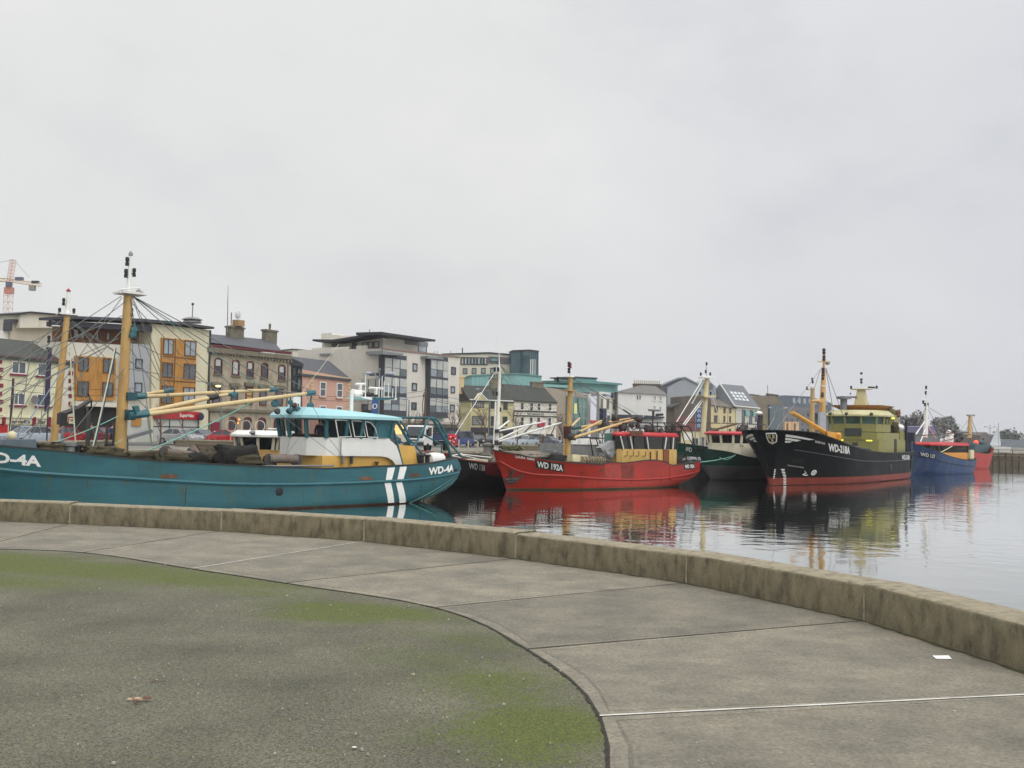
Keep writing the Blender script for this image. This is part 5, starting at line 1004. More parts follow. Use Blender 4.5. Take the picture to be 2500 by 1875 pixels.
    for y in (-1.75,1.15):
        MB().box(22.02,22.16,y-.28,y+.28,3.86,3.96).build('work_light',LIT('lamp_yellow',(250,236,90),1.6),low)
    MB().box(25.9,26.3,-3.2,-3.0,6.15,6.28).build('side_light',LIT('lamp_yellow'),wh)
    for y in (-1.9,.6,2.3): MB().lathe((22.2,y,6.55),[(.05,-.1),(.16,0),(.18,.2),(.02,.22)],8,'x').build('floodlight',DARKST,wh,True)
    # top of the bridge
    PK=M('platform_tan',(176,120,62),.6,.12,3); MB().loft([[(24.2,-1.7,6.98),(28,-1.7,6.98),(28,1.7,6.98),(24.2,1.7,6.98)],[(23.4,-2.7,7.5),(28.6,-2.7,7.5),(28.6,2.7,7.5),(23.4,2.7,7.5)]]).build('radar_platform',PK,wh)
    MB().lathe((23.4,1.2,6.98),[(.35,0),(.35,1.1),(.75,1.15),(.75,1.4),(.3,1.45)],10).build('vent_funnel',M('funnel_grey',(112,112,118),.5,.12,3),wh,True)
    MB().loft([[(25.6+s*a,s*b,z) for a,b in ((-1,-1),(1,-1),(1,1),(-1,1))] for s,z in ((.62,7.5),(.34,9.2))]).build('radar_tower',CRM,wh); MB().box(25.0,26.2,-1.0,1.0,9.2,9.27).build('radar_platform',CRM,wh)
    MB().tube([(25,.9,8.75),(25,-.9+1.9,8.75)],.1,6).build('radar_scanner',BLACK,wh); MB().tube([(25.0,1.4,8.4),(25,.3,8.4)],.12,6).build('radar_scanner',STEEL,wh); MB().tube([(25.6,0,9.2),(25.6,0,10.4)],.06,5).build('topmast',WHITE,wh)
    for z in (9.85,10.15,10.8): MB().lathe((25.6,0,z),[(.12,0),(.14,.2),(.05,.24)],7).build('signal_lamp',BLACK,wh,True)
    MB().tube([(25.6,-1.4,9.4),(25.6,-.7,9.45)],.1,6).build('searchlight',BLACK,wh)
    for y in (-2.5,-2.1,2.4): MB().tube([(24.5,y,7.5),(24.5,y,8.2)],.03,4).build('antenna',WHITE,wh)
    low.location.x=1.6; wh.location.x=1.6; wh.location.z=.06
    # foremast with red and black lamps, grey box, crane
    OR=M('mast_orange',(190,150,90),.5,.08,2); GB=M('housing_grey',(150,156,162),.5,.06,2)
    yb=0.0; P=lambda px,py: fr.P(px,py,0)
    MB().prism([fr.XZ(*p,-.5) for p in [(2000,1006),(2013,1006),(2014,1068),(1998,1068)]],-.62,-.4).build('mast_housing',GB,root)
    mast(root,P(2007,1012),P(2011,905),.32,.2,OR); mast(root,P(2011,905),P(2012,858),.13,.08,OR,'topmast')
    for px,py in [(2011.5,858),(2011.5,875),(2009.5,905),(2009.5,921)]: MB().lathe(P(px,py),[(.1,-.28),(.16,-.26),(.16,.0),(.1,0),(.1,.06),(.16,.06),(.16,.26),(.05,.3)],8).build('signal_lamp',M('lamp_dark_red',(58,26,34),.5,.2,4),root,True)
    MB().lathe(P(2009.5,944),[(.3,0),(.3,.08),(.15,.12)],10).build('mast_cap',WHITE,root); MB().tube([fr.P(1997,883,0),fr.P(2027,883,0)],.05,5).build('yardarm',OR,root); MB().lathe(P(2020,888),[(.1,-.1),(.25,0),(.2,.15),(.05,.2)],8).build('horn',STEEL,root,True)
    MB().prism([fr.XZ(*p,-.3) for p in [(1998,978),(2010,974),(2010,984),(1998,982)]],-.4,.4).build('mast_bracket',OR,root); q=P(2002,964); MB().lathe((q.x,-.3,q.z),[(.1,.0),(.28,.02),(.28,.12),(.1,.14)],10,'y').build('loudhailer',BLACK,root)
    MB().prism([fr.XZ(*p,-1.2) for p in [(1969,1062),(2012,1064),(2012,1085),(1969,1076)]],-1.6,1.4).build('foredeck_house',M('house_grey',(120,124,140),.5,.08,2),root)
    for px in (1982,1991): MB().ball(fr.P(px,1061,-1.6),.16,8,6).build('deck_light',LIT('lamp_white',(255,252,240),4.0),root,True)
    CO=M('crane_orange',(206,144,42),.5,.1,2); boomo=MB(); a=[fr.P(*p,-1.5) for p in [(1934,1007),(1975,1032),(2013,1056),(2020,1068)]]; boomo.tube([a[0],a[1],a[2],a[3]],[.16,.2,.26,.24],6); cr=boomo.build('crane_jib',CO,root)
    MB().prism([fr.XZ(*p,-1.5) for p in [(2010,1052),(2024,1054),(2036,1057),(2040,1080),(2022,1082),(2014,1070)]],-1.8,-1.3).build('crane_post',CO,root); MB().lathe(fr.P(2043,1068,-1.7),[(.25,-.5),(.4,-.3),(.42,.3),(.3,.45)],9).build('crane_winch',CO,root,True); MB().tube([fr.P(2028,1085,-1.5),fr.P(2028,1060,-1.5)],.22,8).build('crane_column',CO,root)
    for (a,b,y) in [((2004,900),(1893,1051),0),((2003,903),(1974,990),0),((2016,898),(2066,1036),-.5),((2016,900),(2035,1005),1),((2014,990),(2035,1012),1),((1982,960),(1934,1060),1)]: wire(root,fr.P(*a,0),fr.P(*b,y),STEEL if a[1]<902 else WIREM,.022)
    for (a,b) in [((1873,1050),(1890,1020)),((1890,1020),(1891,1004))]: wire(root,fr.P(*a,0),fr.P(*b,0),STEEL,.03)
    mast(root,fr.P(1982,1062,1.8),fr.P(1984,948,1.8),.25,.2,M('mast_tan',(182,150,100),.5,.1,2)); MB().lathe(fr.P(1984,948,1.8),[(.25,0),(.25,.2),(.1,.25)],8).build('mast_cap',WHITE,root)
    for px,py in [(1970,952),(1984,936),(1983,930)]: lamp_unit(root,fr.P(px,py,1.8),.1,BLACK,.3)
    MB().tube([fr.P(1971,951,1.8),fr.P(1984,952,1.8)],.03,4).build('lamp_bracket',STEEL,root)
    # aft gantry, net drum and gear
    GO=M('gear_olive',(140,136,90),.6,.2,2); MB().box(31.2,33.2,-3.0,2.6,2.4,5.0).build('aft_house',OL,root); MB().box(30.6,32.8,-2.5,.6,5.0,6.7).build('gear_house',GO,root); heap(root,(30.2,-1.9,6.9),.8,.7,.6,M('net_olive',(104,100,62),.9,.4,6,bump=.6),71); heap(root,(30.4,-2.5,5.4),.9,.5,.5,NETG,73); heap(root,(32.2,-2.3,6.9),.6,.5,.4,RUST,75,'deck_gear'); MB().ball((31.9,-2.8,5.4),.45,9,6,(1.3,1,.8)).build('life_raft',WHITE,root,True)
    mast(root,(30.0,.6,6.2),(30.2,.6,9.4),.3,.22,M('mast_tan')); 
    MB().lathe((30.2,.6,9.4),[(.22,0),(.25,.15),(.1,.2)],8).build('mast_cap',WHITE,root)
    for y in (-.8,1.9): lamp_unit(root,(30.2,y,9.5),.12,BLACK,.3)
    for s in (-1,1): MB().tube([(30.2,.6,9.2),(30.2+1.2*s,-.4,6.0)],.04,5).build('strut',STEEL,root)
    for y in (-3.2,3.0): MB().tube([(33.0,y,2.6),(33.0,y,6.2)],.13,6).build('gantry_leg',BLACK,root)
    MB().box(32.9,33.1,-3.2,3.0,4.9,5.0).build('gantry_beam',BLACK,root)
    mb=MB(); mb.box(22.0,22.5,-1.0,-.5,3.0,3.7); mb.build('locker',DARKST,root); heap(root,(15,-2.8,3.0),.7,.5,.35,DARKST,81,'deck_gear'); heap(root,(18,-2.8,2.9),.7,.5,.3,DARKST,82,'deck_gear')
    return root
black_ship()
# ------------------------------------------------------------------ boats beyond the ship
def far_boats():
    fr=Fr((46.6,121.5,WZ),50); root=thing('fishing_boat','blue boat with a red roof and white mast, beyond the stern of black ship','boat',fr,group='fishing boats moored along the quay')
    h=Hull(fr,[(-1,.8),(0,.3),(2,-.5),(4,-1.5)],[(-1,19),(0,20),(2,20.6)],[(-1.4,3.9),(2,3.0),(8,2.1),(15,1.7),(20.6,1.9)],[(0,.1),(.05,1.5),(.14,2.7),(.3,3.1),(.9,3.0),(1,2.4)],[(0,.02),(.1,.9),(.25,2.2),(.4,2.8),(.9,2.7),(1,2)],.8,.9)
    h.build(root,M('blue_hull_paint',(34,64,108),.5,.15,.6,stain=(96,94,88),stain_amt=.85,stain_scale=.3),DECKM,BLACK)
    h.band(root,'rubbing_strake',M('strake_navy',(18,34,62),.5,.1,3),[(0,2.4),(6,1.5),(14,1.0),(20,1.0)],.06,.02)
    h.patch(root,[(2243,1104),(2286,1110),(2284,1121),(2242,1116)],BLACK,'number_board',.02); h.text(root,'WD 137',(2246,1112.5),(2282,1119),8.5,LETW,.05,'registration_lettering',.02)
    q=lambda px,py,y=0: fr.P(px,py,y)
    mast(root,q(2259,1068),q(2262,990),.3,.2,WHITE); mast(root,q(2262,992),q(2261,948),.1,.05,WHITE,'topmast'); MB().tube([q(2249,975),q(2272,979)],.06,5).build('yardarm',WHITE,root)
    for px,py in [(2261,950),(2260,963),(2254,986),(2258,992),(2265,992),(2252,1024),(2264,1022)]: lamp_unit(root,q(px,py),.13,BLACK,.4)
    for b in [(2240,1035),(2288,1040),(2345,1040),(2240,1060)]: wire(root,q(2262,992),q(*b),WIREM,.025)
    for a,b in [((2257,1030),(2236,1060)),((2262,1035),(2285,1070)),((2258,1050),(2247,1080))]: MB().tube([q(*a),q(*b)],.08,5).build('strut',WHITE,root)
    x0=q(2286,1095,-2).x; x1=q(2362,1095,-2).x
    wh=cabin(root,[(x1,-2),(x0+2.2,-2),(x0+.9,-1.9),(x0+.3,-1.2),(x0+.3,1.2),(x0+.9,1.9),(x1,2)],.8,q(2320,1105,-2).z,q(2320,1089,-2).z,q(2320,1080,-2).z,(M('wheelhouse_orange',(206,140,46),.5,.1,2),M('window_black'),BGL,M('roof_red')),.35,.05,.3,crown=.3,pr=.12)
    for (px,py,s) in [(2303,1077,.35),(2318,1075,.5),(2316,1056,.3),(2330,1060,.45),(2345,1066,.4),(2340,1075,.3),(2322,1062,.3)]: heap(root,q(px,py,.3),s,s,s,WHITE if px in (2303,2318,2316,2322) else DARKST,px,'roof_gear',.4,9)
    for a,b in [((2240,1064),(2365,1055)),((2300,1078),(2370,1060)),((2292,1064),(2280,1040)),((2305,1040),(2305,1075)),((2306,1050),(2330,1058))]: MB().tube([q(*a,-.8),q(*b,-.8)],.06,5).build('rail',DARKST,root)
    MB().box(x0-4.5,x0-3.9,-.8,.4,2,5.0).build('housing',M('navy_housing',(24,30,52),.6,.1,3),root); MB().tube([q(2325,1089,-2.2),q(2296,1105,-2.2)],.06,5).build('wiper_bar',ROPEW,root)
    mast(root,q(2366,1070,0),q(2369,1014,0),.32,.26,M('mast_tan')); MB().tube([q(2361,1014),q(2379,1014)],.12,6).build('yardarm',STEEL,root)
    for b in [(2345,1050),(2386,1060),(2378,1075),(2356,1060)]: wire(root,q(2370,1018),q(*b),STEEL,.03)
    MB().box(x1+.6,x1+2.2,-2.2,1,1.8,3.0).build('winch',M('winch_cream'),root); heap(root,q(2362,1115,-1.5),1,.6,.5,M('yellow_gear',(196,164,64),.7,.2,4),91,'deck_gear')
    # red boat further on
    f2=Fr((69.4,158.2,WZ),50); r2=thing('fishing_boat','red hulled boat at the far end of the row, next to the timber pier','boat',f2,group='fishing boats moored along the quay')
    h2=Hull(f2,[(-1,-10),(0,-10.6),(3,-11.6)],[(-1,9.4),(0,10),(3.5,11.6)],[(-12,3.4),(0,2.4),(6,2.5),(11.6,3.6)],[(0,.3),(.1,1.8),(.3,2.9),(.8,2.9),(.93,2.0),(1,.3)],[(0,.1),(.2,1.8),(.4,2.6),(.8,2.5),(1,.1)],.8,.9)
    h2.build(r2,M('far_red_hull',(178,62,56),.5,.12,1),DECKM,RUST)
    p2=lambda px,py: f2.P(px,py,0)
    MB().prism([f2.XZ(*p,-1) for p in [(2372,1086),(2412,1086),(2418,1104),(2372,1104)]],-1.5,1.5).build('deckhouse',M('deckhouse_slate',(60,84,90),.6,.2,1),r2)
    for px,py,s in [(2380,1090,.8),(2395,1086,.9),(2408,1092,.8),(2418,1096,.6)]: heap(r2,p2(px,py),s,s*.7,s*.7,M('far_gear',(70,86,88),.8,.5,3),px,'deck_gear',.5,10)
    MB().ball(p2(2383,1080),.35,8,6).build('traffic_light',LIT('lamp_red',(255,60,40),3.0),r2,True)  # red traffic light, built as part of the boat
    # white sail-shaped boat at the pier
far_boats()
# ================================================================== the town
class Bld:
    def __init__(s,name,label,px,D,deg,cat='building',group=None):
        y=HOR+(px-1250)*math.tan(RO)+EYE.z*FPX/D; d=ray(px,y); O=EYE+d*(D/d.y); O.z=0
        s.fr=Fr(O,deg); s.root=thing(name,label,cat,s.fr,group=group)
    def sub(s,px,D,deg):       # another face of the same building, drawn in its own frame
        y=HOR+(px-1250)*math.tan(RO)+EYE.z*FPX/D; d=ray(px,y); O=EYE+d*(D/d.y); O.z=0
        f=Fr(O,deg); n=Bld.__new__(Bld); n.fr=f; n.root=s.root; n.tr=(s.fr,f); return n
    def cv(s,o):
        if hasattr(s,'tr') and o.parent is s.root:
            a,f=s.tr; l=a.loc(f.O); o.location=l; o.rotation_euler=(0,0,f.a-a.a)
        return o
    def wall(s,pix,depth,mat,y=0,name='wall',parent=None,floor=False):
        poly=[s.fr.XZ(*p,y) for p in pix]
        if floor: poly=[(x,max(z,-.02) if z>.6 else -.02) for x,z in poly]
        return s.cv(MB().prism(poly,y,y+depth).build(name,mat,parent or s.root))
    def rect(s,x0,y0,x1,y1,y=0):
        ym=(y0+y1)/2; xm=(x0+x1)/2; return s.fr.P(x0,ym,y).x,s.fr.P(x1,ym,y).x,s.fr.P(xm,y1,y).z,s.fr.P(xm,y0,y).z
    def panel(s,x0,y0,x1,y1,mat,y=0,t=.12,name='panel',parent=None):
        a,b,c,d=s.rect(x0,y0,x1,y1,y); return s.cv(MB().box(a,b,y-t,y-.005,c,d).build(name,mat,parent or s.root))
    def win(s,x0,y0,x1,y1,fm,pm,y=0,bars=(1,1),fw=.09,sill=None,arch=False,name='window',head=None):
        a,b,c,d=s.rect(x0,y0,x1,y1,y); mb=MB(); w=b-a; h=d-c
        if arch:
            r=w/2; cx=(a+b)/2; zc=d-r*.6
            top=[(cx+r*math.cos(t),zc+r*.6*math.sin(t)) for t in [math.pi*k/8 for k in range(9)]]
            inn=[(cx+(r-fw)*math.cos(t),zc+(r*.6-fw)*math.sin(t)) for t in [math.pi*k/8 for k in range(9)]]
            ring=[(b,c)]+top+[(a,c)]; rin=[(b-fw,c)]+inn+[(a+fw,c)]
            for i in range(len(ring)-1): mb.prism([ring[i],ring[i+1],rin[i+1],rin[i]],y-.10,y-.004)
        else:
            for bx in ((a,a+fw,c,d),(b-fw,b,c,d),(a+fw,b-fw,c,c+fw),(a+fw,b-fw,d-fw,d)): mb.box(bx[0],bx[1],y-.10,y-.004,bx[2],bx[3])
        nx,ny=bars
        for i in range(1,nx): x=a+w*i/nx; mb.box(x-fw*.35,x+fw*.35,y-.09,y-.004,c+fw,d-fw)
        for i in range(1,ny): z=c+h*i/ny; mb.box(a+fw,b-fw,y-.085,y-.004,z-fw*.35,z+fw*.35)
        o=s.cv(mb.build(name,fm,s.root))
        if arch: MB().prism([(b-fw*.5,c)]+[(p[0],p[1]) for p in inn]+[(a+fw*.5,c)],y-.03,y-.006).build('pane',pm,o)
        else: MB().box(a+fw*.5,b-fw*.5,y-.03,y-.006,c+fw*.5,d-fw*.5).build('pane',pm,o)
        if sill: MB().box(a-.12,b+.12,y-.2,y-.005,c-.16,c-.01).build('sill',sill,o)
        if head: MB().box(a-.15,b+.15,y-.14,y-.005,d+.02,d+.25).build('lintel',head,o)
        return o
    def roof(s,a,b,r0,r1,depth,mat,over=.3,y0=0,name='roof',t=.0):
        """a,b: eave ends in the picture, r0,r1: ridge ends seen at half depth"""
        y1=y0-over; ym=y0+depth/2; y2=y0+depth+over
        A=s.fr.P(*a,y1); B=s.fr.P(*b,y1); C=s.fr.P(*r0,ym); D=s.fr.P(*r1,ym)
        mb=MB(); v=[A,B,D,C,Vector((A.x,y2,A.z)),Vector((B.x,y2,B.z))]
        v2=[p-Vector((0,0,.25)) for p in (A,B,Vector((A.x,y2,A.z)),Vector((B.x,y2,B.z)))]
        mb.add(list(v)+v2,[(0,1,2,3),(3,2,5,4),(0,3,4),(1,5,2),(6,7,1,0),(8,9,5,4),(6,8,4,0),(7,9,5,1),(6,7,9,8)])
        return s.cv(mb.build(name,mat,s.root))
    def chimney(s,x0,y0,x1,y1,mat,y=4,pots=0,potmat=None,cap=True,deep=.8):
        a,b,c,d=s.rect(x0,y0,x1,y1,y); mb=MB(); mb.box(a,b,y-deep/2,y+deep/2,c-1.2,d)
        if cap: mb.box(a-.12,b+.12,y-deep/2-.12,y+deep/2+.12,d-.25,d-.05)
        o=s.cv(mb.build('chimney',mat,s.root))
        for k in range(pots):
            x=a+(b-a)*(k+.5)/pots; MB().lathe((x,y,d),[(.12,0),(.13,.3),(.16,.35),(.16,.75),(.12,.78)],7).build('chimney_pot',potmat,o,True)
        return o
    def text(s,body,x0,y0,x1,y1,mat,y=0,bold=.02):
        a,b,c,d=s.rect(x0,y0,x1,y1,y); vs,fs=txt(body,bold); mb=MB(); mb.add([(a+(b-a)*u,y-.17,c+(d-c)*v) for u,v in vs],fs); return s.cv(mb.build('lettering',mat,s.root))
SLATE=M('slate_roof',(72,74,80),.7,.2,1.2,bump=.3,stain=(92,90,84),stain_amt=.4,stretch=(1,1,6)); SLATE2=M('mossy_slate',(58,60,56),.8,.22,1.2,bump=.3,stain=(80,84,66),stain_amt=.5,stretch=(1,1,6))
RND=M('cream_render',(208,205,174),.8,.07,.5,stain=(168,160,124),stain_amt=.4); OFFW=M('offwhite_render',(202,198,184),.8,.05,.35,stain=(150,142,124),stain_amt=.35); WHR=M('white_render',(214,214,210),.8,.05,.4,stain=(170,166,152),stain_amt=.4)
TIMB=M('larch_cladding',(172,124,58),.6,.22,1.6,stretch=(3,3,.5),stain=(140,92,36),stain_amt=.4); TIMD=M('dark_larch',(104,66,34),.7,.2,1.2); MARO=M('maroon_paint',(122,24,48),.5,.1,2); REDP=M('shop_red',(170,28,32),.5,.06,2)
DKF=M('dark_frames',(44,46,52),.5,.1,2); DKG=M('dark_frontage',(36,34,32),.8,.3,1); GRB=M('grey_bay',(156,158,160),.5,.06,1)  # shopfront, awning and shop window share one near-black finish
G1_=GLASS('window_glass_dark',(52,58,62),.06,1,.4,.8); G2_=GLASS('window_glass_sky',(140,150,156),.08,1,.25,.5); G3_=GLASS('window_blinds',(176,178,172),.25,1,.12,.6); G4_=GLASS('window_glass_mid',(84,92,96),.07,1,.35,.9); GTEAL=GLASS('teal_glass',(98,130,124),.08,1,.4,.35)
STN=M('rusticated_stone',(158,149,129),.9,.25,1.1,bump=.8,stain=(124,114,92),stain_amt=.5); STND=M('dark_stone',(112,106,90),.9,.25,1.5,bump=.6); PNK=M('salmon_render',(192,154,138),.8,.05,.5,stain=(170,126,104)); QUO=M('quoin_cream',(200,180,136),.8,.08,1.5)
TEALC=M('verdigris_cladding',(122,166,164),.6,.14,.8,stretch=(2.5,2.5,.3)); TEALD=M('verdigris_edge',(90,136,134),.6,.1,1); LITW=LIT('lit_window',(255,206,130),.9)
rw=random.Random(12)
def pick(): return rw.choice([G1_,G2_,G4_,G4_,G1_])
# ---- the bar
b=Bld('pub','cream three storey bar with maroon quoins and a red shopfront, leftmost building in view',75,95,61)
b.wall([(-30,1115),(-30,866),(178,884),(175,1115)],9,RND,floor=True); b.roof((-36,864),(181,885),(-36,822),(160,842),9,SLATE2)
b.wall([(-30,863),(180,881),(180,889),(-30,871)],.12,MARO,y=-.15,name='fascia')
for k in range(9):
    for (x,) in ((-2,),(167,)):
        y=878+k*19.5 if x<100 else 888+k*18.5; b.panel(x,y,x+(9 if k%2 else 6)+(1.5 if x>100 else 0),y+9.5,MARO,0,.08,'quoin')
for q in ((27,882,63,913),(90,887,122,918),(26,959,61,989),(88,962,124,992)): b.win(*q,WHITE,G4_,bars=(2,1) if q[0]<60 else (1,1),sill=MARO)
b.panel(-30,1020,172,1036,M('sign_cream',(214,206,176),.7,.05,1),0,.1,'sign_board'); b.panel(-30,1018,174,1021,RND,0,.25,'sign_cornice')
for x in (6,80,117,160): b.panel(x-3,1018,x+3,1038,MARO,0,.3,'sign_bracket')
b.text("errell's",27,1024.5,71,1033,DKF); b.text('Bar',90,1025,110,1034,DKF)
b.panel(-30,1037,16,1100,REDP,0,.12,'shopfront'); b.panel(22,1039,112,1095,G4_,0,.06,'shop_window'); b.panel(114,1037,172,1100,REDP,0,.12,'shopfront'); b.panel(142,1005,165,1030,M('pub_sign',(196,176,120),.6,.2,2),-.6,.1,'hanging_sign'); b.panel(146,1034,176,1046,DKG,-.3,.5,'awning')
q=b.fr.P(80,976,-.2); b.cv(MB().lathe((q.x,-.5,q.z),[(.02,.3),(.35,.1),(.42,.0)],10,'y').build('satellite_dish',STEEL,b.root,True))
# ---- apartment block with timber bays
b=Bld('apartment_building','white apartment block with orange timber bays and a red supermarket sign at street level',400,108.8,61)
b.wall([(150,1110),(150,834),(371,846),(367,1110)],12,OFFW,floor=True); b.wall([(368,1110),(370,790),(512,806),(506,1110)],14,M('ivory_render',(204,198,170),.8,.05,.4,stain=(170,160,128)),y=-.3,floor=True)
b.wall([(160,846),(160,786),(371,800),(371,848)],2,TIMD,y=1.6,name='recessed_storey')
for q in ((178,803,192,826),(196,804,207,827),(258,811,268,831),(232,808,241,830)): b.win(*q,TIMD,G2_,y=1.6)
b.wall([(150,783),(372,796),(372,810),(150,795)],2.2,M('dark_soffit',(58,56,64),.6,.1,1),y=-.4,name='balcony_roof')
b.wall([(170,771),(350,778),(440,786),(523,798),(523,803),(440,792),(350,785),(170,778)],4.5,M('roof_edge_dark',(62,62,70),.6,.1,1),y=-1.0,name='roof')
b.wall([(48,800),(50,767),(76,763),(185,772),(185,800)],5,OFFW,y=9,name='penthouse'); b.wall([(48,764),(76,760),(190,770),(190,773),(76,764),(48,768)],6,DKF,y=8.6,name='penthouse_roof')
b.wall([(20,1110),(26,786),(160,790),(160,1110)],6,M('grey_white_render',(176,170,156),.8,.05,.4,stain=(150,144,128)),y=9.8,name='rear_wing',floor=True); b.wall([(24,779),(160,784),(160,790),(30,787),(30,808),(22,808)],1.0,M('roof_edge_dark'),y=9.3,name='parapet'); b.wall([(-60,1110),(-60,813),(22,806),(22,1110)],4,WHR,y=10.2,name='rear_wing',floor=True)
b.wall([(186,978),(186,868),(284,874),(282,978)],.3,TIMB,y=-.3,name='timber_bay')
for q in ((191,872,216,906),(251,875,278,911),(188,930,216,968),(249,933,276,968)): b.win(*q,TIMD,G4_,y=-.3,bars=(2,1))
b.panel(285,868,292,1000,WHR,0,.5,'pier'); b.wall([(312,965),(315,838),(366,842),(364,965)],1.0,GRB,y=-1.0,name='grey_bay')
for q in ((330,876,347,900),(328,934,346,958)): b.win(*q,DKF,G2_,y=-1.0)
b.wall([(394,1000),(397,824),(480,832),(476,1000)],.3,TIMB,y=-.6,name='timber_bay')
for q in ((398,827,423,866),(450,832,478,870),(396,885,421,922),(448,888,477,926),(394,941,420,985),(446,945,475,985)): b.win(*q,TIMD,rw.choice([G4_,G2_,G4_]),y=-.6,bars=(2,1))
for yy in (872,930): b.panel(397,yy,478,yy+2,TIMD,-.6,.06,'cladding_joint')
b.panel(437-12,826,437-10.5,985,TIMD,-.6,.05,'cladding_joint')
b.panel(180,993,292,1108,DKG,0,.08,'dark_shopfront'); b.panel(170,982,300,993,OFFW,0,.9,'canopy')
b.panel(373,1004,486,1023,REDP,-.3,.3,'shop_sign'); b.text('SuperValu',436,1010,470,1018,LETW,-.48)
o=b.panel(374,1024,486,1078,G3_,-.3,.06,'shop_window')
for x in (412,444,482): b.panel(x-.8,1024,x+.8,1080,DKF,-.3,.12,'mullion')
b.panel(374,1041,486,1043,DKF,-.3,.12,'mullion'); b.panel(428,1046,444,1078,M('poster_warm',(186,140,106),.6,.3,2),-.35,.05,'display'); b.panel(300,1024,372,1085,G3_,0,.06,'shop_window'); b.panel(320,1015,342,1040,TIMB,0,.2,'panel')
q=b.fr.P(489,1017,-.8); b.cv(MB().lathe((q.x,-1.0,q.z),[(.1,0),(.42,.05),(.42,.15),(.1,.2)],12,'y').build('round_sign',M('sign_purple',(52,34,66),.5,.1,3),b.root,True))
q=b.fr.P(469,788,3); b.cv(MB().lathe((q.x,3,q.z),[(1.1,0),(.9,.3),(1.2,.35),(.6,.6),(.1,.65)],12).build('roof_vent',STEEL,b.root)); q2=b.fr.P(468,742,3); b.cv(MB().tube([(q.x,3,q.z),(q.x,3,q2.z)],.06,5).build('mast_pole',STEEL,b.root)); b.cv(MB().ball((q.x,3,q2.z),.16,8,5).build('pole_head',DKF,b.root))
b.panel(508,806,511,1000,DKF,-.3,.12,'downpipe')
# ---- stone customs house
b=Bld('stone_building','old rusticated stone house with arched red windows, slate roof and stone chimneys',600,119.6,61)
b.wall([(513,1112),(512,850),(711,874),(708,1112)],12,STN,floor=True); b.wall([(509,846),(713,868),(713,878),(509,859)],.55,STND,y=-.55,name='cornice'); b.wall([(516,840),(712,859),(712,865),(516,846)],.4,M('parapet_maroon',(92,34,40),.6,.12,2),y=-.1,name='parapet')
for k in range(26): x=515+k*7.6; y=860+k*.83; b.panel(x,y,x+2.6,y+4,STN,0,.35,'bracket')
A=[b.fr.P(*p,.5) for p in ((512,836),(690,858))]; C=[b.fr.P(*p,5.5) for p in ((510,815),(664,830))]
b.cv(MB().add([A[0],A[1],C[1],C[0],(A[0].x,11.5,A[0].z),(A[1].x,11.5,A[1].z)],[(0,1,2,3),(3,2,5,4),(1,5,2),(0,3,4)]).build('roof',SLATE,b.root))
b.chimney(557,797,590,824,STND,5,0); b.chimney(645,805,671,832,STND,5,1,STND); b.panel(567,782,584,797,M('chimney_buff',(150,122,84),.8,.2,2),5,.9,'chimney_stack')
q=b.fr.P(573,768,5); b.cv(MB().ball((q.x,4.5,q.z),.48,12,7,(1,.35,1.15)).build('satellite_dish',M('dish_mesh',(196,198,198),.6,.1,2),b.root,True)); b.cv(MB().tube([b.fr.P(564,800,4.6),b.fr.P(565,763,4.6)],.06,5).build('dish_pole',DKF,b.root)); b.cv(MB().tube([b.fr.P(555,812,4.6),b.fr.P(556,740,4.6),b.fr.P(557,696,4.6)],[.06,.05,.02],5).build('antenna',STEEL,b.root))
for i,(x0,y0,x1,y1) in enumerate(((523,873,542,913),(566,878,584,917),(602,881,619,920),(637,885,654,923),(679,890,696,928))): 
    b.win(x0,y0,x1,y1,M('window_red',(104,24,32),.5,.1,2),G1_,fw=.13,sill=STND,arch=True); 
    if i!=3: b.panel(x0+2,y0+5,x1-4,(y0+y1)/2+(0 if i!=1 else 15),G3_,-.03,.03,'blind')
for (x0,y0,x1,y1) in ((518,944,537,988),(563,946,580,988),(599,945,616,988),(633,950,650,990),(674,952,690,990)):
    b.win(x0,y0,x1,y1,M('window_red'),G4_ if x0!=599 else M('blind_buff',(170,150,96),.7,.1,2),fw=.13,bars=(1,2)); b.panel(x0-4,y0-7,x1+4,y0-2,STND,0,.4,'pediment'); b.panel(x0-3,y0-11,x1+3,y0-7,STND,0,.25,'pediment')
b.wall([(511,996),(711,1003),(711,1010),(511,1003)],.35,STND,y=-.35,name='string_course')
for (x0,y0,x1,y1) in ((558,1017,577,1066),(594,1018,613,1066),(629,1019,648,1066),(668,1020,686,1068)): b.win(x0,y0,x1,y1,M('window_red'),G1_,fw=.13,arch=True)
b.panel(514,1030,534,1076,MARO,0,.15,'door'); b.panel(522,1052,526,1058,LETW,-.13,.05,'notice'); b.panel(553,1050,572,1068,M('sign_green',(34,84,72),.6,.1,2),0,.3,'sign_board')
for px,py in ((581,1033),(584,1024)): MB().ball(b.fr.P(px,py,-.4),.1,8,6).build('wall_lamp',LIT('lamp_amber',(255,150,50),2.0),b.root)
for x in (700,): b.panel(x,880,x+2,1000,STEEL,0,.12,'downpipe')
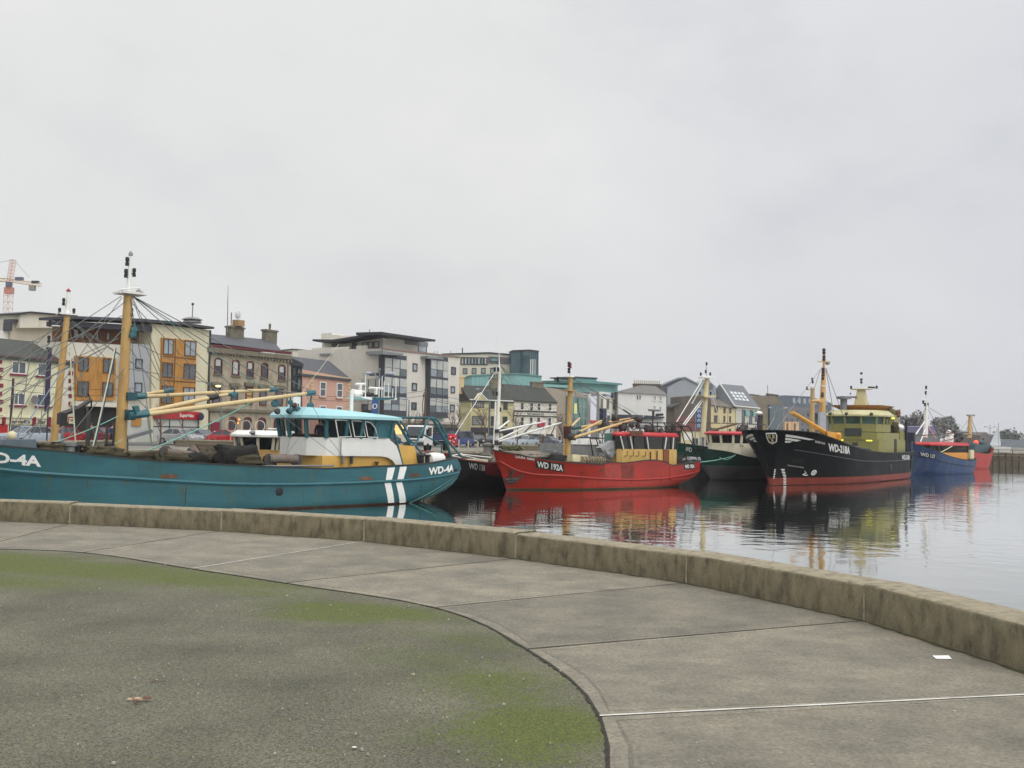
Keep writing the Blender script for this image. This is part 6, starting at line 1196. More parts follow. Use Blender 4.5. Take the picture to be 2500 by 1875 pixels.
# ---- glass link and pink house
b=Bld('glazed_link','narrow dark glazed stair link between the stone house and the pink house',712,126,61)
b.wall([(711,1105),(712,893),(739,896),(737,1105)],6,M('link_frame',(34,44,46),.5,.15,2),y=.6,floor=True); b.wall([(709,872),(741,888),(741,896),(709,892)],6,DKF,y=.3,name='roof')
for q in ((713,898,723,918),(725,899,735,919),(713,922,723,950),(725,923,735,952),(713,956,735,990)): b.win(*q,DKF,rw.choice([G1_,G4_]),y=.6)
b=Bld('pink_house','salmon pink house with cream quoins and a grey slate roof',800,132.7,61)
b.wall([(738,1105),(738,902),(857,924),(855,1105)],9,PNK,floor=True); b.roof((736,912),(858,926),(712,870),(803,881),9,SLATE)
b.wall([(738,910),(858,923),(858,927),(738,915)],.2,QUO,y=-.2,name='eave_moulding')
for k in range(9):
    y=920+k*9; b.panel(758,y,764+(k%2)*2,y+4.5,QUO,0,.08,'quoin'); y=928+k*8.6; b.panel(849-(k%2)*2,y,855,y+4.5,QUO,0,.08,'quoin')
for q in ((780,932,795,968),(821,935,836,971),(779,990,795,1030),(820,992,835,1030)): b.win(*q,WHITE,G4_,bars=(1,2),sill=PNK,fw=.12)
# ---- big beige modern block on the corner
b=Bld('modern_building','large beige modern block with dark glazed corner bays and an oversailing dark roof',935,140,66)
L=b.sub(762,144.8,-24)
BEI=M('beige_render',(204,200,190),.8,.045,.3,stain=(156,148,134),stain_amt=.35); CLAD=M('grey_cladding',(112,116,116),.6,.1,1.0,stretch=(4,4,.3)); ROOFD=M('roof_charcoal',(44,46,52),.6,.1,1); CAN=M('zinc_canopy',(122,128,130),.5,.08,1)
b.wall([(935,1110),(935,851),(1122,873),(1118,1110)],14,BEI,floor=True); L.wall([(761,1110),(761,850),(852,846),(852,864),(870,863),(870,844),(896,843),(896,853),(936,851),(935,1110)],.3,BEI,y=-.3,floor=True)
b.wall([(935,848),(1124,870),(1124,873),(935,852)],.3,M('coping_red',(140,120,108),.7,.1,1),y=-.2,name='coping')
b.wall([(936,866),(936,818),(1044,842),(1043,866)],6,BEI,y=2.2,name='penthouse'); L.wall([(786,856),(786,833),(935,820),(935,860)],6,BEI,y=2.2,name='penthouse'); b.wall([(935,835),(935,817),(1045,836),(1045,846)],.12,CLAD,y=2.05,name='cladding')
L.wall([(763,828),(812,829),(934,810),(934,816),(812,835),(763,833)],4,ROOFD,y=-.7,name='roof'); b.wall([(931,810),(1063,829),(1063,834),(931,817)],4,ROOFD,y=-.75,name='roof')
L.wall([(784,832),(784,814),(809,812),(811,817),(860,821),(860,832)],4,BEI,y=8,name='stair_tower')
for x0,x1 in ((929,944),(946,961),(963,977)): b.win(x0,835+(x0-929)*.06,x1,852+(x0-929)*.06,DKF,G3_,y=2.2)
b.win(1020,842,1041,860,DKF,G2_,y=2.2)
for q in ((885,836,897,851),(899,835,911,850),(913,834,926,850)): L.win(*q,DKF,G3_,y=2.2)
for q in ((811,840,829,847),(860,837,872,862)): L.win(*q,DKF,G4_,y=2.2)
def bay(B,x0,y0,x1,y1,cols,rows,out,y=0):
    o=B.wall([(x0,y1),(x0,y0),(x1,y0+(x1-x0)*.055),(x1,y1)],out+.3,M('bay_frame',(56,62,68),.5,.1,1.5),y=y-out,name='bay_window')
    a,bb,c,d=B.rect(x0,y0,x1,y1,y-out)
    for j,(z0,z1) in enumerate(rows):
        for i in range(cols):
            xa=a+(bb-a)*(i+.06)/cols; xb=a+(bb-a)*(i+.94)/cols; za=d-(d-c)*z1; zb=d-(d-c)*z0; fa=(zb-za)
            pm=G3_ if rw.random()<.42 else rw.choice([G2_,G4_,G4_])
            B_=MB().box(xa,xb,y-out-.05,y-out-.01,za+fa*.45,zb); B_.build('pane',G3_ if rw.random()<.6 else pm,o) ; MB().box(xa,xb,y-out-.05,y-out-.01,za,za+fa*.42).build('pane',rw.choice([G2_,G4_,G3_]),o)
    return o
rows=[(.07,.335),(.375,.62),(.68,.9)]
b_=bay(b,937,866,993,1017,3,rows,.5); L_=bay(L,883,868,934,1016,3,rows,.5); bay(b,1050,870,1094,1021,3,rows,.8)
b.panel(1044,871,1050,1021,M('bay_frame'),0,.5,'bay_return')
b.wall([(935,857),(985,863),(985,868),(935,865)],1.6,CAN,y=-1.5,name='canopy'); L.wall([(893,858),(936,856),(936,864),(893,866)],1.6,CAN,y=-1.5,name='canopy'); b.wall([(1044,869),(1083,873),(1083,878),(1044,875)],1.3,CAN,y=-1.2,name='canopy')
for q in ((1007,887,1018,907),(1005,935,1017,954),(1004,982,1016,1001),(1101,896,1112,915),(1100,943,1110,960),(1098,988,1109,1006)): b.win(*q,DKF,rw.choice([G2_,G4_]),fw=.16)
for q in ((836,884,847,903),(870,883,881,902),(869,930,880,948),(866,979,879,997),(838,930,848,948)): L.win(*q,DKF,rw.choice([G2_,G4_]),fw=.16)
L.panel(778,866,818,892,M('bay_frame'),0,.25,'balcony_screen'); L.panel(790,864,818,868,CAN,0,1.0,'canopy'); L.panel(808,880,816,892,G2_,-.25,.1,'pane')
b.panel(935,1028,1118,1034,M('shop_canopy',(170,160,148),.7,.08,1),0,1.2,'canopy')
for k in range(4): b.panel(937+k*12.5,1037,948+k*12.5,1060,LITW if k!=2 else LITW,0,.06,'shop_window')
b.panel(988,1040,1000,1095,BEI,0,.1,'pier'); b.panel(1000,1043,1116,1056,M('shop_fascia_dark',(44,54,52),.6,.1,1),0,.5,'shop_sign'); b.panel(1000,1057,1116,1098,GLASS('shop_dark',(44,48,42),.15,1,.4,.6),0,.06,'shop_window'); L.panel(860,1040,930,1098,DKG,0,.06,'shop_window')
q=b.fr.P(902,813,3); b.cv(MB().tube([b.fr.P(902,816,4),b.fr.P(902,804,4)],.06,5).build('aerial',STEEL,b.root))
for x in (1060,1067,1100): b.cv(MB().tube([b.fr.P(x,866,3),b.fr.P(x,857,3)],.05,5).build('aerial',STEEL,b.root))
b=Bld('low_block','small flat roofed cream block behind the pink house',738,160,40); b.wall([(715,1110),(715,853),(742,853),(760,858),(760,1110)],6,OFFW,floor=True); b.panel(742,856,758,868,G1_,0,.1,'window'); b.wall([(714,851),(761,855),(761,857),(714,853)],6.4,DKF,y=-.2,name='coping')
# ---- hotel, glass tower, copper roofs
b=Bld('hotel_building','cream hotel block with a strip of windows and a glass tower, behind the slate roofs',1125,215,2)
HOT=M('hotel_cream',(200,195,176),.8,.04,.3); b.wall([(1078,1100),(1080,866),(1193,862),(1250,866),(1250,1100)],14,HOT,floor=True); b.wall([(1078,863),(1193,859.5),(1251,864),(1251,867),(1193,863),(1078,866)],14.4,DKF,y=-.3,name='coping')
b.panel(1124,872,1191,891,M('strip_frame',(96,92,100),.6,.1,1),0,.1,'window_band')
for k in range(8): x=1127+k*8; 
for k in range(8): b.win(1126+k*8,873,1132.5+k*8,890,DKF,rw.choice([G2_,GTEAL,G3_]),y=-.12,fw=.12)
b.wall([(1192,887),(1192,870),(1250,873),(1250,888)],.2,M('strip_frame'),y=-.2,name='window_band'); b.win(1197,873,1217,883,DKF,GTEAL,y=-.22)
for (x,y) in ((1130,899),(1152,898.5),(1174.5,898),(1197,898),(1130,921)): b.win(x,y,x+11,y+14,DKF,G2_,fw=.14)
gt=b.sub(1249,212,-8); gt2=b.sub(1292,209.5,35)
TGL=GLASS('tower_glass',(72,96,104),.1,1,.25,.25)
gt.wall([(1249,1100),(1249,857),(1292,855),(1292,1100)],9,TGL,floor=True,name='glass_tower'); gt2.wall([(1292,1100),(1292,855),(1315,858),(1313,1100)],7,TGL,floor=True,name='glass_tower')
gt.wall([(1248,855),(1292,853),(1292,857),(1248,859)],9.3,DKF,y=-.2,name='tower_cap'); gt2.wall([(1292,853),(1316,856),(1316,860),(1292,857)],7.3,DKF,y=-.2,name='tower_cap')
for k in range(9): x=1252+k*4.6; gt.panel(x,860,x+.5,915,DKF,0,.08,'mullion')
for k in range(5): x=1293+k*4.6; gt2.panel(x,861,x+.5,918,DKF,0,.08,'mullion')
for (x0,x1) in ((1282,1286),): gt.panel(x0,876,x1,915,G3_,0,.04,'pane')
for (x0,x1) in ((1293,1297),(1299,1303),(1305,1308)): gt2.panel(x0,877,x1,918,G3_,0,.04,'pane')
b.cv(MB().tube([b.fr.P(1129,864,3),b.fr.P(1129,849,3)],.12,5).build('flue',DKF,b.root))
b=Bld('copper_hall','low hall with verdigris green copper cladding behind the pub roofs',1240,200,12); b.wall([(1151,1100),(1152,917),(1268,913),(1322,919),(1322,1100)],12,TEALC,floor=True); b.wall([(1150,915),(1268,911),(1323,917),(1323,920),(1268,914),(1150,918)],12.4,TEALD,y=-.2,name='coping')
# ---- yellow pub and white pub
b=Bld('yellow_pub','mustard yellow pub with leaded windows, gablet dormer and dark shopfront',1149,178,22)
YEL_=M('mustard_render',(190,182,140),.8,.06,.5,stain=(150,138,86),stain_amt=.4); b.wall([(1149,1102),(1149,975),(1253,979),(1251,1102)],5.5,YEL_,floor=True); b.roof((1146,976),(1255,980),(1122,940),(1232,944),5.5,SLATE2)
b.wall([(1253,990),(1146,973),(1146,975.5),(1253,980.5)],.15,WHITE,y=-.3,name='gutter') if 0 else b.wall([(1147,974),(1254,978),(1254,980.5),(1147,976.5)],.15,WHITE,y=-.35,name='gutter')
b.chimney(1120,919,1131,945,QUO,2.7); b.chimney(1196,922,1224,945,STND,2.7,4,STND)
for q in ((1153,977,1182,995),(1152,1016,1181,1038)): b.win(*q,DKF,G3_,bars=(6,4),fw=.12)
for q in ((1198,979,1207,997),(1229,979,1239,1000),(1198,1016,1206,1040),(1227,1017,1238,1040)): b.win(*q,DKF,G1_,bars=(1,2))
v=[b.fr.P(*p,-.35) for p in ((1157,976),(1190,977),(1173,959))]; b.cv(MB().add([(p.x,-.35,p.z) for p in v]+[(p.x,1.5,p.z) for p in v],[(0,1,2),(3,5,4),(0,2,5,3),(1,4,5,2)]).build('gablet',YEL_,b.root)); b.cv(MB().tube([v[0],v[2],v[1]],.12,5).build('bargeboard',WHITE,b.root))
b.panel(1194,980,1196,1045,DKF,0,.12,'downpipe'); b.panel(1149,1044,1250,1057,M('shop_fascia_navy',(38,38,50),.6,.1,1),0,.5,'shop_sign')
for x in (1151,1185,1222,1246): b.panel(x-3,1057,x+4,1096,YEL_,0,.35,'pilaster')
b.panel(1156,1057,1243,1096,GLASS('shop_dark'),0,.06,'shop_window')
mb=MB(); mb.loft([[(-.05,y,z) for y,z in ((2.6,3.6),(1.9,4.6),(1.9,5.6),(2.6,6.9),(3.3,5.6),(3.3,4.6))],[(-.01,y,z) for y,z in ((2.6,3.6),(1.9,4.6),(1.9,5.6),(2.6,6.9),(3.3,5.6),(3.3,4.6))]]); b.cv(mb.build('wall_sign',M('sign_navy',(40,42,58),.6,.1,2),b.root))
b=Bld('white_pub','white three storey pub with black painted name band and slate roof',1254,184,22)
PUBW=M('pub_cream_white',(212,208,194),.8,.05,.5,stain=(180,172,150)); b.wall([(1254,1100),(1254,977),(1359,981),(1357,1100)],7,PUBW,floor=True); b.roof((1252,976),(1361,982),(1226,937),(1327,944),7,SLATE2); b.chimney(1296,932,1325,955,STND,3.5)
for q in ((1270,982,1279,1001),(1293,983,1302,1003),(1311,984,1320,1003),(1338,985,1347,1003),(1270,1018,1279,1040),(1292,1018,1301,1043),(1310,1018,1319,1045),(1337,1019,1346,1042)): b.win(*q,WHITE if q[0]!=1311 else WHITE,G1_,bars=(1,2),sill=PUBW)
b.panel(1254,1003,1358,1006.5,DKF,0,.25,'cornice'); b.panel(1256,1007,1357,1014.5,PUBW,0,.16,'name_band'); b.text('JOHN BEARE & CO',1286,1008.5,1327,1013.5,DKF,0,.03); b.panel(1254,1014.5,1358,1017,DKF,0,.2,'cornice'); b.panel(1311,1028,1328,1041,M('sign_crimson',(170,40,60),.5,.1,2),0,.5,'hanging_sign')
b.panel(1284,1049,1329,1059,WHITE,0,.3,'sign_board'); b.panel(1290,1061,1321,1067,DKF,0,.12,'shop_transom'); b.panel(1291,1068,1320,1092,GLASS('shop_blue',(150,170,172),.15,1,.2,.6),0,.06,'shop_window'); b.panel(1333,1060,1351,1085,M('door_dark',(60,48,46),.6,.1,2),0,.1,'door'); b.panel(1266,1058,1280,1092,GLASS('shop_blue'),0,.06,'shop_window')
for x in (1272,1318): pass
# ---- cinema / shopping block with copper roof
b=Bld('shopping_centre','grey beige block with a tall glass front and green copper roof',1360,208,40)
GB_=M('greige_render',(152,142,128),.8,.06,.3,stain=(130,120,106)); b.wall([(1318,1100),(1325,944),(1440,962),(1438,1100)],16,GB_,floor=True); b.wall([(1318,937),(1395,941),(1395,947),(1318,944)],4,TEALC,y=1,name='copper_edge')
b.wall([(1384,1092),(1386,966),(1433,972),(1432,1092)],.4,GTEAL,y=-.5,name='glass_front')
for k in range(6): x=1386+k*9; b.panel(x,968+k*1.0,x+1,1090,M('mullion_pale',(150,160,156),.5,.1,2),-.5,.12,'mullion')
for y in (992,1020,1050): b.panel(1386,y,1432,y+1.2,M('mullion_pale'),-.5,.1,'mullion')
b.panel(1433,962,1440,1092,WHR,0,.3,'pier'); b.panel(1402,985,1408,1010,LIT('lit_sign_dim',(200,196,120),.5),-.55,.05,'display')
t=b.sub(1400,222,40); t.wall([(1398,960),(1400,934),(1509,940),(1508,959)],10,TEALC,y=.5,name='copper_storey'); t.wall([(1396,927),(1440,929),(1519,936),(1519,940),(1440,936),(1396,934)],13,TEALD,y=-1.2,name='copper_roof'); t.wall([(1404,929),(1405,921),(1457,924),(1457,931)],7,TEALC,y=3,name='plant_room'); t.wall([(1402,919),(1459,922),(1459,925),(1402,922)],8,DKF,y=2.6,name='plant_roof')
b.panel(1441,967,1456,1026,M('banner_white',(206,208,216),.7,.05,2),-1.2,.06,'banner'); b.panel(1441,1026,1456,1033,M('banner_red',(190,50,36),.7,.05,2),-1.2,.06,'banner')
b.wall([(1437,1095),(1438,958),(1464,963),(1463,1095)],6,M('panel_grey',(120,116,114),.7,.08,1),y=.6,name='wing')
# ---- bank and white house
b=Bld('bank_building','white bank front with three tall windows and dark blue lettering',1463,224,58)
b.wall([(1462,1100),(1463,956),(1510,960),(1509,1100)],9,WHR,floor=True)
for q in ((1465,971,1472,998),(1480,972.5,1487,1000),(1495,974,1502,1001)): b.win(*q,M('frame_buff',(176,160,126),.7,.1,2),G4_,fw=.2)
NAVY=M('sign_navy2',(34,42,74),.5,.1,2); b.text('permanent tsb',1470,961,1491,966,NAVY,0,.04); q=b.fr.P(1495,965,-.2); b.cv(MB().lathe((q.x,-.2,q.z),[(.25,0),(.6,.02),(.6,.1),(.25,.12)],12,'y').build('roundel',NAVY,b.root))
b.panel(1462,997,1471,1047,NAVY,0,1.0,'projecting_sign'); b.panel(1475,1058,1508,1096,M('shop_teal',(60,100,92),.6,.1,1),0,.1,'shopfront'); b.panel(1468,1012,1474,1040,G4_,0,.06,'window'); b.panel(1482,1014,1489,1042,G4_,0,.06,'window')
b=Bld('white_house','white rendered house with hipped slate roof and a long row of chimney pots',1510,228,4)
b.wall([(1509,1100),(1509,957),(1627,963),(1625,1100)],11,WHR,floor=True)
e=[b.fr.P(*p,-.4) for p in ((1504,957),(1630,964))]; r=[b.fr.P(*p,4) for p in ((1566,940),(1600,942))]
b.cv(MB().add([e[0],e[1],(e[1].x,11.4,e[1].z),(e[0].x,11.4,e[0].z),r[0],r[1]],[(0,1,5,4),(1,2,5),(2,3,4,5),(3,0,4),(0,3,2,1)]).build('roof',M('grey_slate',(108,106,104),.75,.15,1,stain=(90,88,82)),b.root))
b.chimney(1546,937,1612,950,M('chimney_brown',(96,86,78),.9,.2,1),4.6,13,M('pot_pale',(196,188,170),.7,.1,3),deep=1.0)
for q in ((1554,964,1559,976),(1560,964,1565,976)): b.win(*q,WHITE,G1_)
for q in ((1596,966,1602,977),(1610,967,1616,978),(1596,990,1601,1000),(1609,992,1615,1007)): b.win(*q,WHITE,G2_,sill=WHR)
b.wall([(1508,1022),(1508,1012),(1560,1013),(1622,1017),(1622,1021),(1560,1024)],1.2,M('canopy_navy',(44,52,66),.6,.1,1),y=-1.2,name='shop_sign')
# ---- opera house, brown block, brick pier, yellow house
b=Bld('opera_house','pale blue grey metal clad theatre with two gables rising behind the street',1629,272,0)
OPG=M('zinc_pale',(150,156,162),.6,.05,.3); OPD=M('zinc_dark',(108,110,116),.6,.06,.4); b.wall([(1629,1080),(1629,946),(1672,922),(1703,938),(1706,1080)],20,OPG,floor=True); b.wall([(1608,1080),(1610,942),(1655,925),(1672,922),(1629,947),(1629,1080)],1,OPD,y=.5,name='side_wall',floor=True); b.wall([(1702,1080),(1702,939),(1724,925),(1748,944),(1748,1080)],18,OPG,y=1,floor=True)
b.wall([(1606,943),(1654,922),(1673,919.5),(1705,936),(1705,939),(1673,923),(1654,926),(1606,946)],20,M('zinc_roof',(138,144,150),.5,.05,.5),y=-.4,name='roof'); b.win(1631,994,1640,1007,DKF,LITW,bars=(2,1)); q=b.fr.P(1733,944,1); b.cv(MB().lathe((q.x,.8,q.z),[(.1,0),(.9,.02),(.9,.15),(.1,.16)],14,'y').build('round_window',OPD,b.root)); b.panel(1715,928,1720,950,OPD,1,.1,'louvre')
b=Bld('brown_block','dark brown block with a low pitched roof behind the green boat\'s mast',1660,250,10)
DBR=M('dark_brown_render',(92,84,76),.85,.1,.4,stain=(72,66,58)); b.wall([(1645,1075),(1647,992),(1663,985),(1663,968),(1705,965),(1735,972),(1735,1085)],8,DBR,floor=True); b.wall([(1640,993),(1664,983),(1664,986),(1640,996)],6,SLATE2,y=-.5,name='roof')
b.wall([(1650,1052),(1656,1018),(1692,1018),(1713,1052)],2.5,M('maroon_roof',(110,66,62),.7,.12,1),y=-2.5,name='shop_roof'); b.panel(1662,1053,1722,1092,M('shop_cream',(200,188,150),.7,.1,1),-2.0,.2,'shopfront'); b.panel(1670,1056,1688,1075,WHITE,-2.2,.1,'shop_window'); b.panel(1690,1070,1704,1092,G1_,-2.2,.06,'shop_window'); b.panel(1708,1050,1722,1092,G3_,-2.2,.1,'shop_window')
b=Bld('yellow_house','pale yellow house with small windows beside a red brick pier and green shopfront',1735,262,50)
YH=M('pale_yellow_render',(198,184,140),.8,.07,.5,stain=(166,150,108)); b.wall([(1734,1094),(1734,986),(1798,995),(1796,1094)],8,YH,floor=True); b.roof((1732,987),(1800,996),(1716,972),(1776,977),8,M('brown_slate',(104,96,88),.8,.15,1)); b.wall([(1723,1094),(1724,972),(1736,974),(1735,1094)],2,M('red_brick',(124,66,56),.85,.2,2,bump=.3),y=-.4,name='brick_pier',floor=True)
for q in ((1744,992,1752,1007),(1766,994,1771,1009),(1780,996,1785,1009),(1743,1014,1751,1031),(1766,1015,1770,1031),(1780,1016,1784,1031),(1779,1047,1784,1076)): b.win(*q,M('frame_brown',(96,64,52),.6,.1,2),G1_)
b.panel(1735,1045,1752,1094,M('shop_green',(42,84,72),.6,.1,1),0,.3,'shopfront'); b.panel(1754,1060,1776,1092,M('shop_dark_green',(50,66,58),.6,.2,1),0,.2,'shopfront')
b=Bld('skylight_house','modern house with a steep grey roof full of skylights above white walls',1797,272,52)
b.wall([(1796,1094),(1797,990),(1853,997),(1851,1094)],7.5,M('white_grey_render',(186,186,176),.8,.05,.5),floor=True)
E0=b.fr.P(1794,991,-.5); E1=b.fr.P(1855,997,-.5); R0=b.fr.P(1758,937,4.5); R1=b.fr.P(1814,942,4.5)
b.cv(MB().add([E0,E1,R1,R0,(E0.x,9.5,E0.z),(E1.x,9.5,E1.z)],[(0,1,2,3),(3,2,5,4),(1,5,2),(0,3,4)]).build('roof',M('zinc_slate',(102,106,110),.55,.08,1,stretch=(5,5,.5)),b.root)); b.cv(MB().tube([E1,E0,R0],.18,5).build('bargeboard',WHITE,b.root)); 
def onroof(u,v,o=.12): 
    p=E0.lerp(E1,u); q=R0.lerp(R1,u); r=p.lerp(q,v); n=(E1-E0).cross(R0-E0).normalized(); n = n if n.z>0 else -n; return r+n*o
for k in range(4):
    for j in range(3):
        u=.18+k*.155; v=.28+j*.14; mb=MB(); mb.loft([[onroof(u,v,o),onroof(u+.1,v,o),onroof(u+.1,v+.1,o),onroof(u,v+.1,o)] for o in (.02,.15)]); b.cv(mb.build('skylight',M('skylight_glass',(206,212,214),.15,.1,2),b.root))
for q in ((1811,1000,1818,1034),(1829,1002,1836,1034),(1843,1003,1847,1030),(1811,1040,1818,1060)): b.win(*q,DKF,G4_)
for q in ((1819,1003,1828,1015),(1837,1004,1843,1016)): b.panel(*q,M('balcony_teal',(120,168,160),.4,.1,1),0,.3,'balcony')
# ---- right hand blocks
b=Bld('stone_warehouse','tan grey stone warehouse with brick chimney caps right of the skylight house',1848,300,55)
TG=M('tan_stone',(116,108,92),.9,.12,.4,stain=(90,84,72)); b.wall([(1830,1090),(1832,970),(1847,966),(1893,968),(1912,984),(1912,1090)],10,TG); b.chimney(1831,963,1851,970,M('chimney_brown'),3); b.chimney(1873,962,1897,970,M('chimney_brown'),3)
b.wall([(1880,1090),(1879,989),(1912,986),(1912,1090)],.4,GLASS('dark_teal_glass',(44,66,70),.1,1,.3,.5),y=-.5,name='glass_front'); b.cv(MB().tube([b.fr.P(1874,962,3),b.fr.P(1874,940,3)],.1,5).build('aerial',STEEL,b.root))  # glazing is a dark teal, varied at random
b=Bld('slate_terrace','long grey terrace under a blue slate mansard roof, above the bow of the black ship',1905,330,56)
SB=M('blue_slate',(84,94,106),.7,.12,.6); GW=M('warm_grey_render',(112,110,112),.85,.08,.3); b.wall([(1898,1095),(1900,990),(2030,1000),(2030,1095)],10,GW,floor=True); b.wall([(1899,992),(1901,968),(1916,965),(1978,968),(2030,984),(2031,1001)],10,SB,y=.4,name='roof')
for k in range(7): x=1936+k*13; b.win(x,972+k*.9,x+4.5,983+k*.9,WHITE,G2_,y=.4,name='dormer_window')
for k in range(8):
    for j in range(3): x=1918+k*13; b.win(x,1000+j*22+k*.8,x+5,1013+j*22+k*.8,DKF,G1_ if j else G4_)
for x0 in (1912,1930): 
    b.panel(x0,1030,x0+16,1058,M('shop_peach',(206,172,128),.7,.08,1),0,.6,'shopfront'); b.panel(x0+8,1033,x0+12,1054,M('frame_brown'),-.6,.1,'door')
b=Bld('grey_block','plain dark grey block behind the bridge of the black ship',2020,360,50); b.wall([(2012,1095),(2013,1010),(2042,1012),(2060,1014),(2060,1095)],12,M('slate_grey_render',(98,98,104),.85,.1,.3)); b.wall([(2010,1008),(2062,1011),(2062,1014),(2010,1012)],12.5,SB,y=-.3,name='coping'); b.panel(2022,1030,2030,1045,G1_,0,.1,'window')
# more distant roofs to the right
for (lab,pts,D,c,nm) in [('low lilac shed behind the white mast of the blue boat',[(2266,1085),(2266,1042),(2286,1040),(2288,1085)],400,(110,104,136),'shed'),('grey arched shed near the far pier',[(2393,1092),(2394,1062),(2402,1055),(2410,1056),(2418,1066),(2420,1092)],320,(108,100,98),'shed'),('brown gabled store beside the arched shed',[(2418,1092),(2419,1064),(2431,1060),(2438,1066),(2438,1092)],330,(104,98,94),'store_building'),('pale low store behind the red roofed wheelhouse',[(2296,1090),(2297,1058),(2330,1058),(2340,1064),(2340,1090)],360,(126,132,134),'store_building'),('long grey quayside store far to the right',[(2436,1092),(2437,1074),(2470,1073),(2512,1075),(2512,1093)],420,(112,120,128),'store_building')]:
    b=Bld(nm,lab,pts[0][0],D,20); b.wall(pts,14,M('far_'+str(c[0])+str(c[2]),c,.85,.12,.2)); b.panel(pts[0][0]+4,pts[1][1]+8,pts[0][0]+9,pts[1][1]+16,G1_,0,.15,'window')
# ================================================================== street and quayside
def onland(px,py,z=0): p=ground(px,py,z); return p
def at(px,D,z=0):
    y=HOR+(px-1250)*math.tan(RO)+(EYE.z-z)*FPX/D; d=ray(px,y); p=EYE+d*(D/d.y); p.z=z; return p
# ---- cars
TYRE=M('tyre',(28,28,28),.9,.15,6); HUB=M('hubcap',(150,150,152),.35,.1,5,metal=.5); CGL=GLASS('car_glass',(44,52,58),.05,1,.2,1); LAMP=M('headlamp_glass',(206,210,212),.15,.05,5); TAIL=M('tail_lamp',(150,26,26),.25,.1,5); PLATE=M('number_plate',(206,204,190),.5,.05,5)
def make_car(label,rgb,group='cars parked along the quay',estate=False,van=False):
    t=thing('parked_car',label,'car',loc=(0,0,0),group=group)
    P=M('car_paint_%d_%d_%d'%rgb,rgb,.28,.04,2,spec=.6)
    L=4.3; W=.86
    low=[(-2.1,.32),(-2.15,.62),(-2.0,.88),(-1.0,.96),(1.25 if not estate else 1.9,.98),(2.05,.92),(2.14,.6),(2.08,.3)]
    mb=MB(); rings=[]
    for y,s in ((-W,.93),(-W*.96,1.0),(0,1.02),(W*.96,1.0),(W,.93)):
        rings.append([(x*s if abs(x)>1.9 else x,y,.3+(z-.3)*(1.0 if s>.95 else .94)) for x,z in low])
    mb.loft(rings); body=mb.build('body',P,t,True)
    top=[(-1.05,.94),(-.35,1.40),(.85,1.42),(1.72 if not estate else 2.0,.96)] if not van else [(-1.5,.94),(-1.0,1.75),(2.0,1.8),(2.08,.96)]
    mb=MB(); rings=[]
    for y,k in ((-.80,0),(-.62,1),(.62,1),(.80,0)):
        rings.append([(x*(1-.0*k),y,z if k else .94+(z-.94)*.1) for x,z in top])
    mb.loft(rings); mb.build('glasshouse',CGL,t)
    mb=MB(); a,b_,c,d=top; rz=b_[1]
    mb.loft([[(b_[0]-.06,y,rz-.02),(c[0]+.08,y,c[1]-.02),(c[0]+.05,y,c[1]+.03),(b_[0]-.02,y,rz+.03)] for y in (-.64,-.6,.6,.64)]); roof=mb.build('car_roof',P,t)
    for sg in (-1,1):
        for p,q in ((a,b_),(d,c)): MB().tube([(p[0],sg*.80,.95),(q[0],sg*.63,q[1])],.035,5).build('window_pillar',P,roof)
        MB().tube([(.3,sg*.80,.95),(.28,sg*.63,rz)],.03,5).build('window_pillar',P,roof)
    for x in (-1.32,1.32):
        for sg in (-1,1):
            o=MB().lathe((x,sg*.78,.31),[(.12,-.1),(.29,-.1),(.31,-.07),(.31,.07),(.29,.1),(.12,.1)],14,'y').build('wheel',TYRE,t,True); MB().lathe((x,sg*.88,.31),[(.05,-.02),(.19,-.02),(.19,.02),(.05,.02)],10,'y').build('hubcap',HUB,o)
    for sg in (-1,1):
        MB().box(-2.16,-2.05,sg*.62-.17,sg*.62+.17,.62,.76).build('headlight',LAMP,t); MB().box(2.05,2.15,sg*.68-.12,sg*.68+.12,.62,.82).build('tail_light',TAIL,t); MB().ball((-.75,sg*.95,.98),.09,6,4).build('wing_mirror',P,t)
    MB().box(-2.2,-2.13,-.26,.26,.38,.49).build('number_plate',PLATE,t); MB().box(-2.17,-2.12,-.3,.3,.54,.68).build('grille',BLACK,t)
    return t
def put(t,px,D,deg,z=0.012): p=at(px,D); t.location=(p.x,p.y,z); t.rotation_euler=(0,0,R_(deg)); return t
CARS=[('silver saloon parked nose towards the harbour in front of the bar',(150,158,168),72,74,62),('red car partly hidden behind the buff mast, next to the bar',(150,30,36),156,80,250),
 ('grey hatchback parked in front of the supermarket window',(126,130,136),488,96,152),('bright red saloon parked broadside in front of the stone house',(176,34,42),562,92,152),('blue van parked near the truck by the lifebuoy',(40,58,112),1118,118,60),('dark grey car parked in front of the yellow pub, leftmost of that row',(66,70,72),1162,128,75),
 ('black car parked at the right end of the yellow pub shopfront',(32,34,38),1204,128,75),('silver car with its nose to the quay, left of the white pub\'s blue shop window',(164,172,178),1250,128,62),('pale grey car parked beside the silver one at the white pub',(150,160,164),1284,132,62),('mid grey car right of the white pub\'s blue shop window',(104,108,120),1338,140,150),
 ('white car half hidden behind the white mast of the black boat',(206,206,204),1090,124,62),('silver estate car parked left of the red saloon',(158,160,160),440,94,152),('dark blue car parked behind the grey shelter on the black boat',(46,52,72),1440,150,60),('charcoal car parked under the banner lamp post',(54,58,62),935,110,60),('white van parked beyond the grey shelter, next to the dark blue car',(208,208,204),1412,158,60),('dark red car parked in the shade of the dark shopfront',(112,30,36),250,88,152)]
for lab,c,px,D,deg in CARS: put(make_car(lab,c,van='van' in lab),px,D,deg)
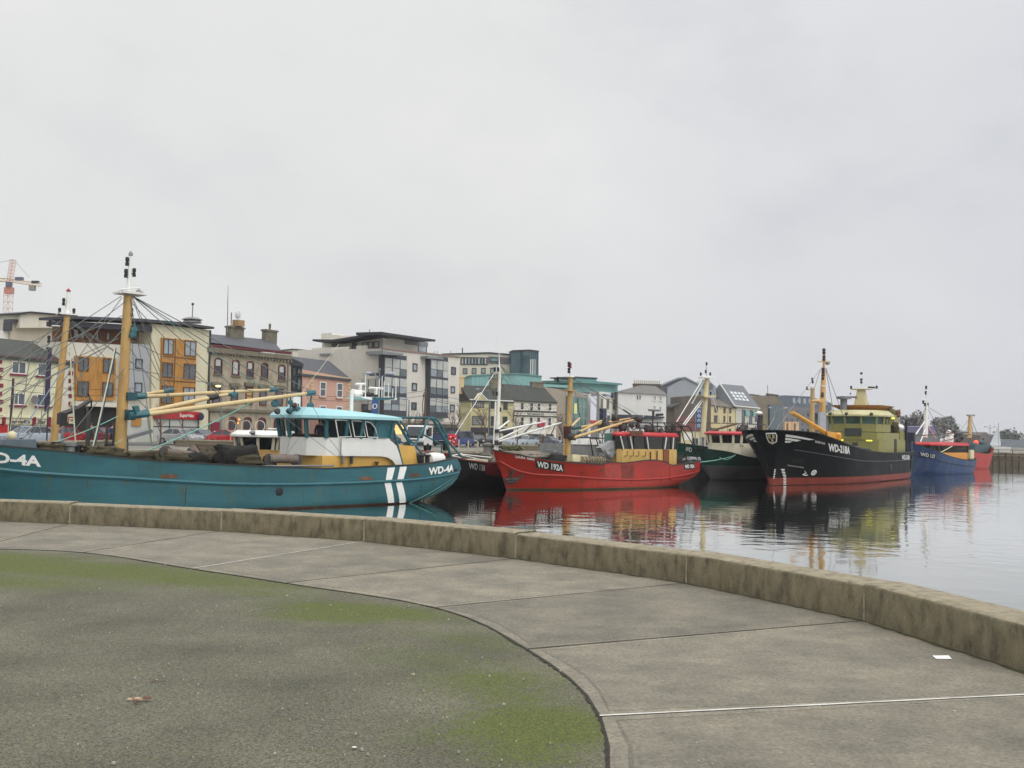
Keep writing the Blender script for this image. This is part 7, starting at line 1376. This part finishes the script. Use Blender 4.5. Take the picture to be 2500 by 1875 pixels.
# ---- tipper truck
def truck():
    p=at(1046,86); t=thing('tipper_truck','white cabbed small truck with a blue tipper bed, parked on the quay facing the water','truck',loc=(p.x,p.y,.012),rz=R_(68))
    W=M('truck_white',(214,216,216),.35,.04,2); BL=M('truck_blue',(34,56,92),.5,.12,2,stain=(60,60,60))
    # cab: nose at -x
    prof=[(-2.6,.55),(-2.62,1.0),(-2.5,1.25),(-2.2,2.05),(-2.0,2.15),(-1.1,2.15),(-1.05,.55)]
    mb=MB(); mb.loft([[(x*(1 if abs(y)<.9 else 1),y,z) for x,z in prof] for y in (-.9,-.85,.85,.9)]); cab=mb.build('cab',W,t)
    mb=MB(); n=.02; mb.loft([[(-2.53,y,1.30),(-2.23,y,2.02),(-2.26,y,2.04),(-2.57,y,1.31)] for y in (-.78,.78)]); mb.build('windscreen',CGL,cab)
    for sg in (-1,1):
        MB().prism([(-2.2,1.28),(-1.95,2.0),(-1.3,2.0),(-1.3,1.28)],sg*.905-.01,sg*.905+.01).build('side_window',CGL,cab)
        MB().box(-2.66,-2.58,sg*.62-.2,sg*.62+.2,.86,1.04).build('headlight',LAMP,cab); MB().box(-2.5,-2.4,sg*1.1-.1,sg*1.1+.1,1.4,1.85).build('wing_mirror',BLACK,cab)
    MB().box(-2.68,-2.6,-.86,.86,.5,.78).build('bumper',M('bumper_grey',(44,46,50),.6,.1,3),cab); MB().box(-2.66,-2.6,-.4,.4,.9,1.0).build('grille',BLACK,cab); MB().box(-2.7,-2.66,-.26,.26,.58,.69).build('number_plate',PLATE,cab); MB().box(-2.60,-2.56,-.75,.75,1.12,1.28).build('black_panel',BLACK,cab)
    mb=MB(); mb.box(-.95,2.6,-.98,.98,.95,1.02); mb.box(-.95,-.88,-.98,.98,1.02,1.5); mb.box(2.54,2.6,-.98,.98,1.02,1.45); mb.box(-.88,2.54,-.98,-.92,1.02,1.45); mb.box(-.88,2.54,.92,.98,1.02,1.45); mb.build('tipper_bed',BL,t)
    MB().box(-1.0,2.5,-.4,.4,.55,.9).build('chassis',DARKST,t)
    for x in (-1.95,1.6):
        for sg in (-1,1): MB().lathe((x,sg*.8,.36),[(.12,-.12),(.33,-.12),(.36,-.08),(.36,.08),(.33,.12),(.12,.12)],14,'y').build('wheel',TYRE,t,True)
truck()
# ---- lamp posts
LPM=M('lamp_post_grey',(106,120,128),.5,.1,2); LHEAD=M('lamp_head',(150,160,178),.4,.08,3)
def double_lamp(label,px,D,ytop,span,banner=None,deg=0,bl=None):
    p=at(px,D); h=EYE.z+(HOR+(px-1250)*math.tan(RO)-ytop)*D/FPX; t=thing('street_lamp',label,'street lamp',loc=(p.x,p.y,0),rz=R_(deg),group='street lamps on the quay')
    MB().tube([(0,0,0),(0,0,h*.5),(0,0,h)],[.11,.09,.06],8).build('pole',LPM,t,True); MB().ball((0,0,h+.1),.12,8,5,(1,1,1.6)).build('finial',LPM,t,True)
    w=span*D/FPX/2
    for sg in (-1,1):
        MB().tube([(0,0,h*.86),(sg*w*.25,0,h*.93),(sg*w*.6,0,h*.97),(sg*w*.8,0,h*.975)],.045,6).build('arm',LPM,t,True)
        MB().lathe((sg*w*.84,0,h*.965),[(.05,-.1*w*.0-.35),(.16,-.2),(.18,.1),(.08,.35)],8,'x').build('lamp_head',LHEAD,t,True)
    if banner:
        z1=EYE.z+(HOR+(px-1250)*math.tan(RO)-banner[1])*D/FPX; z0=EYE.z+(HOR+(px-1250)*math.tan(RO)-banner[3])*D/FPX; x0=(banner[0]-px)*D/FPX; x1=(banner[2]-px)*D/FPX
        o=MB().box(x0,x1,-.02,.02,z0,z1).build('banner',M('banner_blue',(56,88,146),.7,.06,3),t); MB().tube([(0,0,z1),(x0,0,z1)],.03,5).build('banner_arm',LPM,t)
        for k in range(bl or 3):
            c=Vector(((x0+x1)/2,-.05,z0+(z1-z0)*(k+.6)/((bl or 3)+.2))); r=min(.24,(x1-x0)*.35)
            MB().tube([c+Vector((r*math.cos(a),0,r*1.1*math.sin(a))) for a in [k2*math.pi/5-(.8 if k%2 else 0) for k2 in range(11 if not k%2 else 9)]],.06,4).build('banner_glyph',LETW,o)
    return t
double_lamp('grey twin armed street lamp with a blue banner, rising behind the teal trawler\'s radar',922,112,905,66,(905,975,920,1010),bl=1)
double_lamp('twin armed street lamp in front of the white bank, left of its lettering',1456,165,960,70)
double_lamp('twin armed street lamp in front of the stone warehouse, above the black ship\'s bow',1898,240,992,46)
double_lamp('small twin armed street lamp far away beside the arched shed',2417,300,1040,28)
def single_lamp(label,px,D,ytop,arm,lit=False):
    p=at(px,D); h=EYE.z+(HOR+(px-1250)*math.tan(RO)-ytop)*D/FPX; t=thing('street_lamp',label,'street lamp',loc=(p.x,p.y,0),group='street lamps on the quay')
    MB().tube([(0,0,0),(0,0,h*.97)],[.1,.06],7).build('pole',LPM,t,True); w=arm*D/FPX; MB().tube([(0,0,h*.97),(w*.7,0,h),(w,0,h)],.045,6).build('arm',LPM,t,True); MB().lathe((w*1.12,0,h-.04),[(.04,-.28),(.1,-.15),(.1,.15),(.04,.28)],8,'x').build('lamp_head',LIT('lamp_glow',(255,246,160),1.6) if lit else LHEAD,t,True)
single_lamp('single street lamp with a small flat head, left of the timber utility pole',996,118,974,-10); single_lamp('lit street lamp in front of the stone house, its head glowing yellow',538,104,942,-9,True); single_lamp('single street lamp with a long arm in front of the yellow pub roof',1192,150,950,-26); single_lamp('street lamp in front of the brown block, its pale head left of the cream mast',1697,190,984,-8); 
single_lamp('grey street lamp with long arm near the pale yellow house',1776,220,1000,26)
double_lamp('pole carrying a tall blue banner of white rings, left of the brick pier',1711,205,992,14,(1700,997,1711,1046),bl=4)
# ---- utility pole and overhead wires
p=at(1035,122); up=thing('utility_pole','weathered timber utility pole carrying overhead wires, in front of the modern block','utility pole',loc=(p.x,p.y,0)); WOOD=M('weathered_timber',(92,78,64),.9,.2,2,stretch=(3,3,.4))
hh=EYE.z+(HOR-4-948)*122/FPX
MB().tube([(0,0,0),(.05,0,hh)],[.16,.11],8).build('pole',WOOD,up,True); MB().box(-.3,.3,-.1,.1,hh-1.0,hh-.85).build('crossarm',WOOD,up); MB().tube([(-.12,-.1,hh-.5),(-.3,-.1,hh-2),(-.14,-.1,hh-3.6),(-.16,-.1,.3)],.05,5).build('cable',BLACK,up)
for a,b_,s in (((0,0,hh-.3),(760,965),.4),((0,0,hh-.9),(740,973),.5),((0,0,hh-.5),(1360,988),.8),((0,0,hh-1.0),(1360,997),.9),((0,0,hh-1.3),(1420,1010),.8)):
    q=at(b_[0],130 if b_[0]<1000 else 170); q.z=EYE.z+(HOR+(b_[0]-1250)*math.tan(RO)-b_[1])*(130 if b_[0]<1000 else 170)/FPX
    MB().tube(sag(Vector(a),q-Vector((p.x,p.y,0)),s,10),.022,4).build('overhead_wire',BLACK,up)
p=at(23,70); dp=thing('lamp_column','tall dark lamp column standing in front of the bar\'s left end','lamp post',loc=(p.x,p.y,0)); MB().tube([(0,0,0),(.06,0,4.7)],[.11,.08],8).build('pole',M('dark_purple_post',(48,36,58),.5,.1,2),dp,True); 
for z0,px,py in ((4.4,330,948),(3.9,330,962),(4.55,-40,900)):
    q=at(px,86); q.z=EYE.z+(HOR+(px-1250)*math.tan(RO)-py)*86/FPX; MB().tube(sag(Vector((.05,0,z0)),q-Vector((p.x,p.y,0)),.25,8),.018,4).build('overhead_wire',BLACK,dp)
MB().lathe((0,0,0),[(.2,0),(.18,.6),(.13,.7)],8).build('base',M('dark_purple_post'),dp,True)
p=at(110,72); dp=thing('chimney_flue','broad dark vertical flue pipe in front of the bar\'s right hand windows','flue pipe',loc=(p.x,p.y,0)); MB().tube([(0,0,2.5),(0,0,6.9)],.17,10).build('pipe',M('flue_purple',(44,34,62),.5,.1,2),dp,True); MB().tube([(.1,0,0),(.1,0,2.6)],.05,6).build('support',M('flue_purple'),dp); MB().lathe((0,0,6.9),[(.17,0),(.22,.02),(.22,.12),(.1,.14)],10).build('cap',M('flue_purple'),dp,True)
# ---- bare trees
BARK=M('winter_bark',(84,72,62),.9,.2,3); TWIG=M('winter_twig',(96,82,70),.9,.2,3)
def bare_tree(label,px,D,h,seed,w=1.0):
    rnd=random.Random(seed); p=at(px,D); t=thing('bare_tree',label,'tree',loc=(p.x,p.y,0),group='bare winter trees on the quay')
    MB().tube([(0,0,0),(.05,.02,h*.25),(.0,.05,h*.5)],[.09,.07,.05],7).build('trunk',BARK,t,True); mb=MB()
    def grow(a,d,L,r,k):
        b=a+d*L; m=a.lerp(b,.5)+Vector((rnd.uniform(-.05,.05)*L,rnd.uniform(-.05,.05)*L,.02)); mb.tube([a,m,b],[r,r*.8,r*.55],4)
        if k==0: return
        for _ in range(3 if k>1 else 4):
            dd=(d+Vector((rnd.uniform(-.75,.75)*w,rnd.uniform(-.75,.75)*w,rnd.uniform(-.1,.5)))).normalized(); grow(a.lerp(b,rnd.uniform(.45,1)),dd,L*rnd.uniform(.55,.8),r*.6,k-1)
    for _ in range(6):
        a=rnd.uniform(0,6.28); grow(Vector((0,.03,h*rnd.uniform(.3,.5))),Vector((math.cos(a)*.5*w,math.sin(a)*.5*w,1)).normalized(),h*rnd.uniform(.22,.34),.035,3)
    mb.build('crown',TWIG,t)
for i,(lab,px,D,h) in enumerate((('bare tree with a round tangled crown, left of the white truck cab',1004,100,3.4),('bare street tree in front of the gap between the modern block and the yellow pub',1112,112,4.4),('thin bare tree in front of the yellow pub, left of the white mast',1184,118,4.6),('slender bare tree in front of the join between the two pubs',1262,122,4.6),('small bare tree in front of the greige block, left of the buff mast',1372,135,4.0),('bare tree with dark ties left of the supermarket window',390,84,3.6),('bare tree behind the truck bed, right of the lit windows',1022,125,4.2),('low bare tree beside the maroon roofed shop',1725,200,4.5),('small bare tree in front of the white house',1470,150,4.0))): bare_tree(lab,px,D,h,i+1)
# ---- posts, bollards, lifebuoy, benches, low walls
POST=M('post_white_grey',(176,168,146),.8,.12,3,stain=(110,100,80)); 
def post(px,py,h,r,lab,mat=POST,flat=False):
    p=ground(px,py); t=thing('quay_post' if not flat else 'mooring_bollard',lab,'post' if not flat else 'bollard',loc=(p.x,p.y,0),group='posts along the quay edge' if not flat else 'mooring bollards on the quay')
    MB().lathe((0,0,0),[(r,0),(r,h*.9),(r*.6,h)] if not flat else [(r,0),(r*.9,h*.7),(r*1.3,h*.8),(r*1.3,h*.95),(r*.5,h)],8).build('shaft',mat,t,True); MB().lathe((0,0,0),[(r*1.5,0),(r*1.5,.06),(r,.08)],8).build('foot',mat,t)
for k,(px,py) in enumerate(((1098,1097),(1120,1096),(1143,1100),(1166,1106),(1092,1102))): post(px,py,.95,.07,'pale quay post %s'%('immediately right of the lifebuoy','between the lifebuoy and the white mast','nearest the white mast on its left','standing near the water left of the big bollard','at the foot of the lifebuoy stand')[k])
post(1190,1111,.9,.34,'large squat grey mooring bollard left of the white mast',M('bollard_grey',(120,118,108),.8,.15,3),True); post(1325,1108,1.6,.12,'tall thin timber quay post behind the red boat\'s bow',WOOD); post(1402,1105,1.5,.14,'timber quay post with a dark cap behind the red boat, right of the white pub',WOOD); post(1320,1102,.8,.3,'squat mooring bollard behind the name lettering of the red boat',M('bollard_grey'),True)
p=ground(1104,1104); lb=thing('lifebuoy_stand','red lifebuoy in its red holder on a post beside the teal trawler\'s stern gantry','lifebuoy',loc=(p.x,p.y,0)); z=EYE.z+(HOR-3-1073)*p.y/FPX
MB().tube([(0,0,0),(0,0,z)],.05,7).build('post',POST,lb); RD=M('lifebuoy_red',(196,44,56),.5,.08,4); MB().box(-.36,.36,.04,.14,z-.5,z+.45).build('holder',RD,lb); ringp=[(.24*math.cos(a),-.04,z+.24*math.sin(a)) for a in [k*math.pi/8 for k in range(17)]]; MB().tube(ringp,.08,7,False).build('buoy_ring',RD,lb,True)
for a in (.3,2.2,3.6,5.3): MB().tube([(.24*math.cos(a+d),-.045,z+.24*math.sin(a+d)) for d in (-.14,0,.14)],.086,7).build('white_band',LETW,lb)
def lowwall(label,a,b_,h,name='garden_wall'):
    A=ground(*a); B=ground(*b_); d=(B-A); t=thing(name,label,'wall',loc=(A.x,A.y,0),rz=math.atan2(d.y,d.x)); L=d.length
    MB().box(0,L,-.2,.2,0,h).build('wall',M('planter_stone',(112,104,88),.9,.2,1,stain=(90,94,60)),t); MB().box(-.05,L+.05,-.25,.25,h+.002,h+.1).build('coping',M('coping_concrete'),t)
    return t
lowwall('low stone planter wall behind the red boat, in front of the white pub',(1226,1099),(1400,1103),.45); lowwall('low stone wall behind the deck gear of the teal trawler, under the red saloon',(430,1090),(600,1094),.5); lowwall('low stone wall with coping behind the forward masts',(100,1098),(300,1092),.45)
# hedge-like weeds on the verge
def weeds(px,py,L,lab,seed):
    p=ground(px,py); t=thing('shrub_bed',lab,'shrubs',loc=(p.x,p.y,0)); rnd=random.Random(seed); mb=MB()
    for _ in range(260):
        x=rnd.uniform(-L,L); y=rnd.uniform(-.5,.5); z=rnd.uniform(.05,.55); s=rnd.uniform(.08,.16); a=rnd.uniform(0,6.28); v=Vector((math.cos(a),math.sin(a),rnd.uniform(-.5,.5)))*s; u=Vector((-math.sin(a),math.cos(a),rnd.uniform(0,.8)))*s
        c=Vector((x,y,z)); mb.add([c-v,c+u,c+v,c-u],[(0,1,2,3)])
    mb.build('foliage',M('olive_foliage',(84,92,48),.8,.3,4),t); MB().tube([(-L,0,.02),(0,0,.05),(L,0,.02)],.04,5).build('stems',BARK,t)
weeds(1350,1100,3.0,'low olive green shrubs behind the red boat, in front of the white pub',3); weeds(1236,1102,1.6,'clump of green shrubs just right of the white mast on the quay',4)
# people walking
figure('person','person in a dark coat striding along the quay, leading the pair',at(1366,172),R_(-60),M('coat_dark',(34,32,36),.8,.1,5),M('trousers_black',(30,30,34),.8,.1,5),SKIN,HAIRD,'walk','people walking on the quay')
figure('person','person in a dark green jacket walking second in the pair',at(1381,170),R_(-60),M('jacket_green',(40,48,44),.8,.1,5),M('jeans',(40,46,62),.8,.1,5),SKIN,HAIRD,'walk','people walking on the quay')
for px,D,lab in ((222,80,'person in a black coat standing by the dark shopfront, left of two'),(274,82,'person in a blue top at the dark shopfront, nearest the buff mast')):
    figure('person',lab,at(px,D),R_(200),M('coat_blue' if px==274 else 'coat_dark',(38,44,84),.8,.1,5),M('trousers_black'),SKIN,HAIRD,'walk','people by the dark shopfront')
# ---- tower crane
def crane():
    p=at(6,330); t=thing('tower_crane','red and yellow lattice tower crane rising behind the roofs at the far left','crane',loc=(p.x,p.y,0),rz=R_(-8)); RC=M('crane_red',(190,132,110),.6,.1,1); YC=M('crane_yellow',(196,164,110),.6,.1,1)
    k=330/FPX; Z=lambda py: EYE.z+(HOR-26-py)*k; X=lambda px: (px-6)*k
    def lattice(mb,a,b_,w,n,r):
        a=Vector(a); b_=Vector(b_); d=(b_-a).normalized(); u=Vector((0,1,0)); v=d.cross(u)
        cs=[(u*i+v*j)*w/2 for i,j in ((-1,-1),(1,-1),(1,1),(-1,1))]
        for c in cs: mb.tube([a+c,b_+c],r,4)
        for q in range(n):
            s=a.lerp(b_,q/n); e=a.lerp(b_,(q+1)/n)
            for i in range(4): mb.tube([s+cs[i],e+cs[(i+1)%4]],r*.6,4); mb.tube([e+cs[i],e+cs[(i+1)%4]],r*.6,4)
    mb=MB(); lattice(mb,(0,0,0),(0,0,Z(705)),2.0,22,.065); mb.build('tower',RC,t)
    mb=MB(); lattice(mb,(0,0,Z(700)),(X(14),0,Z(632)),1.3,8,.07); mb.build('tower_top',RC,t); MB().box(-1.0,1.3,-1,1,Z(716),Z(700)).build('slewing_ring',RC,t); MB().box(-.2,1.4,-1.5,-.4,Z(700),Z(688)).build('cab',M('crane_cab',(86,92,112),.4,.1,2),t)
    mb=MB(); lattice(mb,(-.5,0,Z(682)),(X(90),0,Z(694)),1.0,10,.08); mb.build('counter_jib',YC,t); mb=MB(); lattice(mb,(-.5,0,Z(682)),(-40,0,Z(678)),1.0,24,.08); mb.build('jib',YC,t)
    MB().box(X(62),X(75),-.7,.7,Z(708),Z(695)).build('counterweight',M('counterweight_grey',(140,136,126),.9,.1,1),t); MB().box(X(24),X(42),-.6,.6,Z(683),Z(675)).build('hoist_house',M('crane_cab'),t); MB().box(X(68),X(84),-.6,.6,Z(690),Z(684)).build('motor_box',DARKST,t)
    MB().tube([(X(16),0,Z(632)),(X(58),0,Z(674))],.06,4).build('tie_rod',STEEL,t); MB().tube([(X(14),0,Z(632)),(-30,0,Z(672))],.06,4).build('tie_rod',STEEL,t)
crane()
# ---- timber pier at the far right
def pier():
    a=at(2398,174); b_=at(2640,174); t=thing('timber_pier','weathered timber pier on rows of piles at the far right','pier',loc=(a.x,a.y,0)); PW=M('pier_timber',(82,72,58),.9,.25,1,stain=(56,56,42),stain_amt=.6)
    L=(b_-a).x; MB().box(0,L,-.1,8,-.75,-.35).build('pier_deck',PW,t); MB().box(-.1,L,-.35,-.15,-1.25,-.6).build('waling',PW,t)
    for k in range(15): x=.6+k*L/15; MB().tube([(x,-.25,-3),(x,-.22,.1 if k%3==0 else -.3)],.19,7).build('pile',PW,t,True)
    for k in range(7): x=.4+k*L/7; MB().tube([(x,.1,-.35),(x,.1,.75)],.06,5).build('rail_post',PW,t)
    MB().tube([(.4,.1,.7),(L,.1,.7)],.05,5).build('rail',PW,t)
pier()
p=at(2432,188,-.3); sb=thing('sailing_boat','small white boat with a pale triangular sail beside the timber pier','sailing boat',loc=(p.x,p.y,.35)); MB().loft([[(-2.6,0,.9),(-1.2,-.9,.8),(2.4,-.8,.8),(2.4,.8,.8),(-1.2,.9,.8)],[(-2.2,0,-.2),(-1.1,-.6,-.2),(2.2,-.6,-.2),(2.2,.6,-.2),(-1.1,.6,-.2)]]).build('hull',WHITE,sb); MB().loft([[(-1.2,.03,1),(.9,.03,1),(.4,.03,4.9)],[(-1.2,-.03,1),(.9,-.03,1),(.4,-.03,4.9)]]).build('sail',M('sail_cloth',(190,196,200),.8,.05,2),sb); MB().tube([(.45,0,.6),(.45,0,5.2)],.05,5).build('mast',STEEL,sb)
for k,px in enumerate((2450,2470.5,2478,2497)):
    single_lamp('far orange lit lamp on the distant shore, %s'%('leftmost of the four','second of the four from the left','third of the four from the left','at the very right edge')[k],px,430,1074+k*.3,-1,True)
# ---- trees in the distance
FOL=M('dull_foliage',(104,108,102),.9,.35,.8); FOL2=M('grey_brown_foliage',(122,118,116),.9,.3,.8)
def leafy(label,px,D,h,w_,seed,mat):
    rnd=random.Random(seed); p=at(px,D); t=thing('distant_tree',label,'tree',loc=(p.x,p.y,0),group='trees beyond the far quay'); MB().tube([(0,0,0),(.1,0,h*.5)],[.3,.18],6).build('trunk',BARK,t); mb=MB()
    lobes=[(Vector((rnd.uniform(-.6,.6)*w_,rnd.uniform(-.5,.5)*w_,h*rnd.uniform(.45,.85))),rnd.uniform(.35,.6)*w_) for _ in range(7)]
    for _ in range(800):
        c,r=rnd.choice(lobes); v=Vector((rnd.gauss(0,1),rnd.gauss(0,1),rnd.gauss(0,.8))).normalized()*r*rnd.uniform(.6,1.1); q=c+v; s=rnd.uniform(.4,.85); a=Vector((rnd.gauss(0,1),rnd.gauss(0,1),rnd.gauss(0,1))).normalized()*s; b2=a.cross(Vector((rnd.gauss(0,1),rnd.gauss(0,1),rnd.gauss(0,1)))).normalized()*s
        mb.add([q-a,q+b2,q+a,q-b2],[(0,1,2,3)])
    mb.build('crown',mat,t)
for i,(px,D,h,w_,m_,lab) in enumerate(((2222,420,15,4.5,FOL2,'brownish tree just right of the olive gear house on the black ship'),(2236,430,12,4,FOL,'dark green tree left of the blue boat\'s white mast'),(2300,520,16,6,FOL2,'broad grey brown tree behind the red roofed wheelhouse'),(2318,540,18,5,FOL,'taller dark tree right of the broad grey brown one'),(2333,540,12,5,FOL,'small dark tree left of the arched shed\'s mast'),(2350,560,10,6,FOL2,'low brownish tree between the wheelhouse and the tan mast'),(2445,560,9,5,FOL,'low dark tree behind the long quayside store'),(2470,600,9,7,FOL,'wide low tree far right on the distant shore'))): leafy(lab,px,D,h,w_,i+40,m_)
# mooring ropes to the quay
# ---- damp air
hz=bpy.data.materials.new('damp_air'); hz.use_nodes=True; hn=hz.node_tree.nodes; hn.remove(hn['Principled BSDF']); pv=hn.new('ShaderNodeVolumePrincipled'); pv.inputs['Color'].default_value=(.93,.95,1,1); pv.inputs['Density'].default_value=.0002; hz.node_tree.links.new(pv.outputs[0],hn['Material Output'].inputs['Volume'])
o=MB().box(-1000,2600,-400,4600,-4.5,60).build('haze',hz); o['kind']='stuff'
